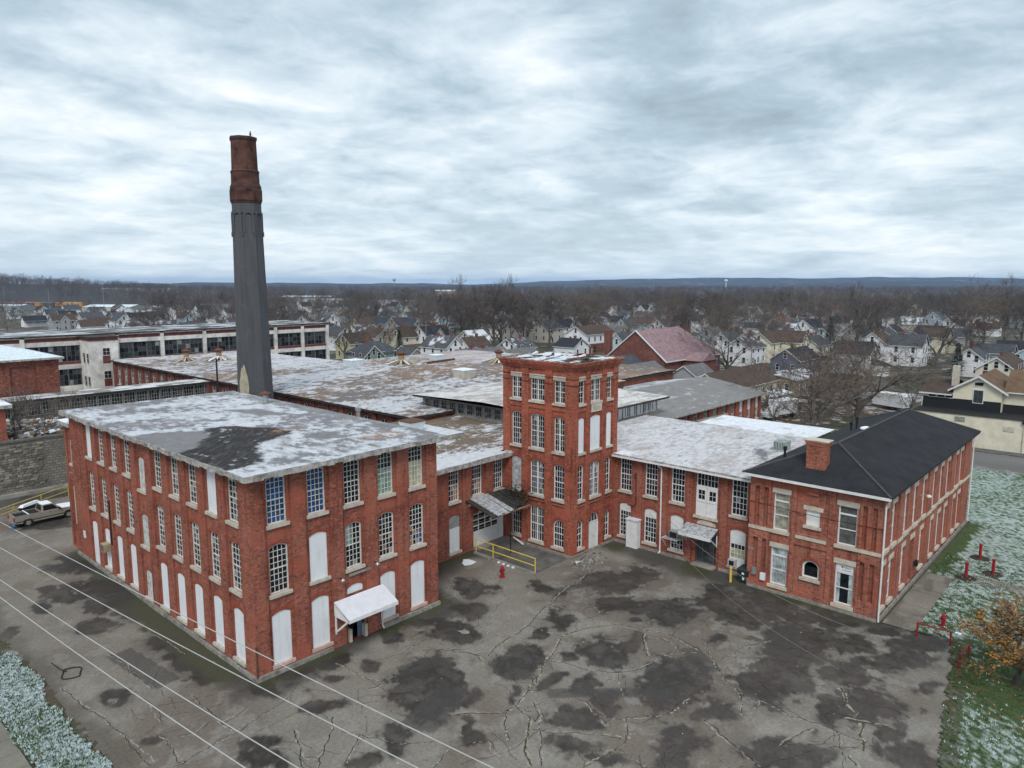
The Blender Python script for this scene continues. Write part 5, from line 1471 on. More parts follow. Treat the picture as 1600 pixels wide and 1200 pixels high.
m = MB(); m.path([fo_f(9.7, 7.0, .05), fo_f(4.5, 6.8, .05), fo_f(0, 6.85, .05)], .02, BLACK, 5); m.build('cable', office)
m = MB(); m.tube(fo_r(9.75, 7.2, 0), fo_r(9.9, 7.3, .5), .03, .03, STEEL, 6); m.lathe(fo_r(9.95, 7.15, .6), [(.2, 0), (.16, .12), (.04, .16)], WHITE, 10); m.build('wall_lamp', office)
m = MB(); m.fbox(fo_r, 9.65, 10.05, 1.3, 1.75, -.02, .2, BLACK); m.build('letter_box', office)
# air unit on the wing roof
m = MB(); m.box(64.9, 66.2, 25.2, 26.3, 8.62, 9.55, GREEN_PAINT); o = tag(m.build('rooftop_unit'), 'pale green air unit on the wing roof beside the black roof', 'air unit')
m = MB(); m.lathe((65.55, 25.75, 9.552), [(.45, 0), (.45, .06)], STEEL, 14); m.build('fan_grille', o)
m = MB()
for i in range(7): m.box(64.89, 64.899, 25.28 + i * .15, 25.33 + i * .15, 8.75, 9.45, BLACK)
m.build('louvre', o)
# ------------------------------------------------------------------ chimney stack
stack = thing('chimney_stack', (47.0, 88.2, 0), 'tall tapering grey-coated chimney stack with red brick top behind the mill', 'chimney')
CX_, CY_ = 47.0, 88.2
_k = NT('grey_coating')
_m = _k.n('ShaderNodeMapping'); _m.inputs['Scale'].default_value = (2.2, 2.2, 0.16)
_k.l(_k.pos(), _m.inputs[0])
_c = _k.mix(_k.ramp(_k.noise(1.0, 6.0, 0.7, _m.outputs[0]), (0.42, 0.0), (0.68, 0.75)), (0.088, 0.091, 0.101), (0.050, 0.050, 0.053))
_c = _k.mix(_k.ramp(_k.noise(0.55, 6.0, 0.7), (0.58, 0.0), (0.68, 0.55)), _c, (0.135, 0.137, 0.145))
_w = _k.n('ShaderNodeTexWave', bands_direction='Z'); _w.inputs['Scale'].default_value = 1.6; _w.inputs['Distortion'].default_value = 0.6
_k.l(_k.pos(), _w.inputs['Vector'])
_c = _k.mix(_k.ramp(_w.outputs[1], (0.0, 0.22), (0.25, 0.0)), _c, (0.045, 0.045, 0.047))
_k.l(_c, _k.b.inputs['Base Color']); _k.b.inputs['Roughness'].default_value = 0.85
_k.bump(_w.outputs[1], 0.25, 0.03)
GREYCOAT = _k.mat
BR_STACK = plain('stack_brick', (.095, .043, .032), .9, .5, .8, bump=.5)
BR_STACK_DK = plain('sooty_brick', (.075, .04, .034), .9, .3, 1.3)
b = MB(); b.lathe((CX_, CY_, 0), [(2.46, 0), (1.85, 33.3), (1.85, 33.9)], GREYCOAT, 8); b.build('shaft', stack)
b = MB(); b.lathe((CX_, CY_, 0), [(1.90, 33.9), (1.95, 34.1), (2.04, 34.25), (2.04, 35.5), (1.97, 35.7), (1.97, 35.95), (1.78, 36.4), (1.76, 37.6), (1.81, 37.7), (1.81, 37.85), (1.65, 38.0), (1.58, 41.5), (1.66, 41.6), (1.70, 41.75), (1.70, 42.0)],
                  [BR_STACK_DK, BR_STACK_DK, BR_STACK, BR_STACK, BR_STACK_DK, BR_STACK_DK, BR_STACK, BR_STACK, BR_STACK_DK, BR_STACK, BR_STACK, BR_STACK_DK, BR_STACK_DK, BR_STACK_DK], 8, cap=False); b.build('brick_top', stack)
b = MB(); b.lathe((CX_, CY_, 41.2), [(1.4, 0), (1.4, .82)], HOLE, 8, cap=False); b.lathe((CX_, CY_, 41.2), [(.01, 0), (1.4, .01)], HOLE, 8, cap=False); b.build('flue', stack)
for i in range(8):                                   # blind arches on each face
    a0, a1 = math.pi / 4 * i, math.pi / 4 * (i + 1)
    am = (a0 + a1) / 2
    rr = 1.885 * math.cos(math.pi / 8)
    n = Vector((math.cos(am), math.sin(am), 0)); t = Vector((-math.sin(am), math.cos(am), 0))
    fr = Frame((CX_ + n.x * rr, CY_ + n.y * rr, 0), t, n)
    b = MB()
    hw, hi = .70, .46
    for s in (-1, 1):
        b.fbox(fr, *sorted((s * hi, s * hw)), 30.2, 32.2, -.05, .11, GREYCOAT)
    N = 8
    for k in range(N):
        t0, t1 = math.pi * k / N, math.pi * (k + 1) / N
        P = [(hi * math.cos(t0), 32.2 + hi * math.sin(t0)), (hw * math.cos(t0), 32.2 + hw * math.sin(t0)), (hw * math.cos(t1), 32.2 + hw * math.sin(t1)), (hi * math.cos(t1), 32.2 + hi * math.sin(t1))]
        b.hexa([fr(*p, -.05) for p in P] + [fr(*p, .11) for p in P], GREYCOAT)
    b.build('blind_arch', stack)
b = MB()
for i in range(8):
    a = math.pi / 4 * i
    b.box(CX_ + 1.92 * math.cos(a) - .1, CX_ + 1.92 * math.cos(a) + .1, CY_ + 1.92 * math.sin(a) - .1, CY_ + 1.92 * math.sin(a) + .1, 29.8, 30.4, GREYCOAT)
    b.tube((CX_ + 1.95 * math.cos(a), CY_ + 1.95 * math.sin(a), 32.6), (CX_ + 1.95 * math.cos(a + math.pi / 4), CY_ + 1.95 * math.sin(a + math.pi / 4), 32.6), .05, .05, BLACK, 5)
b.build('iron_band', stack)
am = math.pi + math.pi / 8                            # face towards the left of the picture: coating fallen away
rr = lambda z: (2.46 - .0183 * z) * math.cos(math.pi / 8)
b = MB()
ps = []
for k in range(28):
    t = 2 * math.pi * k / 28
    ps.append((math.cos(t) * .66 * (1 + .2 * random.random()) + .0, 9.7 + math.sin(t) * 3.6 * (1 + .12 * random.random())))
n = Vector((math.cos(am), math.sin(am), 0)); t = Vector((-math.sin(am), math.cos(am), 0))
b.poly([(CX_ + n.x * (rr(z) + .02) + t.x * u, CY_ + n.y * (rr(z) + .02) + t.y * u, z) for u, z in ps], plain('bare_render', (.42, .38, .29), .9, .2, 1.2)); b.build('bare_patch', stack)
# a bird on the rim
b = MB(); b.lathe((47.2, 86.75, 42.02), [(.03, 0), (.09, .08), (.13, .22), (.1, .36), (.05, .42), (.08, .48), (.07, .55), (.02, .6)], BLACK, 8); b.hexa([(47.2, 86.65, 42.12), (47.3, 86.65, 42.12), (47.3, 86.75, 42.12), (47.2, 86.75, 42.12), (47.35, 86.4, 42.03), (47.4, 86.4, 42.03), (47.4, 86.45, 42.06), (47.35, 86.45, 42.06)], BLACK)
tag(b.build('bird', smooth=True), 'dark bird perched on the rim of the tall chimney', 'bird')
b = MB(); b.tube((39.0, 82.0, 0), (39.0, 82.0, 15.3), .12, .1, BLACK, 8); tag(b.build('flue_pipe'), 'thin black pole standing left of the tall chimney', 'pole')

# ------------------------------------------------------------------ long mill behind
DKROOF = plain('tar_edge', (.05, .046, .042), .9, .3, 2.0)
bigm = thing('weaving_shed', (51.6, 62.0, 0), 'huge low brick mill behind, its vast flat roof streaked with snow and rust', 'factory')
fm = Frame((51.6, 62.0, 0), (0, 1, 0), (-1, 0, 0))
b = MB()
bays = []
for i in range(27):
    c = 2.2 + i * 3.28
    bays.append((c - 1.25, c + 1.25, [(.3, 8.7, [(c - .7, c + .7, 4.6, 8.2, .15)])]))
facade(b, fm, 90, 0, 8.9, bays, .18, BRICK_OLD)
back_walls(b, [(51.6, 62.0), (57.9, 62.0), (57.9, 67.7), (77, 67.7), (77, 62.6), (110, 62.6), (110, 113.5), (79, 113.5), (79, 152), (51.6, 152)], 0, 8.9, BRICK_OLD)
b.build('wall', bigm)
BW = [(GL_MID, .5), (GL_DARK, .3), (GL_LITE, .2)]
for i in range(27):
    c = 2.2 + i * 3.28
    window(bigm, fm, c - .7, c + .7, 4.6, 8.2, .15, -.3, 2, 4, panes=BW, wallw=-.18, bar=.06)
b = MB(); b.box(51.1, 57.9, 61.7, 67.7, 8.9, 9.1, DKROOF, skip='t'); b.box(51.1, 79.3, 67.7, 152.4, 8.9, 9.1, DKROOF, skip='t'); b.box(79.3, 110.4, 62.3, 113.9, 8.9, 9.1, DKROOF, skip='t'); b.build('roof_slab', bigm)
def roofC_col(X, Y):
    g = fbm(X * .07, Y * .10, 5, .6); f = fbm(X * .8, Y * 1.1, 6, .72); h = fbm(X * 2.2, Y * 2.6, 4, .65)
    out = np.ones(X.shape + (3,)) * np.array([.20, .155, .125]) * (.6 + .8 * f)[..., None]
    out = mixc3(out, [.30, .17, .10], sstep(.5, .66, fbm(X * .12 + 4, Y * .12 + 20, 4)) * .8 * sstep(.4, .55, h))
    out = mixc3(out, [.16, .15, .16], sstep(.55, .65, fbm(X * .2 + 40, Y * .2 + 2, 4)) * .7)
    cov = .53 + (g - .5) * .9 + (f - .5) * 1.4 + (h - .5) * .8 + .12 * sstep(90, 130, Y) - .22 * sstep(60, 85, X) * (1 - sstep(88, 105, Y))
    out = mixc3(out, [.60, .61, .65], sstep(.44, .70, cov) * .86)
    pk = sstep(.5, .62, fbm(X * .09 + 70, Y * .09 + 7, 4)) * sstep(86, 96, X)
    return mixc3(out, [.48, .40, .39], pk * .5)
sheet('roof_membrane', 51.08, 110.4, 61.7, 152.4, .34, lambda X, Y: 9.12 + .5 * np.maximum(0, 1 - np.abs(Y - 96) / 39) * sstep(60, 85, X) + .1 * fbm(X * .3, Y * .3, 3), roofC_col, WEAR_ROOF, bigm, mask=lambda x, y: ((x < 79.35) | (y < 113.9)) & ~((x > 57.8) & (x < 77) & (y < 67.7)) & ~((x >= 77) & (y < 62.4)))
def wreck(x, y, z, label, r=3.4, n=26):
    t = thing('roof_ventilator', (x, y, z), label, 'roof ventilator', 'wrecked ventilators on the big mill roof')
    b = MB(); b.lathe((x, y, z), [(.55, 0), (.5, 1.6), (.7, 1.65), (.95, 1.95), (.15, 2.35)], [WOOD, WOOD, RUST, RUST], 8); b.build('cowl', t)
    for i in range(n):
        a = 2 * math.pi * i / n + random.uniform(-.1, .1)
        q = MB(); L = r * random.uniform(.6, 1.1); w = .14
        c, s = math.cos(a), math.sin(a)
        q.hexa([(x + c * .5 - s * w, y + s * .5 + c * w, z + .75), (x + c * .5 + s * w, y + s * .5 - c * w, z + .75), (x + c * L + s * w, y + s * L - c * w, z + .08), (x + c * L - s * w, y + s * L + c * w, z + .08),
                (x + c * .5 - s * w, y + s * .5 + c * w, z + .82), (x + c * .5 + s * w, y + s * .5 - c * w, z + .82), (x + c * L + s * w, y + s * L - c * w, z + .15), (x + c * L - s * w, y + s * L + c * w, z + .15)], pick([(WOOD_LT, .5), (WOOD, .2), (SNOW, .3)]))
        q.build('lath', t)
wreck(65.5, 136.5, 9.15, 'wrecked ventilator with splayed laths nearest the white windowed building')
wreck(83.0, 102.5, 9.5, 'wrecked ventilator with rusty cowl in the middle of the big mill roof')
wreck(96.5, 91.0, 9.6, 'wrecked ventilator with splayed laths near the tower on the big mill roof')
wreck(60.5, 139.5, 9.15, 'flattened ventilator frame at the far left of the big mill roof', 2.4, 14)
roof_curb(74.5, 105.5, 9.2, 2.2, 1.3, HATCH_W, SNOW, 'white box hatch on the big mill roof, nearest the chimney')
roof_curb(77.0, 80.0, 9.3, 2.2, 1.3, plain('cream_hatch', (.55, .52, .45), .7, .15), SNOW, 'cream box hatch on the big mill roof behind the clerestory')
roof_curb(90.5, 101.5, 9.5, 1.8, 1.0, HATCH_W, SNOW, 'far white box hatch on the pinkish end of the big mill roof')
b = MB(); b.hexa([(85, 97.5, 9.5), (93, 99, 9.5), (93, 99.4, 9.5), (85, 97.9, 9.5), (85, 97.5, 10.05), (93, 99, 10.0), (93, 99.4, 10.0), (85, 97.9, 10.05)], RUST); tag(b.build('roof_beam'), 'long rusty beam lying on the big mill roof', 'beam')

# clerestory monitor on the roof behind the tower
mon = thing('clerestory', (57.6, 44.9, 8.3), 'low clerestory block with a strip of old windows behind the tower', 'roof monitor')
OLDW = plain('peeling_timber', (.30, .29, .27), .85, .3, 2.0)
b = MB()
b.box(58.0, 76.0, 45.3, 67.6, 8.2, 10.2, OLDW)
b.build('wall', mon)
fmx, fmy = Frame((58.0, 45.3, 0), (0, 1, 0), (-1, 0, 0)), Frame((58.0, 45.3, 0), (1, 0, 0), (0, -1, 0))
for i in range(15):
    u = .35 + i * 1.46
    window(mon, fmx, u, u + 1.05, 8.75, 10.05, 0, .06, 3, 2, frame=OLDW, panes=[(GL_DARK, .6), (GL_MID, .4)], sill=None, bar=.05, rail=False)
for i in range(12):
    u = .35 + i * 1.46
    window(mon, fmy, u, u + 1.15, 8.75, 10.05, 0, .06, 4, 1, frame=FRAME_W, panes=[(BOARD, .7), (GL_DARK, .3)], sill=None, bar=.05, rail=False)
b = MB(); b.box(56.9, 77.0, 44.2, 68.2, 10.2, 10.42, DKROOF, skip='t'); b.build('roof_slab', mon)
def roofE_col(X, Y):
    f = fbm(X * .6, Y * 1.6, 5, .65); g = fbm(X * .2, Y * .3, 4)
    out = np.ones(X.shape + (3,)) * np.array([.42, .385, .355]) * (.8 + .4 * f)[..., None]
    return mixc3(out, [.70, .69, .69], sstep(.42, .62, f + (g - .5) * .6) * .8)
sheet('roof_membrane', 56.88, 77.02, 44.18, 68.22, .25, lambda X, Y: 10.44 + .35 * (1 - np.abs(Y - 56.2) / 12), roofE_col, WEAR_ROOF, mon)
b = MB()
for dx in (0, .55): b.tube((57.75, 52.6 + dx, 8.4), (57.6, 52.6 + dx, 11.9), .035, .035, RUST, 5)
for k in range(9): b.tube((57.72, 52.6, 8.7 + k * .33), (57.72, 53.15, 8.7 + k * .33), .025, .025, RUST, 5)
tag(b.build('roof_ladder'), 'thin rusty ladder standing against the clerestory left of the tower', 'ladder')

# grey-roofed block beyond the wing
dblk = thing('grey_roof_mill', (76.0, 44.0, 0), 'brick mill range with wide grey roof and tall windows, right of the tower', 'factory')
fd = Frame((74.0, 44.0, 0), (1, 0, 0), (0, -1, 0))
b = MB(); bays = []
DC = [1.7 + i * 2.63 for i in range(11)]
for c in DC: bays.append((c - .72, c + .72, [(.5, 7.8, [(c - .55, c + .55, 4.3, 7.6, .0)])]))
facade(b, fd, 29.2, 0, 7.95, bays, .16, BRICK)
b.poly([(103.2, 44, 0), (103.2, 62, 0), (103.2, 62, 7.95), (103.2, 53, 9.45), (103.2, 44, 7.95)], BRICK)
b.poly([(74, 44, 0), (74, 62, 0), (74, 62, 7.95), (74, 53, 9.45), (74, 44, 7.95)], BRICK)
back_walls(b, [(74, 62), (103.2, 62)], 0, 7.95, BRICK)
b.build('wall', dblk)
for i, c in enumerate(DC):
    if i >= 8:
        window(dblk, fd, c - .55, c + .55, 4.3, 5.9, 0, -.24, 3, 3, panes=BW, wallw=-.16, rail=False)
        board(dblk, fd, c - .55, c + .55, 5.91, 7.6, 0, -.22, sill=None)
    else:
        window(dblk, fd, c - .55, c + .55, 4.3, 7.6, 0, -.24, 3, 6, panes=BW, wallw=-.16)
def roofD_col(X, Y):
    f = fbm(X * .7, Y * 1.5, 5, .6); g = fbm(X * .15, Y * .2, 4)
    out = np.ones(X.shape + (3,)) * np.array([.235, .228, .225]) * (.8 + .4 * f)[..., None]
    out = mixc3(out, [.66, .68, .70], sstep(.70, .78, f + (g - .5) * .3) * .4)
    return mixc3(out, [.68, .70, .73], sstep(54, 58, Y + (f - .5) * 4) * sstep(.4, .55, f) * .8)
sheet('roof', 73.4, 103.9, 43.5, 62.5, .3, lambda X, Y: 9.5 - np.abs(Y - 53) * .165, roofD_col, WEAR_ROOF, dblk)
b = MB(); b.box(73.4, 103.9, 43.42, 43.5, 7.72, 7.95, FASCIA); b.build('fascia_board', dblk)
roof_curb(80.5, 54.6, 9.3, 1.9, 1.5, RUST, WOOD_LT, 'rust-sided box hatch on the grey mill roof right of the tower')
# low snow-covered lean-to behind the wing
lo = thing('low_lean_to', (72.4, 27.0, 0), 'low snow-covered flat roof behind the wing and offices', 'shed')
b = MB(); b.box(72.4, 84.0, 27.5, 40.5, 0, 7.4, BRICK_OLD, skip='t'); b.build('wall', lo)
sheet('snow_cover', 72.32, 84.4, 27.2, 40.7, .3, lambda X, Y: 7.5 + .08 * fbm(X * .4, Y * .4, 3), lambda X, Y: mixc3(np.ones(X.shape + (3,)) * np.array([.74, .77, .81]), [.4, .38, .36], sstep(.6, .7, fbm(X * .6, Y * .6, 4)) * .5), WEAR_ROOF, lo)
b = MB(); b.box(72.35, 84.3, 27.25, 40.65, 7.4, 7.47, FASCIA); b.build('fascia_board', lo)
b = MB(); b.hexa([(83.5, 42.2, 4.6), (92, 42.4, 4.6), (92, 43.9, 4.6), (83.5, 43.9, 4.6), (83.5, 42.2, 4.8), (92, 42.4, 4.8), (92, 43.9, 6.4), (83.5, 43.9, 6.6)], CONC); tag(b.build('broken_canopy'), 'broken concrete canopy below the grey-roofed mill', 'canopy')

# ------------------------------------------------------------------ white windowed concrete works at the back left
WCONC = plain('stained_white_concrete', (.72, .70, .66), .85, .25, .5, bump=.2)
REDB = plain('faded_red_band', (.17, .055, .045), .85, .25, 1.0)
fx = thing('concrete_works', (34.0, 159.0, 0), 'long derelict white concrete-framed works with bands of broken windows, back left', 'factory')
b = MB()
b.box(20, 105, 159.6, 178, 0, 13.0, CONC_DK); b.build('core', fx)
ff = Frame((20, 159, 0), (1, 0, 0), (0, -1, 0))
cols = [0, 9.5, 18.5, 28.6, 35.0, 44.0, 53.2, 62.0, 70.5, 77.8, 84.9]
for a in cols:
    b = MB(); b.fbox(ff, a - .36, a + .36, 0, 13.75, -.5, .3, WCONC); b.build('column', fx)
b = MB()
for (z0, z1, m, w) in ((12.75, 13.5, REDB, .0), (11.9, 12.75, WCONC, .05), (7.3, 8.2, WCONC, .06), (8.2, 8.75, REDB, .0), (2.6, 4.0, WCONC, .05)):
    b.fbox(ff, 0, 85, z0, z1, -.5, w, m)
b.build('spandrel', fx)
b = MB(); b.box(19.5, 105.6, 158.6, 178.5, 13.75, 13.95, DKROOF); b.box(19.5, 105.6, 158.7, 178.5, 13.5, 13.75, FASCIA); b.build('roof', fx)
sheet('roof_snow', 19.6, 105.5, 158.7, 178.4, .6, 13.97, lambda X, Y: mixc3(np.ones(X.shape + (3,)) * np.array([.10, .095, .09]), [.62, .64, .67], sstep(.5, .6, fbm(X * .3, Y * .5, 5)) * .8), WEAR_ROOF, fx)
for a, e in zip(cols[:-1], cols[1:]):
    for (z0, z1) in ((8.75, 11.9), (4.0, 7.3)):
        nb = max(2, int((e - a - .9) / 2.2))
        for k in range(nb):
            u0 = a + .45 + (e - a - .9) * k / nb
            u1 = a + .45 + (e - a - .9) * (k + 1) / nb
            window(fx, ff, u0 + .03, u1 - .03, z0, z1, 0, -.1, 3, 3, frame=plain('window_steel', (.20, .20, .195), .8, .25) if 'window_steel' not in bpy.data.materials else bpy.data.materials['window_steel'], panes=[(GL_DARK, .36), (HOLE, .12), (GL_MID, .47), (GL_LITE, .05)], sill=None, fw=.07, bar=.03, rail=False)
st = thing('stair_tower', (48.9, 153.5, 0), 'peeling white stair tower with narrow windows on the concrete works', 'tower')
b = MB(); b.box(48.2, 53.2, 153.2, 158.65, 0, 12.9, WCONC); b.build('wall', st)
b = MB(); b.box(48.1, 53.3, 153.1, 158.66, 12.9, 13.45, REDB); b.box(47.9, 53.5, 152.9, 158.67, 13.45, 13.7, DKROOF); b.build('parapet', st)
fs, fs2 = Frame((48.2, 153.2, 0), (1, 0, 0), (0, -1, 0)), Frame((48.2, 153.2, 0), (0, 1, 0), (-1, 0, 0))
for z in (4.0, 8.5):
    o = window(st, fs, 2.1, 3.5, z + 1.5, z + 3.0, 0, .10, 2, 2, panes=[(GL_DARK, 1)], sill=None, rail=False)
    b = MB(); b.fbox(fs, 2.1, 3.5, z, z + 1.45, .0, .04, REDB); b.build('brick_panel', o)
    for u in (1.0, 3.0):
        window(st, fs2, u, u + 1.1, z, z + 2.0, 0, .10, 1, 2, panes=[(GL_DARK, 1)], sill=None, rail=False)
# left brick block with snowy hipped roof
gb = thing('blank_brick_block', (14, 110, 0), 'blank dull-red brick block with recessed panels and snowy roof at left edge', 'factory')
b = MB()
fg = Frame((8.0, 110, 0), (1, 0, 0), (0, -1, 0))
facade(b, fg, 22.6, 0, 14.2, [(u, u + 3.0, [(7.5, 13.2, [])]) for u in (1.5, 6.6, 12.0, 17.0)], .25, BRICK_OLD)
back_walls(b, [(30.6, 110), (30.6, 126), (8, 126), (8, 110)], 0, 14.2, BRICK_OLD)
b.build('wall', gb)
b = MB(); P = [(7.5, 109.5, 14.2), (31.2, 109.5, 14.2), (31.2, 126.5, 14.2), (7.5, 126.5, 14.2)]; T = [(12, 114, 15.6), (26, 114, 15.6), (26, 122, 15.6), (12, 122, 15.6)]
for i in range(4): b.poly([P[i], P[(i + 1) % 4], T[(i + 1) % 4], T[i]], SNOW_ICE)
b.poly(T, SNOW_ICE); b.box(7.5, 31.2, 109.45, 109.55, 13.95, 14.19, FASCIA); b.build('roof', gb)
# long low glazed shed
sh = thing('glazed_shed', (15, 105, 0), 'long low shed with grimy strip windows and snowy roof, left of the chimney', 'shed')
b = MB(); b.box(8, 48.2, 105, 108.5, 0, 9.4, CONC_DK, skip='t'); b.build('wall', sh)
fsd = Frame((8, 105, 0), (1, 0, 0), (0, -1, 0))
GRIMY = [(GL_DARK, .5), (GL_MID, .4), (HOLE, .1)]
for i in range(22):
    u = 4.4 + i * 1.62
    window(sh, fsd, u, u + 1.5, 7.45, 9.2, 0, .06, 4, 3, frame=OLDW, panes=GRIMY, sill=None, bar=.05, rail=False)
b = MB(); b.fbox(fsd, .2, 4.0, 6.4, 9.1, .01, .12, plain('cream_render', (.46, .40, .30), .85, .2)); b.build('end_panel', sh)
b = MB(); b.box(7.6, 48.6, 104.5, 109, 9.4, 9.55, DKROOF, skip='t'); b.build('roof_slab', sh)
sheet('roof_snow', 7.58, 48.62, 104.48, 109.02, .25, 9.58, lambda X, Y: mixc3(np.ones(X.shape + (3,)) * np.array([.24, .21, .19]), [.70, .71, .73], sstep(.42, .58, fbm(X * .5, Y * 1.2, 5)) * .9), WEAR_ROOF, sh)
# raised yard behind the retaining wall
b = MB(); b.box(-20, 46.0, 92.6, 130, -.01, 6.4, plain('rubble_ground', (.20, .17, .135), .95, .35, .5, bump=.5)); tag(b.build('upper_terrace'), kind='structure')
def stone_wall(name):
    k = NT(name)
    v = k.wallvec()
    br = k.n('ShaderNodeTexBrick')
    br.inputs['Scale'].default_value = 1.0; br.inputs['Brick Width'].default_value = .55; br.inputs['Row Height'].default_value = .3; br.inputs['Mortar Size'].default_value = .035
    br.inputs['Color1'].default_value = (.19, .175, .15, 1); br.inputs['Color2'].default_value = (.27, .25, .21, 1); br.inputs['Mortar'].default_value = (.11, .10, .085, 1)
    k.l(v, br.inputs['Vector'])
    c = k.mix(k.ramp(k.noise(.5, 6.0, .65), (.45, 0.0), (.62, .85)), br.outputs[0], (.10, .095, .08))
    k.l(c, k.b.inputs['Base Color']); k.b.inputs['Roughness'].default_value = .95
    k.bump(br.outputs['Fac'], -.6, .03)
    return k.mat
rw = thing('retaining_wall', (0, 92, 0), 'rough stone retaining wall with concrete footing behind the parked pickup', 'wall')
RSTONE = stone_wall('coursed_rubble')
b = MB()
b.box(-20, 44, 92.0, 92.6, 0, 6.8, RSTONE); b.build('stonework', rw)
STM = [plain('rubble_a', (.22, .20, .165), .95, .3, 2.0, bump=.4), plain('rubble_b', (.15, .138, .115), .95, .25, 2.0, bump=.4), plain('rubble_c', (.29, .265, .225), .95, .2, 2.0, bump=.4)]
base_me = []
for m in STM:
    q = MB(); q.hexa([(-.5, -.06, -.5), (.5, -.06, -.46), (.5, .05, -.5), (-.5, .05, -.46), (-.46, -.04, .46), (.48, -.07, .5), (.5, .05, .46), (-.5, .05, .5)], m); base_me.append(q.build('stone', mesh_only=True))
ns = 0
for r in range(17):
    z = 1.75 + r * .28
    x = 14.6 + random.uniform(0, .4)
    while x < 22.8:
        w = random.uniform(.4, .8)
        if random.random() < .9 and ns < 290:
            o = link_mesh('stone', random.choice(base_me), rw); o.location = (x + w / 2, -.02 + random.uniform(-.02, .03), z + .14); o.scale = (w * .95, 1, .25); ns += 1
        x += w
b = MB(); b.box(-20, 44, 91.4, 92.0, 0, 1.25, CONC); b.box(-20, 44, 91.1, 91.4, 0, .9, CONC_DK); b.build('footing', rw)
b = MB(); b.box(-20, 44, 91.9, 92.7, 6.8, 7.0, CONC_DK); b.build('coping', rw)
sm = thing('small_brick_house', (8, 92.8, 6.4), 'small brick outbuilding with pale flat roof on the retaining wall, left edge', 'shed')
b = MB(); b.box(6, 20.4, 93.0, 98.5, 6.4, 10.5, BRICK, skip='t'); b.build('wall', sm)
b = MB(); b.box(5.5, 21.0, 92.6, 99, 10.5, 10.85, FASCIA); b.box(5.5, 21.0, 92.6, 99, 10.853, 10.92, SNOW); b.build('roof', sm)
RUBM = [plain('rubble_pale', (.42, .38, .32), .95, .2), plain('rubble_brown', (.20, .13, .08), .95, .3), plain('rubble_grey', (.24, .23, .22), .95, .2), SNOW]
b = MB()
for i in range(1500):
    x, y = random.uniform(20.5, 46), random.uniform(92.9, 104)
    z = 6.4 + .5 * float(fbm(np.array([x * .5]), np.array([y * .5]), 3)[0]) + random.uniform(-.1, .5) * (1 if x < 32 else .4)
    s = random.uniform(.12, .5)
    a = random.uniform(0, 6.28); c, si = math.cos(a) * s, math.sin(a) * s
    b.hexa([(x + c, y + si, z), (x - si, y + c, z + .1), (x - c, y - si, z), (x + si, y - c, z - .05), (x + c * .8, y + si * .8, z + s * .6), (x - si, y + c, z + s * .5), (x - c * .9, y - si, z + s * .7), (x + si, y - c, z + s * .5)], random.choice(RUBM))
tag(b.build('rubble'), 'heap of broken masonry and boards above the stone retaining wall', 'rubble', kind='stuff')
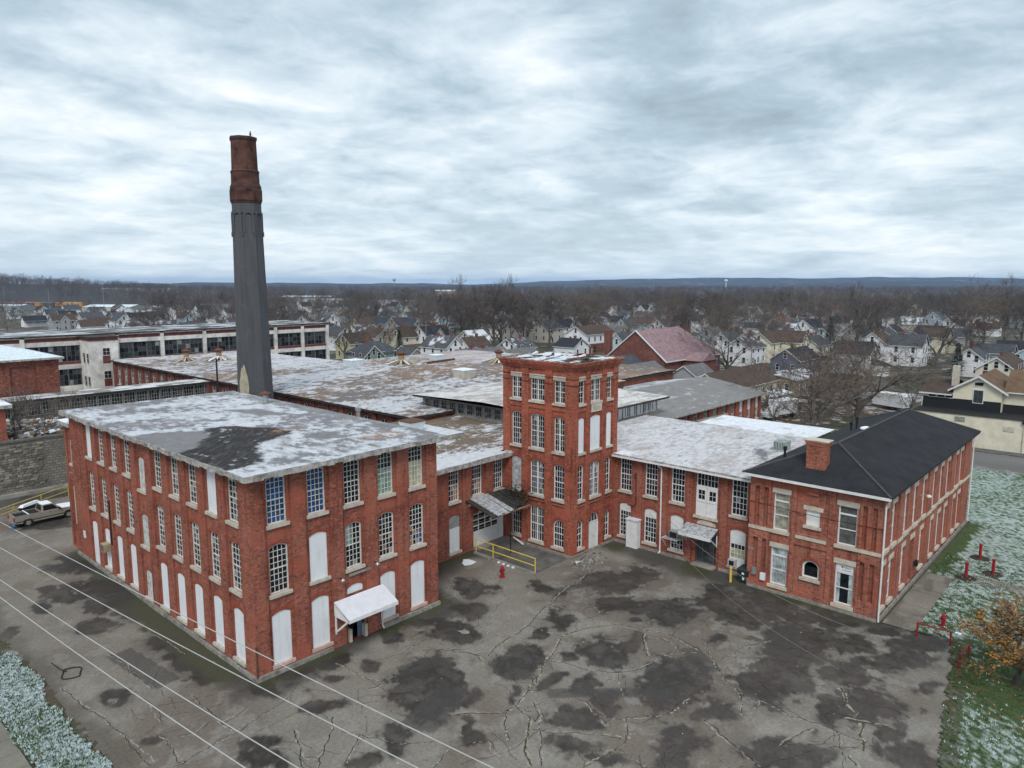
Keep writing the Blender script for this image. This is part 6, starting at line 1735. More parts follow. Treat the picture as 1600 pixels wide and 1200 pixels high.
# ------------------------------------------------------------------ bare trees
BARK = plain('bark', (.165, .145, .125), .95, .3, .8)
BARK_DK = plain('dark_bark', (.10, .088, .078), .95, .3, .8)
BARK_PALE = plain('pale_bark', (.30, .275, .245), .95, .3, .8)
TWIG = plain('twig', (.145, .118, .102), .95, .25, .4)
TWIG_W = plain('warm_twig', (.165, .125, .10), .95, .25, .4)
TWIG_DK = plain('dark_twig', (.10, .086, .078), .95, .25, .4)
def bare_tree(seed, h, spread, bark, twig, limbs=4, clear=.25, levels=5, twigs=5, lean=(0, 0)):
    """trunk and limbs as tapered tubes, twigs as slivers; returns two meshes, base at the origin"""
    R = random.Random(seed)
    T, W = MB(), MB()
    def seg_path(p, d, L, r, n, curve, up):
        pts = [(p.copy(), r)]
        for i in range(n):
            d = (d + Vector((R.uniform(-1, 1), R.uniform(-1, 1), R.uniform(-1, 1))) * curve + Vector((0, 0, up))).normalized()
            p = p + d * (L / n)
            pts.append((p.copy(), r * (1 - .45 * (i + 1) / n)))
        return pts, d
    def grow(p, d, L, r, lv):
        pts, de = seg_path(p, d, L, r, 3 if lv > 1 else 2, .16, .05 if lv > 1 else .02)
        for (a, ra), (b_, rb) in zip(pts[:-1], pts[1:]):
            if ra > .035:
                T.tube(a, b_, ra, rb, bark, 6 if ra > .12 else 4, caps=False)
            else:
                W.tube(a, b_, max(ra, .016), max(rb, .010), twig, 3, caps=False)
        end, re = pts[-1]
        if lv == 0:
            for k in range(twigs):
                q, rq = pts[R.randint(0, len(pts) - 1)]
                dd = (de + Vector((R.uniform(-1, 1), R.uniform(-1, 1), R.uniform(-.6, 1))) * .9).normalized()
                l = L * R.uniform(.45, 1.0)
                side = dd.orthogonal().normalized() * R.uniform(.009, .016)
                m1 = q + dd * l * .5 + Vector((R.uniform(-1, 1), R.uniform(-1, 1), R.uniform(0, 1))) * l * .08
                W.poly([q - side, q + side, m1 + side * .7, m1 - side * .7], twig)
                W.poly([m1 - side * .7, m1 + side * .7, q + dd * l + Vector((0, 0, l * .06))], twig)
                d3 = (dd + Vector((R.uniform(-1, 1), R.uniform(-1, 1), R.uniform(-.3, 1))) * .7).normalized()
                W.poly([m1 - side * .6, m1 + side * .6, m1 + d3 * l * .45], twig)
            return
        nch = R.choice((2, 2, 3)) if lv > 1 else 3
        for k in range(nch):
            ang = R.uniform(.28, .62) * spread
            ax = Vector((R.uniform(-1, 1), R.uniform(-1, 1), R.uniform(-1, 1))).normalized()
            dd = (de + de.orthogonal().normalized().cross(de) * 0 + (ax - de * ax.dot(de)).normalized() * math.tan(ang)).normalized()
            grow(end, dd, L * R.uniform(.66, .86), re * R.uniform(.62, .8), lv - 1)
        if lv > 1:
            for k in range(2):
                q, rq = pts[R.randint(1, len(pts) - 1)]
                ax = Vector((R.uniform(-1, 1), R.uniform(-1, 1), R.uniform(-.4, .6))).normalized()
                grow(q, (de * .5 + ax).normalized(), L * R.uniform(.4, .62), rq * .45, max(0, lv - 2))
    tr = h * .022 + .06
    pts, de = seg_path(Vector((0, 0, 0)), Vector((lean[0], lean[1], 1)).normalized(), h * clear, tr, 4, .05, .1)
    for i, ((a, ra), (b_, rb)) in enumerate(zip(pts[:-1], pts[1:])):
        T.tube(a, b_, ra * (1.35 if i == 0 else 1), rb, bark, 8, caps=False)
    top, rt = pts[-1]
    for k in range(limbs):
        a = 2 * math.pi * k / limbs + R.uniform(-.5, .5)
        t = R.uniform(.35, .75) * spread
        if k == 0: t *= .3
        dd = (Vector((math.cos(a) * math.sin(t), math.sin(a) * math.sin(t), math.cos(t))) + Vector((lean[0], lean[1], 0)) * .6).normalized()
        q, rq = pts[R.randint(2, 4)] if k else (top, rt)
        grow(q, dd, h * R.uniform(.20, .27), rt * R.uniform(.6, .85), levels)
    return T.build('trunk', mesh_only=True), W.build('crown', mesh_only=True)
def fir(seed, h, r, mat, bark):
    R = random.Random(seed)
    T, W = MB(), MB()
    T.tube((0, 0, 0), (0, 0, h * .95), .03 * h, .02, bark, 6)
    for i in range(1500):
        t = R.random() ** .8
        z = h * (.08 + .9 * t)
        rr = r * (1 - t) ** .85 * (.55 + .45 * abs(math.sin(t * 38))) * R.uniform(.45, 1.08) + .1
        a = R.uniform(0, 6.28)
        x, y = math.cos(a) * rr, math.sin(a) * rr
        s = R.uniform(.18, .42) * (.5 + r / 5)
        ax, ay = -math.sin(a), math.cos(a)
        W.poly([(x - ax * s * .5, y - ay * s * .5, z), (x + ax * s * .5, y + ay * s * .5, z + R.uniform(-.1, .1)), (x + math.cos(a) * s, y + math.sin(a) * s, z - s * R.uniform(.2, .8))], mat)
        if i % 2: W.poly([(x * .6, y * .6, z + .1), (x + ax * s * .3, y + ay * s * .3, z - .1), (x - ax * s * .3, y - ay * s * .3, z - .15)], mat)
    return T.build('trunk', mesh_only=True), W.build('crown', mesh_only=True)
NEEDLE = plain('needles', (.022, .036, .020), .9, .3, .6)
NEEDLE_L = plain('light_needles', (.045, .062, .026), .9, .3, .6)
PROTO = {
    'a': bare_tree(11, 15, 1.0, BARK, TWIG, 4, .22),
    'b': bare_tree(12, 17, .85, BARK_DK, TWIG_DK, 5, .28),
    'c': bare_tree(13, 13, 1.15, BARK, TWIG_W, 5, .20),
    'd': bare_tree(14, 16, .7, BARK, TWIG, 4, .3),
    'e': bare_tree(15, 14, 1.0, BARK_PALE, TWIG_W, 4, .2),
    'f': bare_tree(16, 16, 1.2, BARK_DK, TWIG, 5, .18),
    'g': bare_tree(17, 10, .95, BARK, TWIG, 4, .15, levels=4, twigs=7),
    'o1': bare_tree(61, 16, 1.2, BARK_DK, TWIG, 6, .18, levels=5, twigs=3),
    'o2': bare_tree(62, 14, 1.1, BARK_PALE, TWIG_W, 6, .2, levels=5, twigs=3),
    'fir': fir(3, 10, 2.6, NEEDLE, BARK_DK),
    'pine': fir(4, 14, 3.4, NEEDLE_L, BARK),
}
TREEH = {'a': 15, 'b': 17, 'c': 13, 'd': 16, 'e': 14, 'f': 16, 'g': 10, 'o1': 16, 'o2': 14, 'fir': 10, 'pine': 14}
taken = []
def tree(x, y, kind, h, label, group=None, rz=None, z=0.0, name='bare_tree', sx=1.0):
    t = thing(name, (x, y, z), label, 'tree', group, rz=random.uniform(0, 6.28) if rz is None else rz)
    s = h / TREEH[kind]
    t.scale = (s * sx, s * sx, s)
    for nm, me in zip(('trunk', 'crown'), PROTO[kind]):
        o = bpy.data.objects.new(nm, me); COL.objects.link(o); o.parent = t
    taken.append((x, y, 3.0))
    return t

# ------------------------------------------------------------------ houses
def siding(name, col):
    k = NT(name)
    f = k.noise(.5, 4.0, .6)
    k.l(k.ramp(f, (.3, tuple(c * .86 for c in col)), (.7, tuple(min(1, c * 1.06) for c in col))), k.b.inputs['Base Color'])
    w = k.n('ShaderNodeTexWave', bands_direction='Z'); w.inputs['Scale'].default_value = 2.2
    k.l(k.pos(), w.inputs['Vector'])
    k.bump(w.outputs[1], .25, .02)
    k.b.inputs['Roughness'].default_value = .75
    return k.mat
def roofing(name, col, snow=0.0):
    k = NT(name)
    f = k.noise(.8, 5.0, .65)
    c = k.ramp(f, (.3, tuple(c * .7 for c in col)), (.7, tuple(min(1, c * 1.25) for c in col)))
    if snow: c = k.mix(k.ramp(k.noise(.35, 5.0, .65), (.62 - snow * .4, 0.0), (.72 - snow * .4, .85)), c, (.66, .69, .73))
    k.l(c, k.b.inputs['Base Color']); k.b.inputs['Roughness'].default_value = .9
    k.b.inputs['Specular IOR Level'].default_value = .15
    return k.mat
SIDE = {n: siding(n + '_siding', c) for n, c in dict(white=(.80, .81, .83), cream=(.64, .60, .50), yellow=(.62, .57, .34), paleyellow=(.74, .69, .53), blue=(.40, .50, .58), navy=(.10, .14, .22), green=(.20, .27, .21), beige=(.50, .47, .42), grey=(.34, .35, .36), tan=(.40, .33, .24), aqua=(.42, .54, .56)).items()}
SIDE['brick'] = BRICK_BROWN
ROOF = dict(black=roofing('black_roof', (.035, .036, .042)), slate=roofing('slate_roof', (.075, .08, .09)), brown=roofing('brown_roof', (.085, .062, .05)), grey=roofing('grey_roof', (.15, .15, .155)), rust=roofing('rust_roof', (.15, .085, .06)), snowy=roofing('snowy_roof', (.11, .11, .115), .45), dusted=roofing('dusted_roof', (.08, .08, .085), .22), navy=roofing('navy_roof', (.045, .055, .075)), tanroof=roofing('tan_roof', (.15, .098, .062)))
TRIM = plain('house_trim', (.70, .70, .69), .6, .08, 2.0)
def window_mesh(w, h, name):
    b = MB()
    b.box(-w / 2, w / 2, -.05, 0, 0, h, TRIM, skip='k')
    b.poly([(-w / 2 + .1, -.056, .1), (w / 2 - .1, -.056, .1), (w / 2 - .1, -.056, h - .1), (-w / 2 + .1, -.056, h - .1)], GL_DARK)
    b.box(-w / 2 + .1, w / 2 - .1, -.066, -.058, h / 2 - .03, h / 2 + .03, TRIM)
    return b.build(name, mesh_only=True)
WIN_ME = window_mesh(1.0, 1.7, 'window')
DOOR_ME = window_mesh(1.1, 2.1, 'door')
def house(x, y, w, d, eave, ridge, col, roof, label, group='houses of the surrounding town', rz=0.0, wins=2, chim=True, hip=False, porch=False, dormer=False, name='house', cat='house', cross=False, z=0.0, extra=0):
    """ridge along local x; w along x, d along y; parts: wall, roof, window, door, chimney"""
    t = thing(name, (x, y, z), label, cat, group, rz=rz, local=True)
    wm, rm = SIDE[col], ROOF[roof]
    b = MB()
    hw, hd = w / 2, d / 2
    P = [(-hw, -hd), (hw, -hd), (hw, hd), (-hw, hd)]
    for i in range(4):
        a, c = P[i], P[(i + 1) % 4]
        b.poly([(*a, -.1), (*c, -.1), (*c, eave), (*a, eave)], wm)
    if not hip:
        for s in (-1, 1): b.poly([(s * hw, -hd, eave), (s * hw, hd, eave), (s * hw, 0, ridge)], wm)
    if cross:
        b.poly([(-hd * .55, -hd - .9, -.1), (hd * .55, -hd - .9, -.1), (hd * .55, -hd - .9, eave), (0, -hd - .9, ridge - .6), (-hd * .55, -hd - .9, eave)], wm)
        for s in (-1, 1): b.poly([(s * hd * .55, -hd - .9, -.1), (s * hd * .55, -hd, -.1), (s * hd * .55, -hd, eave), (s * hd * .55, -hd - .9, eave)], wm)
    b.build('wall', t)
    b = MB(); o = .4; th = .16
    sl = (ridge - eave) / hd
    if hip:
        rl = max(.3, hw - hd * .9)
        E = [(-hw - o, -hd - o, eave - .05), (hw + o, -hd - o, eave - .05), (hw + o, hd + o, eave - .05), (-hw - o, hd + o, eave - .05)]
        A, B_ = (-rl, 0, ridge), (rl, 0, ridge)
        b.poly([E[0], E[1], B_, A], rm); b.poly([E[2], E[3], A, B_], rm); b.poly([E[1], E[2], B_], rm); b.poly([E[3], E[0], A], rm)
        b.poly(E[::-1], TRIM)
    else:
        for s in (-1, 1):
            y1, z1 = s * (hd + o), eave - sl * o
            b.poly([(-hw - o, y1, z1 + th), (hw + o, y1, z1 + th), (hw + o, 0, ridge + th), (-hw - o, 0, ridge + th)], rm)
            b.poly([(-hw - o, y1, z1), (hw + o, y1, z1), (hw + o, y1, z1 + th), (-hw - o, y1, z1 + th)], TRIM)
            for e in (-1, 1):
                b.poly([(e * (hw + o), y1, z1 - .1), (e * (hw + o), 0, ridge - .1), (e * (hw + o), 0, ridge + th), (e * (hw + o), y1, z1 + th)], TRIM)
    if cross:
        zz = ridge - .6
        for s in (-1, 1):
            k_ = hd * .55 + .3
            zl = eave - .3 * (zz - eave) / (hd * .55)
            b.poly([(0, -hd - 1.2, zz + th), (s * k_, -hd - 1.2, zl + th), (s * k_, -hd * .3, zl + th), (0, -hd * .1, zz + th)], rm)
            b.poly([(0, -hd - 1.2, zz + th), (s * k_, -hd - 1.2, zl + th), (s * k_, -hd - 1.2, zl - .08), (0, -hd - 1.2, zz - .08)], TRIM)
    rf = b.build('roof', t)
    if chim:
        q = MB(); cx = random.choice((-1, 1)) * hw * .35
        q.box(cx - .35, cx + .35, -.35, .35, ridge - 1.2, ridge + 1.0, BRICK_BROWN); q.build('chimney', rf)
    def put(px, py, pz, rot, me=WIN_ME, nm='window'):
        q = bpy.data.objects.new(nm, me); COL.objects.link(q); q.parent = t
        q.location = (px, py, pz); q.rotation_euler = (0, 0, rot)
    if wins:
        lv = [1.0] if eave < 4.2 else [1.0, 3.9]
        fy = -hd - (.9 if cross else 0)
        for z_ in lv:
            nx = max(2, int(w / 3.4)); ny = max(2, int(d / 3.8))
            for k in range(nx):
                px = -hw + w * (k + .5) / nx
                if not cross or abs(px) > hd * .6: put(px, -hd, z_, 0)
                if wins > 1: put(px, hd, z_, math.pi)
            for k in range(ny):
                py = -hd + d * (k + .5) / ny
                put(-hw, py, z_, -math.pi / 2)
                if wins > 1: put(hw, py, z_, math.pi / 2)
            if cross: put(0, fy, z_, 0)
        if ridge - eave > 2.2 and not hip: put(-hw, 0, eave + .35, -math.pi / 2)
        put(-hw + w * .3, -hd - .01, 0, 0, DOOR_ME, 'door')
    if porch:
        q = MB(); q.hexa([(-hw, -hd - 2.0, 2.7), (hw, -hd - 2.0, 2.7), (hw, -hd, 3.1), (-hw, -hd, 3.1), (-hw, -hd - 2.0, 2.85), (hw, -hd - 2.0, 2.85), (hw, -hd, 3.25), (-hw, -hd, 3.25)], rm)
        for k in range(4): q.box(-hw + .1 + (w - .3) * k / 3, -hw + .25 + (w - .3) * k / 3, -hd - 1.95, -hd - 1.8, 0, 2.7, TRIM)
        q.build('porch', t)
    if extra:
        q = MB(); sx = extra
        a0, a1 = sorted((sx * hw, sx * (hw + 3.6)))
        q.box(a0 + (.002 if sx > 0 else 0), a1 - (.002 if sx < 0 else 0), -hd * .55, hd * .5, -.1, 2.7, wm, skip='t'); q.build('side_wing', t)
        q = MB(); zA, zB = (3.9, 2.6) if sx > 0 else (2.6, 3.9)
        q.hexa([(a0 - .2, -hd * .55 - .3, zA), (a1 + .2, -hd * .55 - .3, zB), (a1 + .2, hd * .5 + .3, zB), (a0 - .2, hd * .5 + .3, zA), (a0 - .2, -hd * .55 - .3, zA + .15), (a1 + .2, -hd * .55 - .3, zB + .15), (a1 + .2, hd * .5 + .3, zB + .15), (a0 - .2, hd * .5 + .3, zA + .15)], rm); q.build('side_roof', t)
    taken.append((x, y, max(w, d) * .62))
    return t
H90 = math.pi / 2
# the houses one can single out, nearest first
house(121.5, 162, 12, 9, 5.2, 8.2, 'green', 'slate', 'sage green house with grey hipped roof behind the big mill roof', rz=0, hip=True, porch=True)
house(117.5, 159.5, 6, 6.5, 4.6, 7.4, 'green', 'slate', 'small sage green gabled porch wing beside the green house', rz=H90, wins=2, chim=False)
house(154.6, 204, 9, 8, 5.6, 8.6, 'cream', 'brown', 'cream gabled house with brown roof, left of a cream pair', rz=H90, cross=True)
house(162.5, 198, 9, 7, 5.6, 8.8, 'cream', 'brown', 'cream gabled house with brown roof, right of a cream pair', rz=0)
house(170.5, 194, 10, 8, 5.8, 8.8, 'white', 'navy', 'white house with dark blue roof beside the cream pair', rz=0, cross=True)
house(137.5, 193, 9, 8, 5.2, 8.2, 'yellow', 'brown', 'bright yellow house with brown roof left of the green house', rz=0, porch=True)
house(208, 275, 11, 8, 5, 7.8, 'aqua', 'navy', 'pale blue house with long dark blue roof in mid distance', rz=0)
house(197, 270, 8, 7, 5.2, 8.3, 'paleyellow', 'brown', 'pale yellow gabled house beside the pale blue one', rz=0)
house(213, 263, 10, 8, 5.2, 8.2, 'beige', 'navy', 'beige house with dark blue roof behind the cream pair', rz=0, cross=True)
house(208, 249, 8, 7, 5.0, 8.0, 'beige', 'navy', 'beige gabled house just in front of another beige one', rz=H90)
house(178, 201, 11, 8, 5.6, 8.6, 'white', 'rust', 'white house with reddish brown roof left of the tall tree clump', rz=0)
house(143, 157.5, 11, 7.5, 5.6, 8.6, 'white', 'dusted', 'large white house with dusted roof below the tall tree clump', rz=H90)
house(150, 152, 9, 7, 5.4, 8.2, 'white', 'brown', 'white house with brown roof right of the large white house', rz=0)
house(146, 174, 9, 7, 2.8, 5.0, 'tan', 'brown', 'low brown-roofed garage behind the green house', rz=0, wins=1, chim=False)
house(138, 167, 7, 6, 2.7, 4.8, 'grey', 'slate', 'low grey garage next to the green house', rz=H90, wins=1, chim=False)
house(131, 135, 8, 7, 4.2, 7.0, 'white', 'grey', 'white gabled house behind the pink end of the mill roof', rz=0, wins=1)
house(145, 141, 12, 8, 3.4, 6.0, 'beige', 'grey', 'long low grey-roofed house behind the big mill', rz=0, wins=1)
house(149, 133, 12, 7, 3.4, 6.0, 'white', 'grey', 'low white gabled garage just left of the tower top', rz=0, wins=1, chim=False)
house(165, 148, 9, 8, 4.6, 7.2, 'white', 'dusted', 'white house under bare trees left of the tower top', rz=0)
house(219, 196, 10, 8, 5.6, 9.0, 'beige', 'brown', 'beige gabled house among the tall trees', rz=0, cross=True)
house(231, 190, 10, 8, 5.6, 9.0, 'beige', 'slate', 'beige house with grey roof right of the tall trees', rz=0)
house(291, 238, 9, 8, 5.6, 9.0, 'tan', 'slate', 'tan house far behind the tower top', rz=0)
house(243, 191, 9, 7, 5.6, 8.6, 'white', 'black', 'white gabled house, left of a black-roofed white pair', rz=0, cross=True)
house(261, 195, 9, 7, 5.6, 8.6, 'white', 'black', 'white gabled house, right of a black-roofed white pair', rz=0, cross=True)
house(296, 210, 9, 8, 6, 9.4, 'aqua', 'black', 'pale blue gabled house with cream porch behind the brick flats', rz=0, porch=True)
house(315, 211, 10, 8, 6, 9.4, 'blue', 'slate', 'light blue house with steep grey roof behind the church', rz=0, cross=True)
house(274, 180, 9, 7, 5, 8, 'aqua', 'slate', 'small pale blue gabled house left of the church ridge', rz=0)
house(293, 184, 13, 8, 5.2, 8, 'blue', 'brown', 'long light blue house above the church roof', rz=H90)
house(286, 168, 12, 8, 5, 8, 'white', 'slate', 'white house behind the middle of the church roof', rz=0)
t = house(209, 152.5, 17, 9, 6.4, 9.0, 'white', 'brown', 'two-storey flats with white upper floor and brick ground floor behind the tower', rz=0, wins=2, chim=False)
b = MB(); b.box(-8.55, 8.55, -4.56, 4.56, -.1, 3.1, BRICK_BROWN); b.build('brick_floor', t)
house(188, 124, 9, 7, 5.2, 8.8, 'aqua', 'slate', 'pale green gabled house left of the church gable', rz=0)
house(143, 90, 12, 8, 3.2, 5.6, 'grey', 'grey', 'grey gabled garage right of the tower top', rz=0, wins=1, chim=False, name='garage', cat='garage')
house(150, 99.5, 9, 8, 3.4, 6.2, 'grey', 'slate', 'slate-roofed house in front of the church gable', rz=0, wins=1, chim=False)
house(157, 84, 9, 6, 2.6, 4.6, 'grey', 'grey', 'small grey-roofed shed below the church', rz=0, wins=0, chim=False, name='shed', cat='shed')
house(141.5, 66, 26, 9, 3.6, 6.5, 'paleyellow', 'brown', 'long low cream building with brown roof beyond the grey mill', rz=0, wins=1, chim=False)
house(160, 62, 14, 9, 3.6, 4.4, 'tan', 'snowy', 'tan flat-roofed shop behind the long cream building', rz=0, wins=2, chim=False)
house(219, 93, 9.5, 8, 6, 9.2, 'paleyellow', 'brown', 'pale yellow two-storey gabled house, left half of a pair', rz=0)
house(226, 88, 9.5, 8, 6, 9.2, 'paleyellow', 'brown', 'pale yellow two-storey house with cross gable, right half of a pair', rz=H90)
house(305, 124, 12, 9, 6.5, 9.8, 'white', 'rust', 'white house with reddish roof behind the pale yellow pair', rz=0)
house(301, 110, 12, 9, 6, 9.2, 'white', 'black', 'white house with black roof right of the reddish roof', rz=0)
house(248, 89, 11, 8, 3.6, 6.4, 'cream', 'slate', 'cream bungalow with grey roof right of the pale yellow pair', rz=0)
house(197, 75, 14, 8, 3.8, 6.6, 'navy', 'black', 'dark blue house with black roof behind the long cream building', rz=H90 * 0)
house(222, 107, 9, 7, 5.2, 8.2, 'white', 'slate', 'white gabled house behind the great bare tree', rz=0)
house(220, 99, 7, 7, 5.2, 8.2, 'white', 'dusted', 'white house with dusted roof left of the pale yellow pair', rz=0)
house(284, 97, 10, 8, 4.4, 7.2, 'aqua', 'slate', 'pale blue gabled bungalow in front of the black-roofed white house', rz=0)
house(525, 177, 22, 14, 6.4, 9.4, 'tan', 'rust', 'broad orange-brown building far off on the right', rz=0, hip=True)
house(236, 65.5, 10, 8, 6.2, 9.4, 'white', 'brown', 'white two-storey house with brown roof in the bare trees at right', rz=0)
house(236, 57, 9, 7, 6, 9, 'white', 'slate', 'white wing with grey roof beside the white two-storey house', rz=H90)
house(270, 63, 9, 8, 5.2, 8.4, 'white', 'black', 'white gabled house with black roof left of the leaning tree', rz=0)
house(415, 89, 10, 9, 6, 9.6, 'blue', 'slate', 'far light blue gabled house on the right', rz=0)
house(373, 73, 16, 9, 5.2, 8.6, 'white', 'black', 'white house with long black roof, far right', rz=0, cross=True)
house(269, 82, 12, 9, 6, 9.4, 'white', 'slate', 'tall white house left of the bare roadside trees', rz=0)
house(221, 38, 9, 7, 4.6, 7.2, 'white', 'slate', 'white gabled house beyond the cream house with black lower wall', rz=0)
house(206, 29, 18, 8, 4.2, 7, 'cream', 'brown', 'cream house with long brown roof behind the right-hand house', rz=H90 * 0)
house(232, 27, 9, 8, 4.6, 7.4, 'blue', 'slate', 'blue house at the right edge of the picture', rz=0)
house(137, 431, 11, 9, 5.6, 8.4, 'beige', 'slate', 'beige gabled house beyond the concrete works, left', rz=0)
house(150, 425, 9, 8, 5.2, 8.0, 'grey', 'slate', 'grey gabled house right of the beige one, left', rz=0)
house(126, 338, 8, 8, 4.6, 7.2, 'white', 'dusted', 'white gabled house just above the concrete works roof', rz=0, cross=True)
house(136, 333, 9, 8, 4.6, 7.2, 'blue', 'dusted', 'bluish gabled house just above the concrete works roof', rz=0)
house(141, 317, 12, 8, 4.4, 7, 'blue', 'slate', 'blue-grey gabled house left of the tall chimney', rz=0, cross=True)
house(213, 372, 12, 9, 4.6, 7.2, 'white', 'snowy', 'white house with snowy roof right of the tall chimney', rz=0)
house(207, 342, 12, 9, 4.6, 7.4, 'grey', 'brown', 'grey house with brown roof right of the tall chimney', rz=0, cross=True)
# church with the pink roof
church = thing('brick_church', (157, 99.5, 0), 'brick church hall with broad faded pink roof behind the tower', 'church')
PINK = roofing('faded_pink_roof', (.285, .19, .20))
b = MB()
x0, x1, y0, y1, ez, rz_ = 156.5, 186, 91.5, 108.5, 5.0, 12.0
ym = (y0 + y1) / 2
b.poly([(x0, y0, 0), (x0, y1, 0), (x0, y1, ez), (x0, ym, rz_), (x0, y0, ez)], BRICK_BROWN)
back_walls(b, [(x0, y0), (x1, y0), (x1, y1), (x0, y1)], 0, ez, BRICK_BROWN); b.build('wall', church)
b = MB()
b.poly([(x0 - .3, y0 - .6, ez - .3), (x1 + .6, y0 - .6, ez - .3), (x1 - 8, ym, rz_ + .15), (x0 - .3, ym, rz_ + .15)], PINK)
b.poly([(x0 - .3, y1 + .6, ez - .3), (x1 + .6, y1 + .6, ez - .3), (x1 - 8, ym, rz_ + .15), (x0 - .3, ym, rz_ + .15)], PINK)
b.poly([(x1 + .6, y0 - .6, ez - .3), (x1 + .6, y1 + .6, ez - .3), (x1 - 8, ym, rz_ + .15)], PINK)
for s, yy in ((-1, y0), (1, y1)):
    b.hexa([(x0 - .35, yy + s * .6, ez - .5), (x0 - .05, yy + s * .6, ez - .5), (x0 - .05, ym, rz_ - .1), (x0 - .35, ym, rz_ - .1), (x0 - .35, yy + s * .6, ez - .2), (x0 - .05, yy + s * .6, ez - .2), (x0 - .05, ym, rz_ + .22), (x0 - .35, ym, rz_ + .22)], TRIM)
b.box(x0 - .3, x1 + .6, y0 - .7, y0 - .55, ez - .45, ez - .2, TRIM)
rf = b.build('roof', church)
b = MB(); b.box(157.2, 158.8, 108.6, 110.2, 0, 11.8, BRICK_BROWN); b.build('chimney', rf)
b = MB(); b.box(x0 + 9, x0 + 17, y0 - 5, y0 - .02, 0, 4.6, BRICK_BROWN); b.build('porch_wall', church)
b = MB(); b.hexa([(x0 + 8.6, y0 - 5.4, 4.5), (x0 + 17.4, y0 - 5.4, 4.5), (x0 + 17.4, y0, 4.5), (x0 + 8.6, y0, 4.5), (x0 + 12.9, y0 - 5.4, 6.4), (x0 + 13.1, y0 - 5.4, 6.4), (x0 + 13.1, y0, 6.4), (x0 + 12.9, y0, 6.4)], PINK); b.build('porch_roof', church)
for k in range(5):
    q = bpy.data.objects.new('window', WIN_ME); COL.objects.link(q); q.parent = church; q.location = (18.5 + k * 2.2, y0 - 99.5, 1.6)
taken.append((171, 100, 20))
# cream store and the house on its flat roof at the right edge
store = thing('cream_store', (122.6, -10, 0), 'low cream rendered building with black flat roof beside the right-hand road', 'building')
CREAM = plain('cream_render_wall', (.72, .665, .53), .85, .10, .8)
b = MB(); b.box(122.6, 140, -18, 28.2, 0, 4.75, CREAM, skip='t'); b.build('wall', store)
b = MB(); b.box(122.45, 140.2, -18, 28.3, 4.75, 4.9, DKROOF); b.box(122.8, 140, -17.8, 28.0, 4.901, 4.93, BLACK); b.build('roof', store)
for y, z in ((21.3, 3.7), (15.2, 3.0)):
    b = MB(); b.box(122.52, 122.6, y, y + 1.3, z, z + .7, STONE if y < 20 else STONE_DK); b.build('vent_panel', store)
b = MB(); b.tube((122.5, 14.1, .2), (122.5, 14.1, 4.4), .06, .06, STONE, 6); b.box(122.3, 122.6, 13.9, 14.3, 4.3, 4.8, BLACK); b.build('downpipe', store)
ch = thing('cream_house', (127, 17, 4.75), 'cream house with black lower wall and tan roof above the low cream store', 'house')
CS = SIDE['paleyellow']
b = MB()
b.poly([(127, 17.6, 4.75), (127, 23.9, 4.75), (127, 23.9, 8.15), (127, 20.7, 10.05), (127, 17.6, 8.15)], CS)
b.poly([(127, 23.9, 4.75), (127, 28.0, 4.75), (127, 28.0, 7.0), (127, 23.9, 7.0)], CS)
b.poly([(128.2, 17.6, 4.75), (128.2, 2, 4.75), (128.2, 2, 8.1), (128.2, 17.6, 8.1)], CS); b.poly([(127, 17.6, 4.75), (128.2, 17.6, 4.75), (128.2, 17.6, 8.1), (127, 17.6, 8.1)], CS)
b.poly([(127, 28, 4.75), (138, 28, 4.75), (138, 28, 7.0), (127, 28, 7.0)], CS)
b.build('wall', ch)
b = MB(); b.box(126.93, 126.998, 17.65, 28.0, 4.75, 6.45, BLACK); b.box(128.1, 128.198, 12.6, 17.55, 4.75, 6.1, BLACK); b.box(128.1, 128.198, 2, 12.5, 4.75, 5.3, BLACK); b.build('black_cladding', ch)
b = MB(); TR = ROOF['tanroof']
b.poly([(126.5, 24.6, 7.75), (140, 24.6, 7.75), (140, 20.7, 10.2), (126.5, 20.7, 10.2)], ROOF['brown']); b.poly([(126.5, 16.8, 7.75), (140, 16.8, 7.75), (140, 20.7, 10.2), (126.5, 20.7, 10.2)], TR)
b.poly([(127.6, 17.6, 8.0), (127.6, 1.5, 8.0), (133, 1.5, 10.9), (133, 17.6, 10.9)], TR); b.poly([(138.4, 17.6, 8.0), (138.4, 1.5, 8.0), (133, 1.5, 10.9), (133, 17.6, 10.9)], TR)
b.poly([(126.4, 24.0, 7.2), (126.4, 28.5, 7.0), (132, 28.5, 8.7), (132, 24.0, 8.9)], ROOF['brown']); b.poly([(138, 24.0, 7.2), (138, 28.5, 7.0), (132, 28.5, 8.7), (132, 24.0, 8.9)], ROOF['brown'])
for (ya, yb) in ((24.6, 20.7), (16.8, 20.7)):
    b.hexa([(126.45, ya, 7.5), (126.6, ya, 7.5), (126.6, yb, 9.95), (126.45, yb, 9.95), (126.45, ya, 7.8), (126.6, ya, 7.8), (126.6, yb, 10.25), (126.45, yb, 10.25)], TRIM)
b.box(126.4, 126.5, 24.0, 28.5, 6.9, 7.1, TRIM); b.box(127.5, 127.62, 1.5, 17.5, 7.85, 8.0, TRIM)
rf = b.build('roof', ch)
b = MB(); b.box(129.4, 130.3, 23.8, 24.7, 7, 11.2, STONE); b.build('chimney', rf)
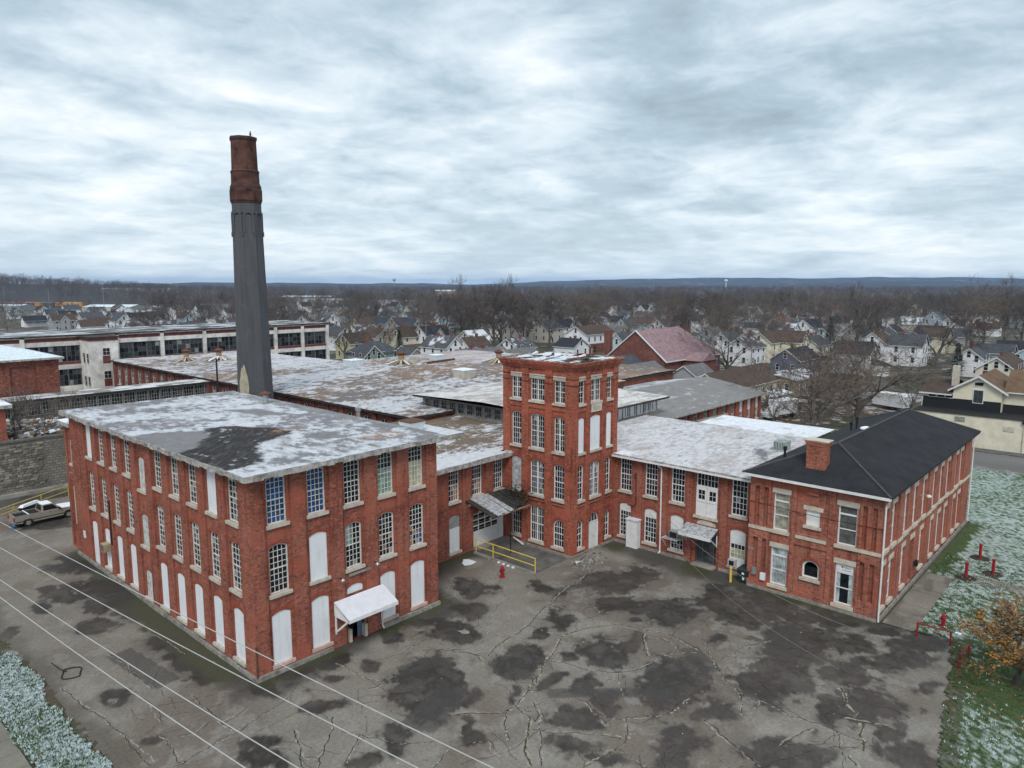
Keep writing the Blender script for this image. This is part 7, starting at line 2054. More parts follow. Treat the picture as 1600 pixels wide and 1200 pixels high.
for (y, z, w, h) in ((20.6, 6.1, 1.2, 1.9), (20.6, 8.7, 1.1, .5), (26.7, 6.5, .95, .6), (25.5, 6.5, .95, .6), (24.4, 6.5, .95, .6)):
    b = MB(); b.box(126.9, 126.998, y - w / 2 - .1, y + w / 2 + .1, z - .1, z + h + .1, TRIM); o = b.build('window', ch)
    b = MB(); b.box(126.88, 126.9, y - w / 2, y + w / 2, z, z + h, GL_MID if h > 1 else GL_DARK); b.build('pane', o)
b = MB(); b.box(128.1, 128.199, 10.6, 12.2, 6.2, 8.0, TRIM); o = b.build('window', ch); b = MB(); b.box(128.08, 128.1, 10.7, 12.1, 6.3, 7.9, GL_MID); b.build('pane', o)
b = MB(); b.hexa([(126.9, 28.05, 4.76), (127, 28.05, 4.76), (127, 28.15, 4.76), (126.9, 28.15, 4.76), (126.9, 27.9, 7), (127, 27.9, 7), (127, 28.0, 7), (126.9, 28.0, 7)], TRIM); b.build('downpipe', ch)
taken.append((131, 10, 26))
house(150, 24, 14, 9, 4.6, 7.4, 'grey', 'black', 'dark-roofed house behind the cream house at right', rz=0, wins=1)
house(163, 26, 10, 8, 3.2, 5.6, 'grey', 'slate', 'low slate-roofed garage behind the right-hand houses', rz=0, wins=1, chim=False)

# ------------------------------------------------------------------ trees that stand out
tree(179, 86, 'o1', 19, 'great bare tree with thick forked limbs in front of the church', rz=.6, sx=1.35)
tree(135, 39.8, 'o1', 20, 'large bare tree with spreading dark limbs behind the black hipped roof', rz=2.4, sx=1.4)
tree(110.9, 39.2, 'o2', 17, 'pale-barked bare tree behind the wing roof', rz=1.0, sx=1.35)
PROTO['lean'] = bare_tree(31, 17, 1.1, BARK_DK, TWIG, 4, .22, levels=5, twigs=2, lean=(.45, -.35)); TREEH['lean'] = 17
tree(241, 51.4, 'lean', 26, 'big bare tree leaning to the right among the right-hand houses', rz=0)
tree(133, 192, 'a', 17, 'tall bare tree at the right end of the concrete works', sx=1.15)
tree(127, 198, 'd', 15, 'bare tree close behind the right end of the concrete works')
for i, (x, y, k, h) in enumerate(((172, 187, 'b', 21), (180, 186, 'a', 22), (187, 179, 'b', 23.5), (191, 174, 'd', 22), (176, 181, 'f', 20), (195, 183, 'a', 23), (184, 192, 'd', 22), (200, 176, 'b', 21), (203, 190, 'c', 21), (169, 196, 'a', 20))):
    tree(x, y, k, h, 'tall bare tree of the dense clump above the big mill roof', 'tall tree clump')
for i, (x, y, k, h) in enumerate(((214, 163, 'a', 19), (222, 168, 'c', 18), (205, 168, 'b', 20), (236, 170, 'd', 20), (228, 160, 'e', 17))):
    tree(x, y, k, h, 'bare tree between the houses just left of the tower top', 'trees left of the tower')
for i, (x, y, k, h) in enumerate(((289, 41, 'd', 22), (284, 46, 'd', 20), (295, 37, 'b', 21), (279, 50, 'd', 19))):
    tree(x, y, k, h, 'slender bare tree in the row near the right edge', 'tree row at right edge')
for i, (x, y, k, h) in enumerate(((255, 77, 'b', 20), (258, 72, 'b', 19), (262, 79, 'd', 20))):
    tree(x, y, k, h, 'dark bare tree between the white houses at right', 'dark trees among right-hand houses')
for i, (x, y, k, h) in enumerate(((118, 48, 'g', 9), (126, 43, 'g', 8.5), (121, 36, 'g', 9), (146, 44, 'o2', 12), (141, 33, 'g', 10), (152, 47, 'o1', 13), (131, 47, 'o2', 12))):
    tree(x, y, k, h, 'scrubby bare tree in the yard behind the offices', 'yard trees')
for i, (x, y, z, h) in enumerate(((21.5, 94.5, 6.4, 6.5), (24.5, 94.2, 6.4, 5.5), (27, 95.2, 6.4, 5.8), (22.6, 97.0, 6.4, 6.2), (19.8, 97, 6.4, 5.0))):
    tree(x, y, 'g', h, 'thin bare sapling on the rubble above the retaining wall', 'saplings on the rubble', z=z)
for (x, y, k, h, lab) in ((150, 186, 'fir', 9, 'dark evergreen between the yellow and cream houses'), (268, 90, 'fir', 12, 'dark spruce right of the cream bungalow'), (214, 40, 'fir', 9, 'small dark fir by the right-hand white house'),
                          (345, 232, 'pine', 12, 'round evergreen above the black-roofed white pair'), (300, 332, 'pine', 17, 'green pine in the middle distance left of centre'), (258, 340, 'pine', 13, 'light green pine near the pale blue house'),
                          (520, 205, 'pine', 17, 'tall pine far right of the church'), (560, 175, 'pine', 18, 'tall pine behind the orange-brown building')):
    tree(x, y, k, h, lab, 'evergreens in the town', name='evergreen_tree')

def by_place(group, text):
    ob = [o for o in COL.objects if o.get('group') == group]
    key = lambda o: (o.location.x * right.x + o.location.y * right.y) / (o.location.x * fwd_h.x + o.location.y * fwd_h.y)
    n = len(ob)
    for i, o in enumerate(sorted(ob, key=key)):
        w = 'leftmost' if i == 0 else 'rightmost' if i == n - 1 else ('second', 'third', 'fourth', 'fifth', 'sixth', 'seventh', 'eighth', 'ninth')[i - 1] + ' from left'
        o['label'] = text % w
by_place('trees left of the tower', 'bare tree between houses just left of the tower top, %s of five')
by_place('tree row at right edge', 'slender bare tree in the row near the right edge, %s of four')
by_place('dark trees among right-hand houses', 'dark bare tree between the white houses at right, %s of three')
by_place('yard trees', 'scrubby bare tree in the yard behind the offices, %s of seven')
by_place('saplings on the rubble', 'thin bare sapling on the rubble above the retaining wall, %s of five')
by_place('tall tree clump', 'tall bare tree of the clump above the big mill roof, %s of ten')
for i, (x, y, k, h) in enumerate(((262, 150, 'f', 19), (275, 138, 'a', 20), (255, 128, 'c', 17), (290, 145, 'b', 20), (246, 116, 'f', 16), (330, 130, 'a', 20), (252, 104, 'c', 15))):
    tree(x, y, k, h, 'x', 'trees behind the church')
by_place('trees behind the church', 'broad bare tree just behind the pink-roofed church, %s of seven')
# ------------------------------------------------------------------ the rest of the town, street after street
def free(x, y, r):
    for a, c, q in taken:
        if (x - a) ** 2 + (y - c) ** 2 < (r + q) ** 2: return False
    return True
def in_view(x, y, m=1.08):
    f = x * fwd_h.x + y * fwd_h.y
    s = x * right.x + y * right.y
    return f > 0 and abs(s) < f * .706 * m
def site(x, y):
    return (8 < x < 122 and -20 < y < 180) or (x < 60 and y < 180) or (100 < x < 175 and 24 < y < 84) or (x < 145 and y < 40)
nh = 0
rows = []
for gx in range(120, 620, 17):
    for gy in range(10, 720, 27):
        rows.append((gx, gy))
random.Random(5).shuffle(rows)
COLS = [('white', .56), ('cream', .04), ('beige', .08), ('grey', .14), ('blue', .07), ('aqua', .05), ('tan', .02), ('brick', .06), ('paleyellow', .02)]
ROOFS = [('slate', .26), ('brown', .2), ('black', .2), ('grey', .1), ('dusted', .14), ('snowy', .1)]
WORDC = dict(white='white', cream='cream', beige='beige', grey='grey', blue='light blue', aqua='pale aqua', tan='tan', brick='brown brick', paleyellow='pale yellow')
WORDR = dict(slate='slate-grey', brown='brown', black='black', grey='pale grey', dusted='snow-dusted', snowy='snowy')
def zone(x, y):
    s = (x * right.x + y * right.y) / (x * fwd_h.x + y * fwd_h.y)
    side = 'left of the tall chimney' if s < -.40 else 'between chimney and tall tree clump' if s < -.12 else 'behind the tower top' if s < .18 else 'beyond the church' if s < .42 else 'towards the right edge'
    r = math.hypot(x, y)
    return side, ('near' if r < 320 else 'middle' if r < 460 else 'far')
for gx, gy in rows:
    x, y = gx + random.uniform(-3, 3), gy + random.uniform(-3, 3)
    if not in_view(x, y) or site(x, y) or math.hypot(x, y) < 195 or math.hypot(x, y) > 640: continue
    if random.random() < .25 or not free(x, y, 5.5): continue
    c, r = pick(COLS), pick(ROOFS)
    rr = math.hypot(x, y)
    two = random.random() < .65
    side, far = zone(x, y)
    lab = '%s gabled house with %s roof, %s, %s distance' % (WORDC[c], WORDR[r], side, far)
    house(x, y, random.uniform(8, 11), random.uniform(6.5, 8.5), 5.4 if two else 3.4, (8.2 if two else 6.0) + random.uniform(-.3, .5), c, r, lab, 'town houses, %s, %s' % (side, far), rz=random.choice((0, H90)), wins=1 if rr < 480 else 0, cross=random.random() < .3, chim=random.random() < .5, porch=random.random() < .4, extra=random.choice((0, 0, -1, 1)))
    nh += 1
    if nh >= 235: break
nt = 0
while nt < 215:
    rr = 200 + 520 * random.random() ** .7
    a = random.uniform(-.66, .66)
    f = Vector((fwd_h.x, fwd_h.y)) ; r_ = Vector((right.x, right.y))
    p = f * (rr * math.cos(a)) + r_ * (rr * math.sin(a))
    if site(p.x, p.y) or not free(p.x, p.y, 1.5): continue
    if rr < 330 and random.random() < .5: continue
    if rr > 300 and math.tan(a) < -.50 and random.random() < .75: continue
    side, far = zone(p.x, p.y)
    tree(p.x, p.y, random.choice('abcdefg'), random.uniform(11, 20), 'bare winter tree among the town houses, %s, %s distance' % (side, far), 'town trees, %s, %s' % (side, far))
    nt += 1
# ------------------------------------------------------------------ far woods, hills, works on the skyline
hl = MB()
HILLG = GROUND
FOREST = plain('winter_wood_floor', (.055, .047, .042), .95, .25, .02)
def polar(f, s):
    return (fwd_h.x * f + right.x * s, fwd_h.y * f + right.y * s)
# wooded rise on the left
def rise_h(f, s):
    return 27.0 * math.exp(-((s + 930) / 330) ** 2) * math.exp(-((f - 1150) / 260) ** 2)
N = 40
P = [[None] * (N + 1) for _ in range(N + 1)]
for i in range(N + 1):
    for j in range(N + 1):
        f, s = 560 + 1250 * i / N, -1900 + 1950 * j / N
        x, y = polar(f, s)
        P[i][j] = (x, y, rise_h(f, s) - .3)
for i in range(N):
    for j in range(N):
        if max(P[i][j][2], P[i + 1][j + 1][2]) > .0:
            hl.poly([P[i][j], P[i + 1][j], P[i + 1][j + 1], P[i][j + 1]], FOREST)
tag(hl.build('wooded_hill', smooth=True), kind='structure')
def hills(name, f0, hfn, mat, s0, s1, n=160):
    b = MB()
    prev = None
    for i in range(n + 1):
        s = s0 + (s1 - s0) * i / n
        h = hfn(s)
        row = [(*polar(f0 - 900, s * .85), -1.0), (*polar(f0 - 350, s * .94), h * .55), (*polar(f0, s), h), (*polar(f0 + 600, s * 1.05), h * .7), (*polar(f0 + 1200, s * 1.1), -1.0)]
        if prev:
            for a, c, d, e in zip(prev[:-1], row[:-1], row[1:], prev[1:]): b.poly([a, c, d, e], mat)
        prev = row
    return tag(b.build(name, smooth=True), kind='structure')
def hill_mat(name):
    k = NT(name)
    sn = k.ramp(k.noise(.006, 8.0, .72), (.60, 0.0), (.66, .6))
    c = k.mix(sn, k.ramp(k.noise(.004, 6.0, .6), (.35, (.022, .026, .03)), (.65, (.05, .05, .045))), (.55, .58, .62))
    k.l(c, k.b.inputs['Base Color']); k.b.inputs['Roughness'].default_value = .95
    return k.mat
HM = hill_mat('far_hill')
vn = lambda a, b_=0.0: float(fbm(np.array([a]), np.array([b_]), 4)[0])
hills('far_hills', 5200, lambda s: 6 + 44 * (1 / (1 + math.exp(-(s - 350) / 260))) * (.75 + .5 * vn(s * .0016, 3.0)) + 18 * vn(s * .004, 9), HM, -4600, 4800)
hills('middle_ridge', 3300, lambda s: 4 + 20 * vn(s * .002, 40.0) + 10 * vn(s * .009, 4) + (8 if s > 1200 else 0), HM, -3000, 3100)

# woods as one mass, made of the same bare trees
pts = []
rw_ = random.Random(21)
while len(pts) < 5200:
    f = 430 + 2500 * rw_.random() ** 1.25
    s = rw_.uniform(-.80, .80) * f
    x, y = polar(f, s)
    if f < 640 and rw_.random() < .55: continue
    d = float(fbm(np.array([x * .006]), np.array([y * .006]), 3)[0])
    if f < 1300 and d < .44: continue
    h = rise_h(f, s)
    if f < 720 and s / f < -.40: continue
    pts.append((x, y, h - .2))
nf = 0
while nf < 420:                                     # the rest of the town's trees, between the houses
    f = 300 + 360 * rw_.random() ** .7
    s = rw_.uniform(-.74, .74) * f
    x, y = polar(f, s)
    if site(x, y) or not free(x, y, .8): continue
    if s / f < -.50 and f > 300 and rw_.random() < .8: continue
    pts.append((x, y, -.1)); nf += 1
for i in range(1000):
    f, s = 1150 + rw_.gauss(0, 160), -930 + rw_.gauss(0, 240)
    x, y = polar(f, s); pts.append((x, y, rise_h(f, s) - .2))
wme = bpy.data.meshes.new('distant_woods')
wme.from_pydata(pts, [], [])
woods = link_mesh('distant_woods', wme)
tag(woods, 'brown mass of bare winter woods filling the view to the horizon', 'woods', kind='stuff')
ng = bpy.data.node_groups.new('woods', 'GeometryNodeTree')
ng.interface.new_socket('Geometry', in_out='INPUT', socket_type='NodeSocketGeometry')
ng.interface.new_socket('Geometry', in_out='OUTPUT', socket_type='NodeSocketGeometry')
gi, go = ng.nodes.new('NodeGroupInput'), ng.nodes.new('NodeGroupOutput')
iop = ng.nodes.new('GeometryNodeInstanceOnPoints')
join = ng.nodes.new('GeometryNodeJoinGeometry')
FARP = {}
for key, sd_, h_, sp_, tw_ in (('x', 51, 13, 1.05, TWIG), ('y', 52, 14, .9, TWIG_DK), ('z', 53, 12, 1.2, TWIG_W)):
    # farther off the twigs merge: a lighter prototype with broader slivers
    tm, wm_ = bare_tree(sd_, h_, sp_, BARK, tw_, 4, .2, levels=4, twigs=4)
    import bmesh
    bm = bmesh.new(); bm.from_mesh(wm_)
    nw = len(bm.faces)
    bm.from_mesh(tm)
    bm.faces.ensure_lookup_table()
    for fi in range(nw, len(bm.faces)): bm.faces[fi].material_index = 1
    src = bpy.data.meshes.new('woods_source'); bm.to_mesh(src); bm.free()
    src.materials.append(tw_); src.materials.append(BARK)
    o1 = bpy.data.objects.new('woods_source', src)
    FARP[key] = o1
    oi = ng.nodes.new('GeometryNodeObjectInfo')
    oi.inputs['Object'].default_value = o1
    oi.inputs['As Instance'].default_value = True
    ng.links.new(oi.outputs['Geometry'], join.inputs[0])
ng.links.new(gi.outputs[0], iop.inputs['Points'])
ng.links.new(join.outputs[0], iop.inputs['Instance'])
iop.inputs['Pick Instance'].default_value = True
rs = ng.nodes.new('FunctionNodeRandomValue'); rs.data_type = 'FLOAT'
rs.inputs[2].default_value, rs.inputs[3].default_value = .75, 1.35
rr_ = ng.nodes.new('FunctionNodeRandomValue'); rr_.data_type = 'FLOAT'
rr_.inputs[2].default_value, rr_.inputs[3].default_value = 0.0, 6.28
rr_.inputs['Seed'].default_value = 4
cx = ng.nodes.new('ShaderNodeCombineXYZ')
ng.links.new(rr_.outputs[1], cx.inputs[2])
ng.links.new(cx.outputs[0], iop.inputs['Rotation'])
ng.links.new(rs.outputs[1], iop.inputs['Scale'])
ng.links.new(iop.outputs[0], go.inputs[0])
md = woods.modifiers.new('woods', 'NODES'); md.node_group = ng

# freight cars and sheds on the left
CONT = [('rust-red', plain('rust_red_steel', (.26, .06, .045), .7, .15)), ('orange', plain('orange_steel', (.55, .27, .05), .7, .12)), ('dark blue', plain('dark_blue_steel', (.06, .09, .13), .7, .15)), ('maroon', plain('maroon_steel', (.18, .05, .05), .7, .15))]
def boxcar(f, s, ci, L, z0, label):
    x, y = polar(f, s)
    ang = math.atan2(right.y, right.x)
    t = thing('freight_car', (x, y, z0), label, 'freight car', 'freight cars beyond the left works', rz=ang, local=True)
    b = MB(); b.box(-L / 2, L / 2, -1.5, 1.5, 1.1, 4.9, CONT[ci][1])
    for k in range(int(L / 1.2)): b.box(-L / 2 + .3 + k * 1.2, -L / 2 + .5 + k * 1.2, -1.58, -1.501, 1.2, 4.8, CONT[ci][1])
    b.build('body', t)
    b = MB(); b.box(-L / 2 - .1, L / 2 + .1, -1.6, 1.6, 4.9, 5.05, SNOW_ICE); b.build('roof', t)
    for e in (-1, 1):
        b = MB()
        for w in (-.9, .9): b.tube((e * L * .36 + w, -1.3, .45), (e * L * .36 + w, 1.3, .45), .45, .45, BLACK, 10)
        b.build('bogie', t)
k0 = -505
for i, (ci, L, n) in enumerate(((3, 17, 'maroon freight car with snow on its roof, leftmost'), (3, 16, 'second maroon freight car with snow on its roof'), (0, 11, 'bright red freight car next to an orange one'), (1, 8, 'short orange freight car beside the red one'), (2, 9, 'dark blue freight car between orange ones'), (1, 16, 'long orange freight car in the row'), (1, 9, 'last orange freight car of the row'))):
    boxcar(700, k0 + L / 2, ci, L, .6, n)
    k0 += L + 1.2
def hall(f, s, w, d, h, wm, label):
    x, y = polar(f, s)
    t = thing('warehouse', (x, y, 0), label, 'warehouse', rz=math.atan2(right.y, right.x), local=True)
    b = MB(); b.box(-w / 2, w / 2, -d / 2, d / 2, 0, h, wm, skip='t'); b.build('wall', t)
    b = MB(); b.poly([(-w / 2 - .3, -d / 2 - .3, h), (w / 2 + .3, -d / 2 - .3, h), (w / 2 + .3, 0, h + 1.6), (-w / 2 - .3, 0, h + 1.6)], SNOW_ICE); b.poly([(-w / 2 - .3, d / 2 + .3, h), (w / 2 + .3, d / 2 + .3, h), (w / 2 + .3, 0, h + 1.6), (-w / 2 - .3, 0, h + 1.6)], SNOW_ICE)
    for e in (-1, 1): b.poly([(e * w / 2, -d / 2, h), (e * w / 2, d / 2, h), (e * w / 2, 0, h + 1.6)], wm)
    b.build('roof', t)
    for k in range(5):
        b = MB(); u = -w / 2 + w * (k + .5) / 5; b.box(u - 1.2, u + 1.2, -d / 2 - .08, -d / 2 - .001, 0, 3.2, CONC_DK); b.build('bay_door', t)
hall(560, -305, 36, 26, 6, SIDE['beige'], 'long warehouse with snow-covered roof left of the chimney')
hall(640, -450, 50, 22, 4, SIDE['grey'], 'low snow-roofed shed in front of the freight cars')
hall(900, -250, 60, 30, 7, SIDE['tan'], 'broad tan warehouse far left of the chimney')
hall(1500, -760, 150, 40, 12, SIDE['beige'], 'very long pale works near the left horizon')
hall(760, -120, 40, 20, 5, SIDE['white'], 'white flat shed in the middle distance right of the chimney')
hall(1100, -100, 30, 24, 12, SIDE['tan'], 'tan block on the horizon above the green house')
hall(820, -205, 70, 18, 5, SIDE['white'], 'row of snow-roofed sheds right of the chimney')
# parked cars in the far lot as individual small bodies
CARC = [plain('car_%d' % i, c, .35, .05, spec=.5) for i, c in enumerate(((.5, .5, .5), (.6, .6, .62), (.03, .03, .035), (.15, .15, .16), (.3, .02, .02), (.04, .07, .16)))]
car_me = []
for m in CARC:
    b = MB()
    b.hexa([(-2.2, -.85, .3), (2.2, -.85, .3), (2.2, .85, .3), (-2.2, .85, .3), (-2.15, -.83, .85), (2.15, -.83, .82), (2.15, .83, .82), (-2.15, .83, .85)], m)
    b.hexa([(-1.7, -.78, .86), (1.1, -.78, .86), (1.1, .78, .86), (-1.7, .78, .86), (-1.1, -.66, 1.45), (.4, -.66, 1.45), (.4, .66, 1.45), (-1.1, .66, 1.45)], GL_DARK)
    b.poly([(-1.05, -.62, 1.453), (.35, -.62, 1.453), (.35, .62, 1.453), (-1.05, .62, 1.453)], SNOW_ICE)
    for sx in (-1.35, 1.35):
        for sy in (-.8, .8): b.tube((sx, sy - .1, .32), (sx, sy + .1, .32), .32, .32, BLACK, 10)
    car_me.append(b.build('parked_car', mesh_only=True))
for i in range(34):
    f, s = 560 + 18 * (i // 12) + random.uniform(-2, 2), -60 - (i % 12) * 6.5 + random.uniform(-1, 1)
    x, y = polar(f, s)
    if not free(x, y, 2): continue
    o = link_mesh('parked_car', random.choice(car_me)); o.location = (x, y, 0); o.rotation_euler = (0, 0, random.uniform(-.2, .2) + .8)
    tag(o, 'small parked car in the far lot right of the chimney', 'car', 'cars in the far lot')
# masts and utility poles
def pole(x, y, h, label, arm=True, r=.14, mat=WOOD):
    t = thing('utility_pole', (x, y, 0), label, 'utility pole', 'poles in the town')
    b = MB(); b.tube((x, y, 0), (x, y, h), r, r * .7, mat, 7); b.build('post', t)
    if arm:
        b = MB(); b.box(x - 1.2, x + 1.2, y - .06, y + .06, h - .8, h - .65, mat); b.build('crossarm', t)
for f, s, h, lab in ((420, -235, 22, 'tall thin lighting mast beyond the concrete works'), (640, -445, 20, 'tall mast above the freight cars, left'), (520, -330, 20, 'tall mast right of the wooded hill')):
    x, y = polar(f, s); pole(x, y, h, lab, False, .12, STEEL)
for f, s, h, lab in ((236, -28, 11, 'timber pole in front of the cream pair of houses'), (216, -16, 10, 'timber pole by the large white house'), (200, 45, 10, 'timber pole in front of the church gable'), (205, 68, 10.5, 'timber pole at the church porch'), (255, 78, 12, 'timber pole behind the church'), (210, 98, 10, 'timber pole by the dark blue house'), (300, 122, 12, 'timber pole by the black-roofed white house'), (330, 150, 12, 'timber pole far right')):
    x, y = polar(f, s); pole(x, y, h, lab)
x, y = polar(2500, -402); b = MB(); b.tube((x, y, 0), (x, y, 34), 1.2, 1.0, STEEL, 8); b.lathe((x, y, 30), [(2, 0), (6, 3), (6, 6), (5, 8), (1, 10)], STEEL, 14)
tag(b.build('distant_tank'), 'small pale water tank on the horizon left of the tall tree clump', 'water tower')
x, y = polar(2600, 760); b = MB(); b.tube((x, y, 0), (x, y, 30), 2, 1.6, BOARD, 8); b.lathe((x, y, 28), [(3, 0), (6, 2), (6, 6), (3, 8)], BOARD, 14)
tag(b.build('distant_tank'), 'small white water tank on the horizon right of the church', 'water tower')
# ------------------------------------------------------------------ pickup by the retaining wall
TAN_CAR = plain('tan_car_paint', (.29, .26, .22), .35, .08, 2.0, spec=.5)
def pickup(x, y, rz):
    t = thing('pickup_truck', (x, y, 0), 'tan pickup truck with snow on its cab, parked by the yellow railing', 'pickup', rz=rz, local=True)
    # side profile, nose towards +x
    low = [(-2.85, .55), (-2.85, 1.02), (2.55, 1.02), (2.9, .9), (2.92, .55)]
    b = MB()
    W = .98
    def wheelcut(cx, r=.47, n=8): return [(cx - r * math.cos(math.pi * k / n), .42 + r * math.sin(math.pi * k / n)) for k in range(n + 1)]
    outline = [(-2.9, .5)] + wheelcut(-1.75) + wheelcut(1.85) + [(2.85, .5), (2.95, .75), (2.9, 1.0), (2.6, 1.12), (1.15, 1.18), (-.55, 1.2), (-2.85, 1.2), (-2.92, .8)]
    for s in (-1, 1): b.poly([(px, s * W, pz) for px, pz in outline], TAN_CAR)
    for a, c in zip(outline, outline[1:] + outline[:1]):
        if a[0] <= -.5 and a[1] > 1.15 and c[1] > 1.15: continue
        b.poly([(a[0], -W, a[1]), (c[0], -W, c[1]), (c[0], W, c[1]), (a[0], W, a[1])], TAN_CAR)
    b.build('body', t)
    b = MB()
    b.box(-2.8, -.6, -.86, .86, .75, .78, BLACK)
    for s in (-1, 1): b.box(-2.85, -.55, *sorted((s * .86, s * .985)), .78, 1.215, TAN_CAR)
    b.box(-.66, -.58, -.86, .86, .78, 1.21, TAN_CAR); b.box(-2.9, -2.78, -.86, .86, .78, 1.21, TAN_CAR); b.build('cargo_bed', t)
    b = MB(); b.box(-1.6, -.7, -.8, .8, 1.02, 1.22, BLACK); b.box(-2.7, -1.75, -.8, .8, .9, 1.1, BLACK); b.box(-1.7, -1.62, -.95, .95, 1.2, 1.26, SNOW); b.build('bed_load', t)
    b = MB()
    lo = [(-.55, 1.19), (1.2, 1.19)]; C0 = [(-.55, -.93), (1.25, -.93), (1.25, .93), (-.55, .93)]; C1 = [(-.42, -.74), (.55, -.74), (.55, .74), (-.42, .74)]
    P0 = [(*p, 1.18) for p in C0]; P1 = [(*p, 1.84) for p in C1]
    for i in range(4): b.poly([P0[i], P0[(i + 1) % 4], P1[(i + 1) % 4], P1[i]], TAN_CAR)
    b.poly(P1, TAN_CAR); cab = b.build('cab', t)
    b = MB()
    def lerp(a, c, k): return tuple(a[i] + (c[i] - a[i]) * k for i in range(3))
    for i in range(4):
        A, B_, C_, D_ = P0[i], P0[(i + 1) % 4], P1[(i + 1) % 4], P1[i]
        def pt(u, v): 
            q = lerp(lerp(A, B_, u), lerp(D_, C_, u), v)
            n = ((0, -1, 0), (1, 0, .6), (0, 1, 0), (-1, 0, .1))[i]
            return (q[0] + n[0] * .012, q[1] + n[1] * .012, q[2] + n[2] * .012)
        b.poly([pt(.1, .12), pt(.9, .12), pt(.88, .88), pt(.12, .88)], GL_DARK)
    b.build('glass', cab)
    b = MB(); b.hexa([(-.4, -.7, 1.845), (.52, -.7, 1.845), (.52, .7, 1.845), (-.4, .7, 1.845), (-.34, -.6, 1.91), (.45, -.6, 1.9), (.45, .6, 1.9), (-.34, .6, 1.91)], SNOW); b.build('roof_snow', cab)
    b = MB(); b.hexa([(1.3, -.85, 1.185), (2.7, -.8, 1.12), (2.7, .8, 1.12), (1.3, .85, 1.185), (1.35, -.75, 1.25), (2.6, -.7, 1.19), (2.6, .7, 1.19), (1.35, .75, 1.25)], SNOW); b.build('bonnet_snow', t)
    for cx in (-1.75, 1.85):
        for s in (-1, 1):
            b = MB(); b.tube((cx, s * .98, .4), (cx, s * .74, .4), .4, .4, BLACK, 18); w = b.build('wheel', t)
            b = MB(); b.tube((cx, s * .99, .4), (cx, s * .95, .4), .22, .22, STEEL, 14); b.build('rim', w)
    for s in (-1, 1):
        b = MB(); b.box(-2.96, -2.88, *sorted((s * .78, s * .98)), .75, 1.1, RED); b.build('tail_light', t)
        b = MB(); b.box(2.88, 2.97, *sorted((s * .6, s * .95)), .72, .92, GL_LITE); b.build('headlight', t)
        b = MB(); b.box(.95, 1.12, *sorted((s * .95, s * 1.18)), 1.2, 1.38, BLACK); b.build('mirror', t)
    b = MB(); b.box(-3.05, -2.9, -.95, .95, .48, .66, STEEL); b.box(2.92, 3.04, -.95, .95, .45, .65, BLACK); b.build('bumper', t)
    for s in (-1, 1):
        b = MB(); b.box(-2.85, 2.85, *sorted((s * .982, s * .995)), .6, .68, plain('dark_trim', (.05, .045, .04), .5, .1)); b.build('side_trim', t)
        b = MB(); b.box(.1, .28, *sorted((s * .982, s * 1.0)), 1.02, 1.07, BLACK); b.build('door_handle', t)
pickup(20.8, 83.3, math.radians(2))
def rails(name, pts, h, mat, label, cat, posts, group=None, r=.04, bars=(1.0, .52)):
    t = thing(name, pts[0], label, cat, group)
    for p in posts:
        b = MB(); b.tube((p[0], p[1], 0), (p[0], p[1], h), r * 1.15, r * 1.15, mat, 8); b.build('post', t)
    for f in bars:
        b = MB(); b.path([(p[0], p[1], h * f) for p in pts], r, mat, 8); b.build('rail', t)
    return t
rails('yellow_railing', [(12.5, 83.3, 0), (16.6, 85.6, 0), (20.7, 88.2, 0), (25.2, 91.0, 0)], 1.25, YELLOW, 'long yellow pipe railing behind the parked pickup', 'railing', [(12.5, 83.3), (16.6, 85.6), (19.0, 87.15), (22.0, 89.0), (25.2, 91.0)])
b = MB(); b.box(22.6, 23.2, 78.5, 78.6, 0, 1.9, YELLOW); b.box(22.6, 22.7, 78.5, 79.9, 0, 1.9, YELLOW); tag(b.build('yellow_guard'), 'yellow steel guard beside the cream door of the annexe', 'guard rail')
b = MB(); b.hexa([(19.6, 86.3, .9), (21.6, 87.6, .9), (21.3, 88.1, .9), (19.3, 86.8, .9), (19.8, 86.5, 1.1), (21.4, 87.6, 1.12), (21.2, 87.9, 1.1), (19.6, 86.9, 1.1)], SNOW); b.box(19.5, 21.2, 86.9, 87.4, 0, .9, BLACK)
tag(b.build('snowy_box'), 'dark bin topped with snow behind the pickup', 'bin')
# loading ramp and its railing
rp = MB(); rp.hexa([(43.9, 37.3, 0.0), (48.4, 37.3, 0.0), (48.4, 44.95, 0.0), (43.9, 44.4, 0.0), (43.9, 37.3, .02), (48.4, 37.3, .02), (48.4, 44.95, .11), (43.9, 44.4, .11)], CONC_DK)
tag(rp.build('loading_ramp'), kind='structure')
rp = MB(); rp.box(43.72, 43.9, 37.2, 44.4, 0, .16, CONC)
for i in range(9):
    y = 37.8 + i * .55; rp.hexa([(43.5, y, 0), (43.72, y, 0), (43.72, y + .2, 0), (43.55, y + .25, 0), (43.55, y, .1), (43.7, y, .12), (43.7, y + .18, .1), (43.58, y + .2, .12)], random.choice((SNOW, CONC, STONE_DK)))
tag(rp.build('ramp_edge'), kind='structure')
rails('ramp_railing', [(43.95, 44.3, 0), (43.95, 42.2, 0), (43.95, 37.35, 0)], 1.35, YELLOW, 'yellow pipe railing along the ramp in front of the garage door', 'railing', [(43.95, 44.3), (43.95, 42.2), (43.95, 37.35)], r=.045, bars=(.98, .5))
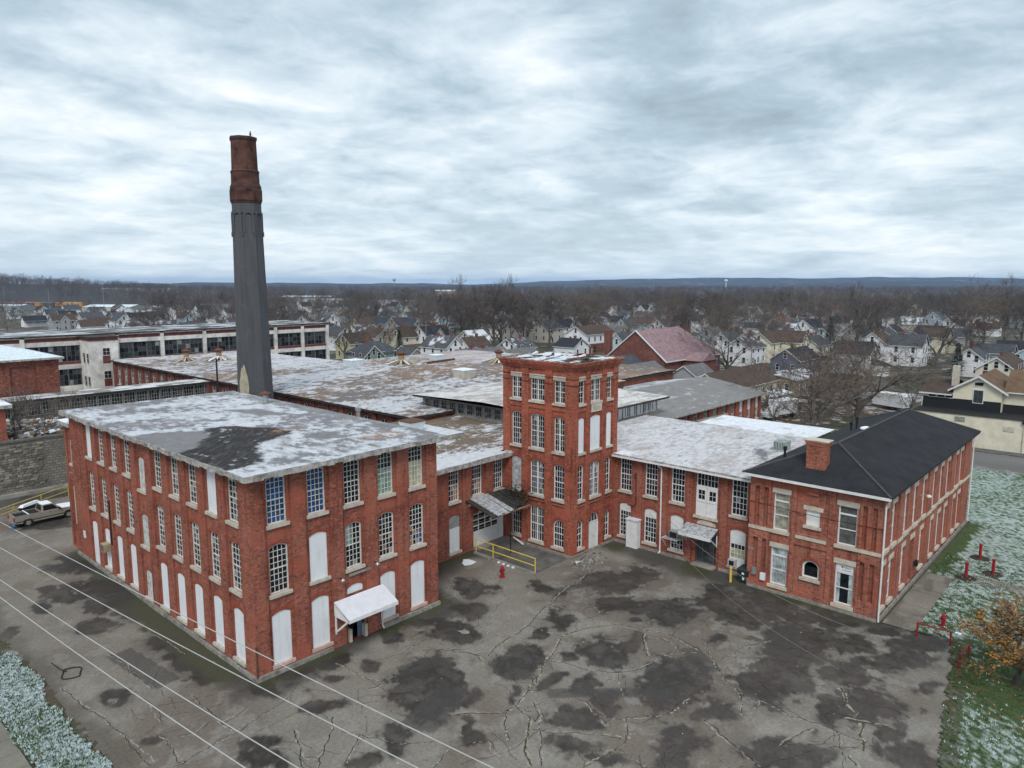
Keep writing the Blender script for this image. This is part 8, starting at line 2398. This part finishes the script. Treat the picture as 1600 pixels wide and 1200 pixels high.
# hydrants
def hydrant(x, y, s, label, group='red hydrants on the lawn'):
    t = thing('fire_hydrant', (x, y, 0), label, 'hydrant', group, local=True)
    b = MB(); b.lathe((0, 0, 0), [(.20, 0), (.20, .05), (.12, .07), (.11, .55), (.16, .57), (.16, .63), (.13, .66), (.12, .76), (.05, .84), (.04, .9)], RED, 14); b.build('body', t)
    for a in (0, math.pi / 2, math.pi):
        b = MB(); d = (math.cos(a), math.sin(a)); b.tube((d[0] * .1, d[1] * .1, .45), (d[0] * .22, d[1] * .22, .45), .06, .07, RED, 8); b.build('outlet', t)
    t.scale = (s, s, s)
    return t
hydrant(41.6, 38.9, 1.15, 'red fire hydrant standing on the dark asphalt near the ramp railing', 'hydrants')
hydrant(56.2, 10.0, 1.1, 'red fire hydrant behind the low red barrier by the lawn', 'hydrants')
def post(x, y, h, lean, label):
    t = thing('red_post', (x, y, 0), label, 'post', 'red pipe posts on the lawn')
    b = MB(); b.tube((x, y, 0), (x + lean, y, h), .12, .115, RED, 12); b.tube((x + lean, y, h), (x + lean, y, h + .1), .16, .15, RED, 12); b.build('standpipe', t)
    b = MB(); b.tube((x + lean * .8 - .2, y, h * .8), (x + lean * .8 + .2, y, h * .8), .07, .07, RED, 8); b.build('outlet', t)
    b = MB(); b.lathe((x, y, .045), [(.8, 0), (.75, .04), (.1, .05)], plain('bare_soil', (.045, .035, .028), .95, .3) if 'bare_soil' not in bpy.data.materials else bpy.data.materials['bare_soil'], 16); b.build('soil_ring', t)
post(72.7, 10.6, 1.25, 0, 'red standpipe farthest from the camera on the snowy lawn')
post(66.9, 10.6, 1.25, .1, 'leaning red standpipe nearest the office wall on the lawn')
post(69.3, 9.1, 1.25, .03, 'red standpipe on the right of the three on the lawn')
rails('low_red_barrier', [(53.4, 11.0, 0), (53.4, 9.0, 0)], 1.0, RED, 'low red pipe barrier at the lawn corner beside the concrete walk', 'barrier', [(53.4, 11.0), (53.4, 9.0)], r=.05, bars=(.95,))
rails('low_red_barrier', [(50.4, 7.9, 0), (52.3, 7.75, 0)], 1.0, RED, 'short red pipe barrier end-on at the edge of the asphalt', 'barrier', [(50.4, 7.9), (52.3, 7.75)], r=.05, bars=(.95,))
b = MB(); b.tube((53.3, 24.55, 0), (53.3, 24.55, 1.25), .1, .1, YELLOW, 12); b.lathe((53.3, 24.55, 1.25), [(.1, 0), (.07, .06), (.01, .08)], YELLOW, 12); tag(b.build('yellow_bollard'), 'yellow steel bollard beside the dark green waste bin', 'bollard')
BIN = plain('dark_green_plastic', (.022, .035, .037), .5, .15, 3.0)
t = thing('waste_bin', (54.2, 23.75, 0), 'dark green wheeled waste bin against the brick wall by the yellow bollard', 'bin')
b = MB(); b.hexa([(53.75, 23.3, .08), (54.5, 23.3, .08), (54.5, 24.1, .08), (53.75, 24.1, .08), (53.65, 23.2, 1.1), (54.6, 23.2, 1.1), (54.6, 24.2, 1.1), (53.65, 24.2, 1.1)], BIN); b.build('body', t)
b = MB(); b.hexa([(53.6, 23.15, 1.103), (54.62, 23.15, 1.103), (54.62, 24.25, 1.103), (53.6, 24.25, 1.103), (53.7, 23.25, 1.2), (54.6, 23.25, 1.27), (54.6, 24.15, 1.27), (53.7, 24.15, 1.2)], BIN); b.build('lid', t)
b = MB(); b.box(53.66, 53.69, 23.6, 23.8, .75, .92, WHITE); b.box(53.69, 53.72, 23.6, 23.75, .3, .55, WHITE); b.build('sticker', t)
for y in (23.35, 24.05):
    b = MB(); b.tube((54.45, y - .05, .12), (54.45, y + .05, .12), .12, .12, BLACK, 10); b.build('wheel', t)
# scraps lying about the yard
def scrap(x, y, s, mat, label, cat='scrap', name='snow_scrap', n=7, h=.07):
    b = MB(); ps = []
    for k in range(n):
        a = 2 * math.pi * k / n; r = s * random.uniform(.5, 1.1); ps.append((x + r * math.cos(a), y + r * math.sin(a)))
    b.poly([(p[0], p[1], h) for p in ps], mat)
    for a, c in zip(ps, ps[1:] + ps[:1]): b.poly([(*a, .018), (*c, .018), (*c, h), (*a, h)], mat)
    tag(b.build(name), label, cat)
scrap(41.9, 43.2, .75, BOARD, 'torn white sheet on the ground by the white door', 'sheet', 'white_sheet', 9)
scrap(32.9, 34.4, .45, STONE_DK, 'flattened pale rag on the yard in front of the canopy', 'rag', 'flat_rag', 9, .03)
scrap(48.2, 36.2, .3, BOARD, 'white scrap of board at the foot of the tower', 'scrap')
scrap(55.6, 8.9, .3, SNOW, 'small heap of snow by the low red barrier', 'snow', 'snow_patch')
b = MB()
for i in range(150):
    x, y = 48.6 + random.gauss(.6, .9), 36.3 + random.gauss(-.6, .45)
    if y > 36.9: continue
    s = random.uniform(.05, .16); a = random.uniform(0, 6.28)
    b.hexa([(x + s * math.cos(a + k * 1.57), y + s * math.sin(a + k * 1.57), .016) for k in range(4)] + [(x + s * .7 * math.cos(a + k * 1.57), y + s * .7 * math.sin(a + k * 1.57), .016 + s * random.uniform(.4, .9)) for k in range(4)], random.choice((CONC, STONE_DK, CONC_DK, CONC)))
tag(b.build('gravel_heap'), 'scatter of broken concrete at the foot of the tower', 'gravel', kind='stuff')
b = MB()
for i in range(260):
    x, y = random.uniform(13, 53), random.uniform(7, 44)
    if (19.5 < x < 35.2 and y > 38.5) or (x > 43 and y > 37): continue
    s = random.uniform(.02, .06); a = random.uniform(0, 6.28)
    b.poly([(x + s * math.cos(a + k * 2.1), y + s * math.sin(a + k * 2.1), .022) for k in range(3)], random.choice((CONC, CRACK_PALE, RUBM[1], BLADE_G, SNOW_ICE)))
tag(b.build('litter'), 'loose leaves and chips scattered over the asphalt yard', 'litter', kind='stuff')
b = MB(); b.hexa([(48.1, 43.6, .5), (48.2, 43.6, .5), (48.3, 42.4, 0.03), (48.2, 42.4, 0.03), (48.1, 43.6, .6), (48.2, 43.6, .6), (48.3, 42.4, .13), (48.2, 42.4, .13)], WHITE); tag(b.build('leaning_plank'), 'white plank leaning at the tower wall by the garage door', 'plank')
b = MB(); pts = []
for k in range(26):
    a = k / 25 * 6.28 * 1.3; pts.append((12.75 + .55 * math.cos(a) + .12 * math.sin(3 * a), 48.5 + .75 * math.sin(a), .04 + .012 * k / 25))
b.path(pts, .035, BLACK, 6); b.path([(12.3, 50.8, .03), (12.4, 49.6, .03), (12.6, 48.9, .03)], .03, BLACK, 6)
tag(b.build('cable_coil'), 'black cable lying in a loop on the asphalt at left', 'cable')
# overhead lines
def wire(name, a, c, sag, r, mat, label, group, n=26):
    b = MB(); pts = []
    for i in range(n + 1):
        t = i / n
        pts.append((a[0] + (c[0] - a[0]) * t, a[1] + (c[1] - a[1]) * t, a[2] + (c[2] - a[2]) * t - sag * 4 * t * (1 - t)))
    b.path(pts, r, mat, 6)
    return tag(b.build(name), label, 'power line', group)
LINE = plain('pale_cable', (.46, .46, .45), .5, .06, 2.0)
def ext(p, q, z, k0=.25, k1=.4):
    d = (q[0] - p[0], q[1] - p[1])
    return (p[0] - d[0] * k0, p[1] - d[1] * k0, z), (q[0] + d[0] * k1, q[1] + d[1] * k1, z)
for (p, q, lab) in (((11.7, 57.5), (16.1, 15.2), 'pale overhead line nearest the brick mill'), ((10.4, 51.8), (14.4, 17.1), 'pale overhead line, second from the brick mill'), ((9.1, 46.0), (11.7, 20.1), 'pale overhead line, third from the brick mill'), ((8.5, 43.4), (10.5, 21.4), 'pale overhead line farthest from the brick mill')):
    a, c = ext(p, q, 8.15); wire('power_line', a, c, .35, .021, LINE, lab, 'overhead lines')
b = MB(); b.lathe((11.95, 55.2, 7.9), [(.05, 0), (.16, .06), (.1, .14), (.16, .2), (.06, .3)], GL_BLUE, 10); tag(b.build('insulator'), 'blue glass insulator hanging on the nearest overhead line', 'insulator')
SERV = plain('grey_cable', (.22, .21, .20), .6, .1)
wire('service_cable', (54.9, 33.7, 5.2), (33.2, 8.0, 8.5), 1.6, .016, SERV, 'thin grey service cable crossing the yard from the wing', 'service cables')
wire('service_cable', (54.9, 33.2, 3.6), (30.2, 9.0, 8.0), 1.3, .013, SERV, 'second thin service cable crossing the yard from the wing', 'service cables')

# vehicles behind the offices
def box_truck(x, y, rz, label):
    t = thing('box_truck', (x, y, 0), label, 'truck', rz=rz, local=True)
    b = MB(); b.box(-3.4, 2.0, -1.15, 1.15, .9, 3.2, BOARD); b.build('cargo_box', t)
    b = MB(); b.box(-3.45, 2.05, -1.2, 1.2, 3.201, 3.34, SNOW); b.build('roof_snow', t)
    b = MB(); b.hexa([(2.1, -1, .6), (4.3, -1, .6), (4.3, 1, .6), (2.1, 1, .6), (2.1, -1, 1.5), (4.2, -1, 1.3), (4.2, 1, 1.3), (2.1, 1, 1.5)], WHITE); b.hexa([(2.1, -.98, 1.5), (3.4, -.98, 1.42), (3.4, .98, 1.42), (2.1, .98, 1.5), (2.1, -.85, 2.2), (2.9, -.85, 2.2), (2.9, .85, 2.2), (2.1, .85, 2.2)], WHITE); cab = b.build('cab', t)
    b = MB(); b.hexa([(2.3, -1.0, 1.52), (3.1, -1.0, 1.5), (3.1, 1.0, 1.5), (2.3, 1.0, 1.52), (2.3, -.9, 2.1), (2.8, -.9, 2.1), (2.8, .9, 2.1), (2.3, .9, 2.1)], GL_DARK); b.build('glass', cab)
    for cx in (-2.2, 3.2):
        for s in (-1, 1):
            b = MB(); b.tube((cx, s * 1.05, .45), (cx, s * .75, .45), .45, .45, BLACK, 14); b.build('wheel', t)
box_truck(127, 50.5, math.radians(168), 'white box truck with snowy top in the yard behind the offices')
def trailer(x, y, rz, label):
    t = thing('camper_trailer', (x, y, 0), label, 'trailer', rz=rz, local=True)
    b = MB(); pr_ = [(-3.2, .7), (3.0, .7), (3.3, 1.4), (3.1, 2.7), (2.6, 3.1), (-2.9, 3.15), (-3.25, 2.6)]
    for s in (-1, 1): b.poly([(p[0], s * 1.2, p[1]) for p in pr_], BOARD)
    for a, c in zip(pr_, pr_[1:] + pr_[:1]): b.poly([(a[0], -1.2, a[1]), (c[0], -1.2, c[1]), (c[0], 1.2, c[1]), (a[0], 1.2, a[1])], BOARD)
    b.build('body', t)
    for u in (-2, 0, 2):
        b = MB(); b.box(u - .45, u + .45, -1.23, -1.201, 1.7, 2.4, GL_DARK); b.build('window', t)
    for s in (-1, 1):
        b = MB(); b.tube((-.3, s * 1.1, .4), (-.3, s * .85, .4), .4, .4, BLACK, 12); b.build('wheel', t)
    b = MB(); b.box(-3.2, 3.1, -1.15, 1.15, .5, .7, BLACK); b.build('chassis', t)
trailer(150.5, 38.5, math.radians(70), 'white camper trailer parked behind bare branches at right')
for i, (x, y, r_, ci, lab) in enumerate(((137.5, 52, .2, 3, 'dark grey car under the bare trees behind the offices'), (143, 50, .3, 0, 'silver car under the bare trees behind the offices'), (147.5, 53.5, .1, 1, 'pale car half hidden by branches behind the offices'), (112, 52, 1.5, 0, 'silver car at the end of the grey-roofed mill'))):
    o = link_mesh('parked_car', car_me[ci]); o.location = (x, y, .02); o.rotation_euler = (0, 0, r_); tag(o, lab, 'car', 'cars behind the offices')
for i in range(3):
    b = MB(); x = 136.5 + i * 3.2; b.hexa([(x, 55.5, 2.0), (x + 2.8, 55.5, 2.0), (x + 2.8, 58.5, 2.5), (x, 58.5, 2.5), (x, 55.5, 2.15), (x + 2.8, 55.5, 2.15), (x + 2.8, 58.5, 2.65), (x, 58.5, 2.65)], SNOW)
    for (dx, dy) in ((.1, .1), (2.6, .1), (.1, 2.8), (2.6, 2.8)): b.tube((x + dx, 55.5 + dy, 0), (x + dx, 55.5 + dy, 2.3), .06, .06, WOOD, 6)
    tag(b.build('open_shelter'), 'snow-topped open shelter in the yard behind the offices, %s of three' % ('leftmost', 'middle', 'rightmost')[i], 'shelter', 'yard shelters')
# small oak still holding its brown leaves, lower right
LEAF = [plain('oak_leaf_a', (.34, .15, .035), .8, .25, 2.0), plain('oak_leaf_b', (.42, .22, .05), .8, .25, 2.0), plain('oak_leaf_c', (.20, .10, .03), .8, .25, 2.0)]
tm, wm_ = bare_tree(77, 5.7, 1.45, BARK_DK, TWIG_DK, 5, .25, levels=4, twigs=3)
ok = thing('oak_tree', (50.7, 4.9, 0), 'small oak with orange-brown dead leaves at lower right', 'tree')
for nm, me in (('trunk', tm), ('crown', wm_)):
    o = bpy.data.objects.new(nm, me); COL.objects.link(o); o.parent = ok
b = MB(); vs = [v.co.copy() for v in wm_.vertices]
rl = random.Random(3)
for i in range(5200):
    p = rl.choice(vs)
    if p.z < 1.2: continue
    if vn(p.x * .8 + 20, p.y * .8 + p.z) < .42: continue
    x, y, z = p.x + rl.gauss(0, .12), p.y + rl.gauss(0, .12), p.z + rl.gauss(-.03, .1)
    a, s, tl = rl.uniform(0, 6.28), rl.uniform(.06, .13), rl.uniform(-.6, .6)
    c, si = math.cos(a) * s, math.sin(a) * s
    b.poly([(x + c + 50.7, y + si + 4.9, z), (x - si * .6 + 50.7, y + c * .6 + 4.9, z + s * tl), (x - c + 50.7, y - si + 4.9, z - s * tl * .5), (x + si * .6 + 50.7, y - c * .6 + 4.9, z + s * .2)], rl.choice(LEAF))
tag(b.build('leaves', ok), kind='stuff')

# ------------------------------------------------------------------ air
hz_m = bpy.data.materials.new('haze')
hz_m.use_nodes = True
hz_m.node_tree.nodes.clear()
ho = hz_m.node_tree.nodes.new('ShaderNodeOutputMaterial')
hv = hz_m.node_tree.nodes.new('ShaderNodeVolumePrincipled')
hv.inputs['Color'].default_value = (.36, .60, 1.0, 1)
hv.inputs['Density'].default_value = 0.000085
hv.inputs['Anisotropy'].default_value = 0.0
hz_m.node_tree.links.new(hv.outputs[0], ho.inputs['Volume'])
b = MB(); b.box(-9300, 9300, -9300, 9300, -2.0, 75.0, hz_m)
tag(b.build('haze'), 'thin bluish winter haze over the whole town', 'haze', kind='stuff')
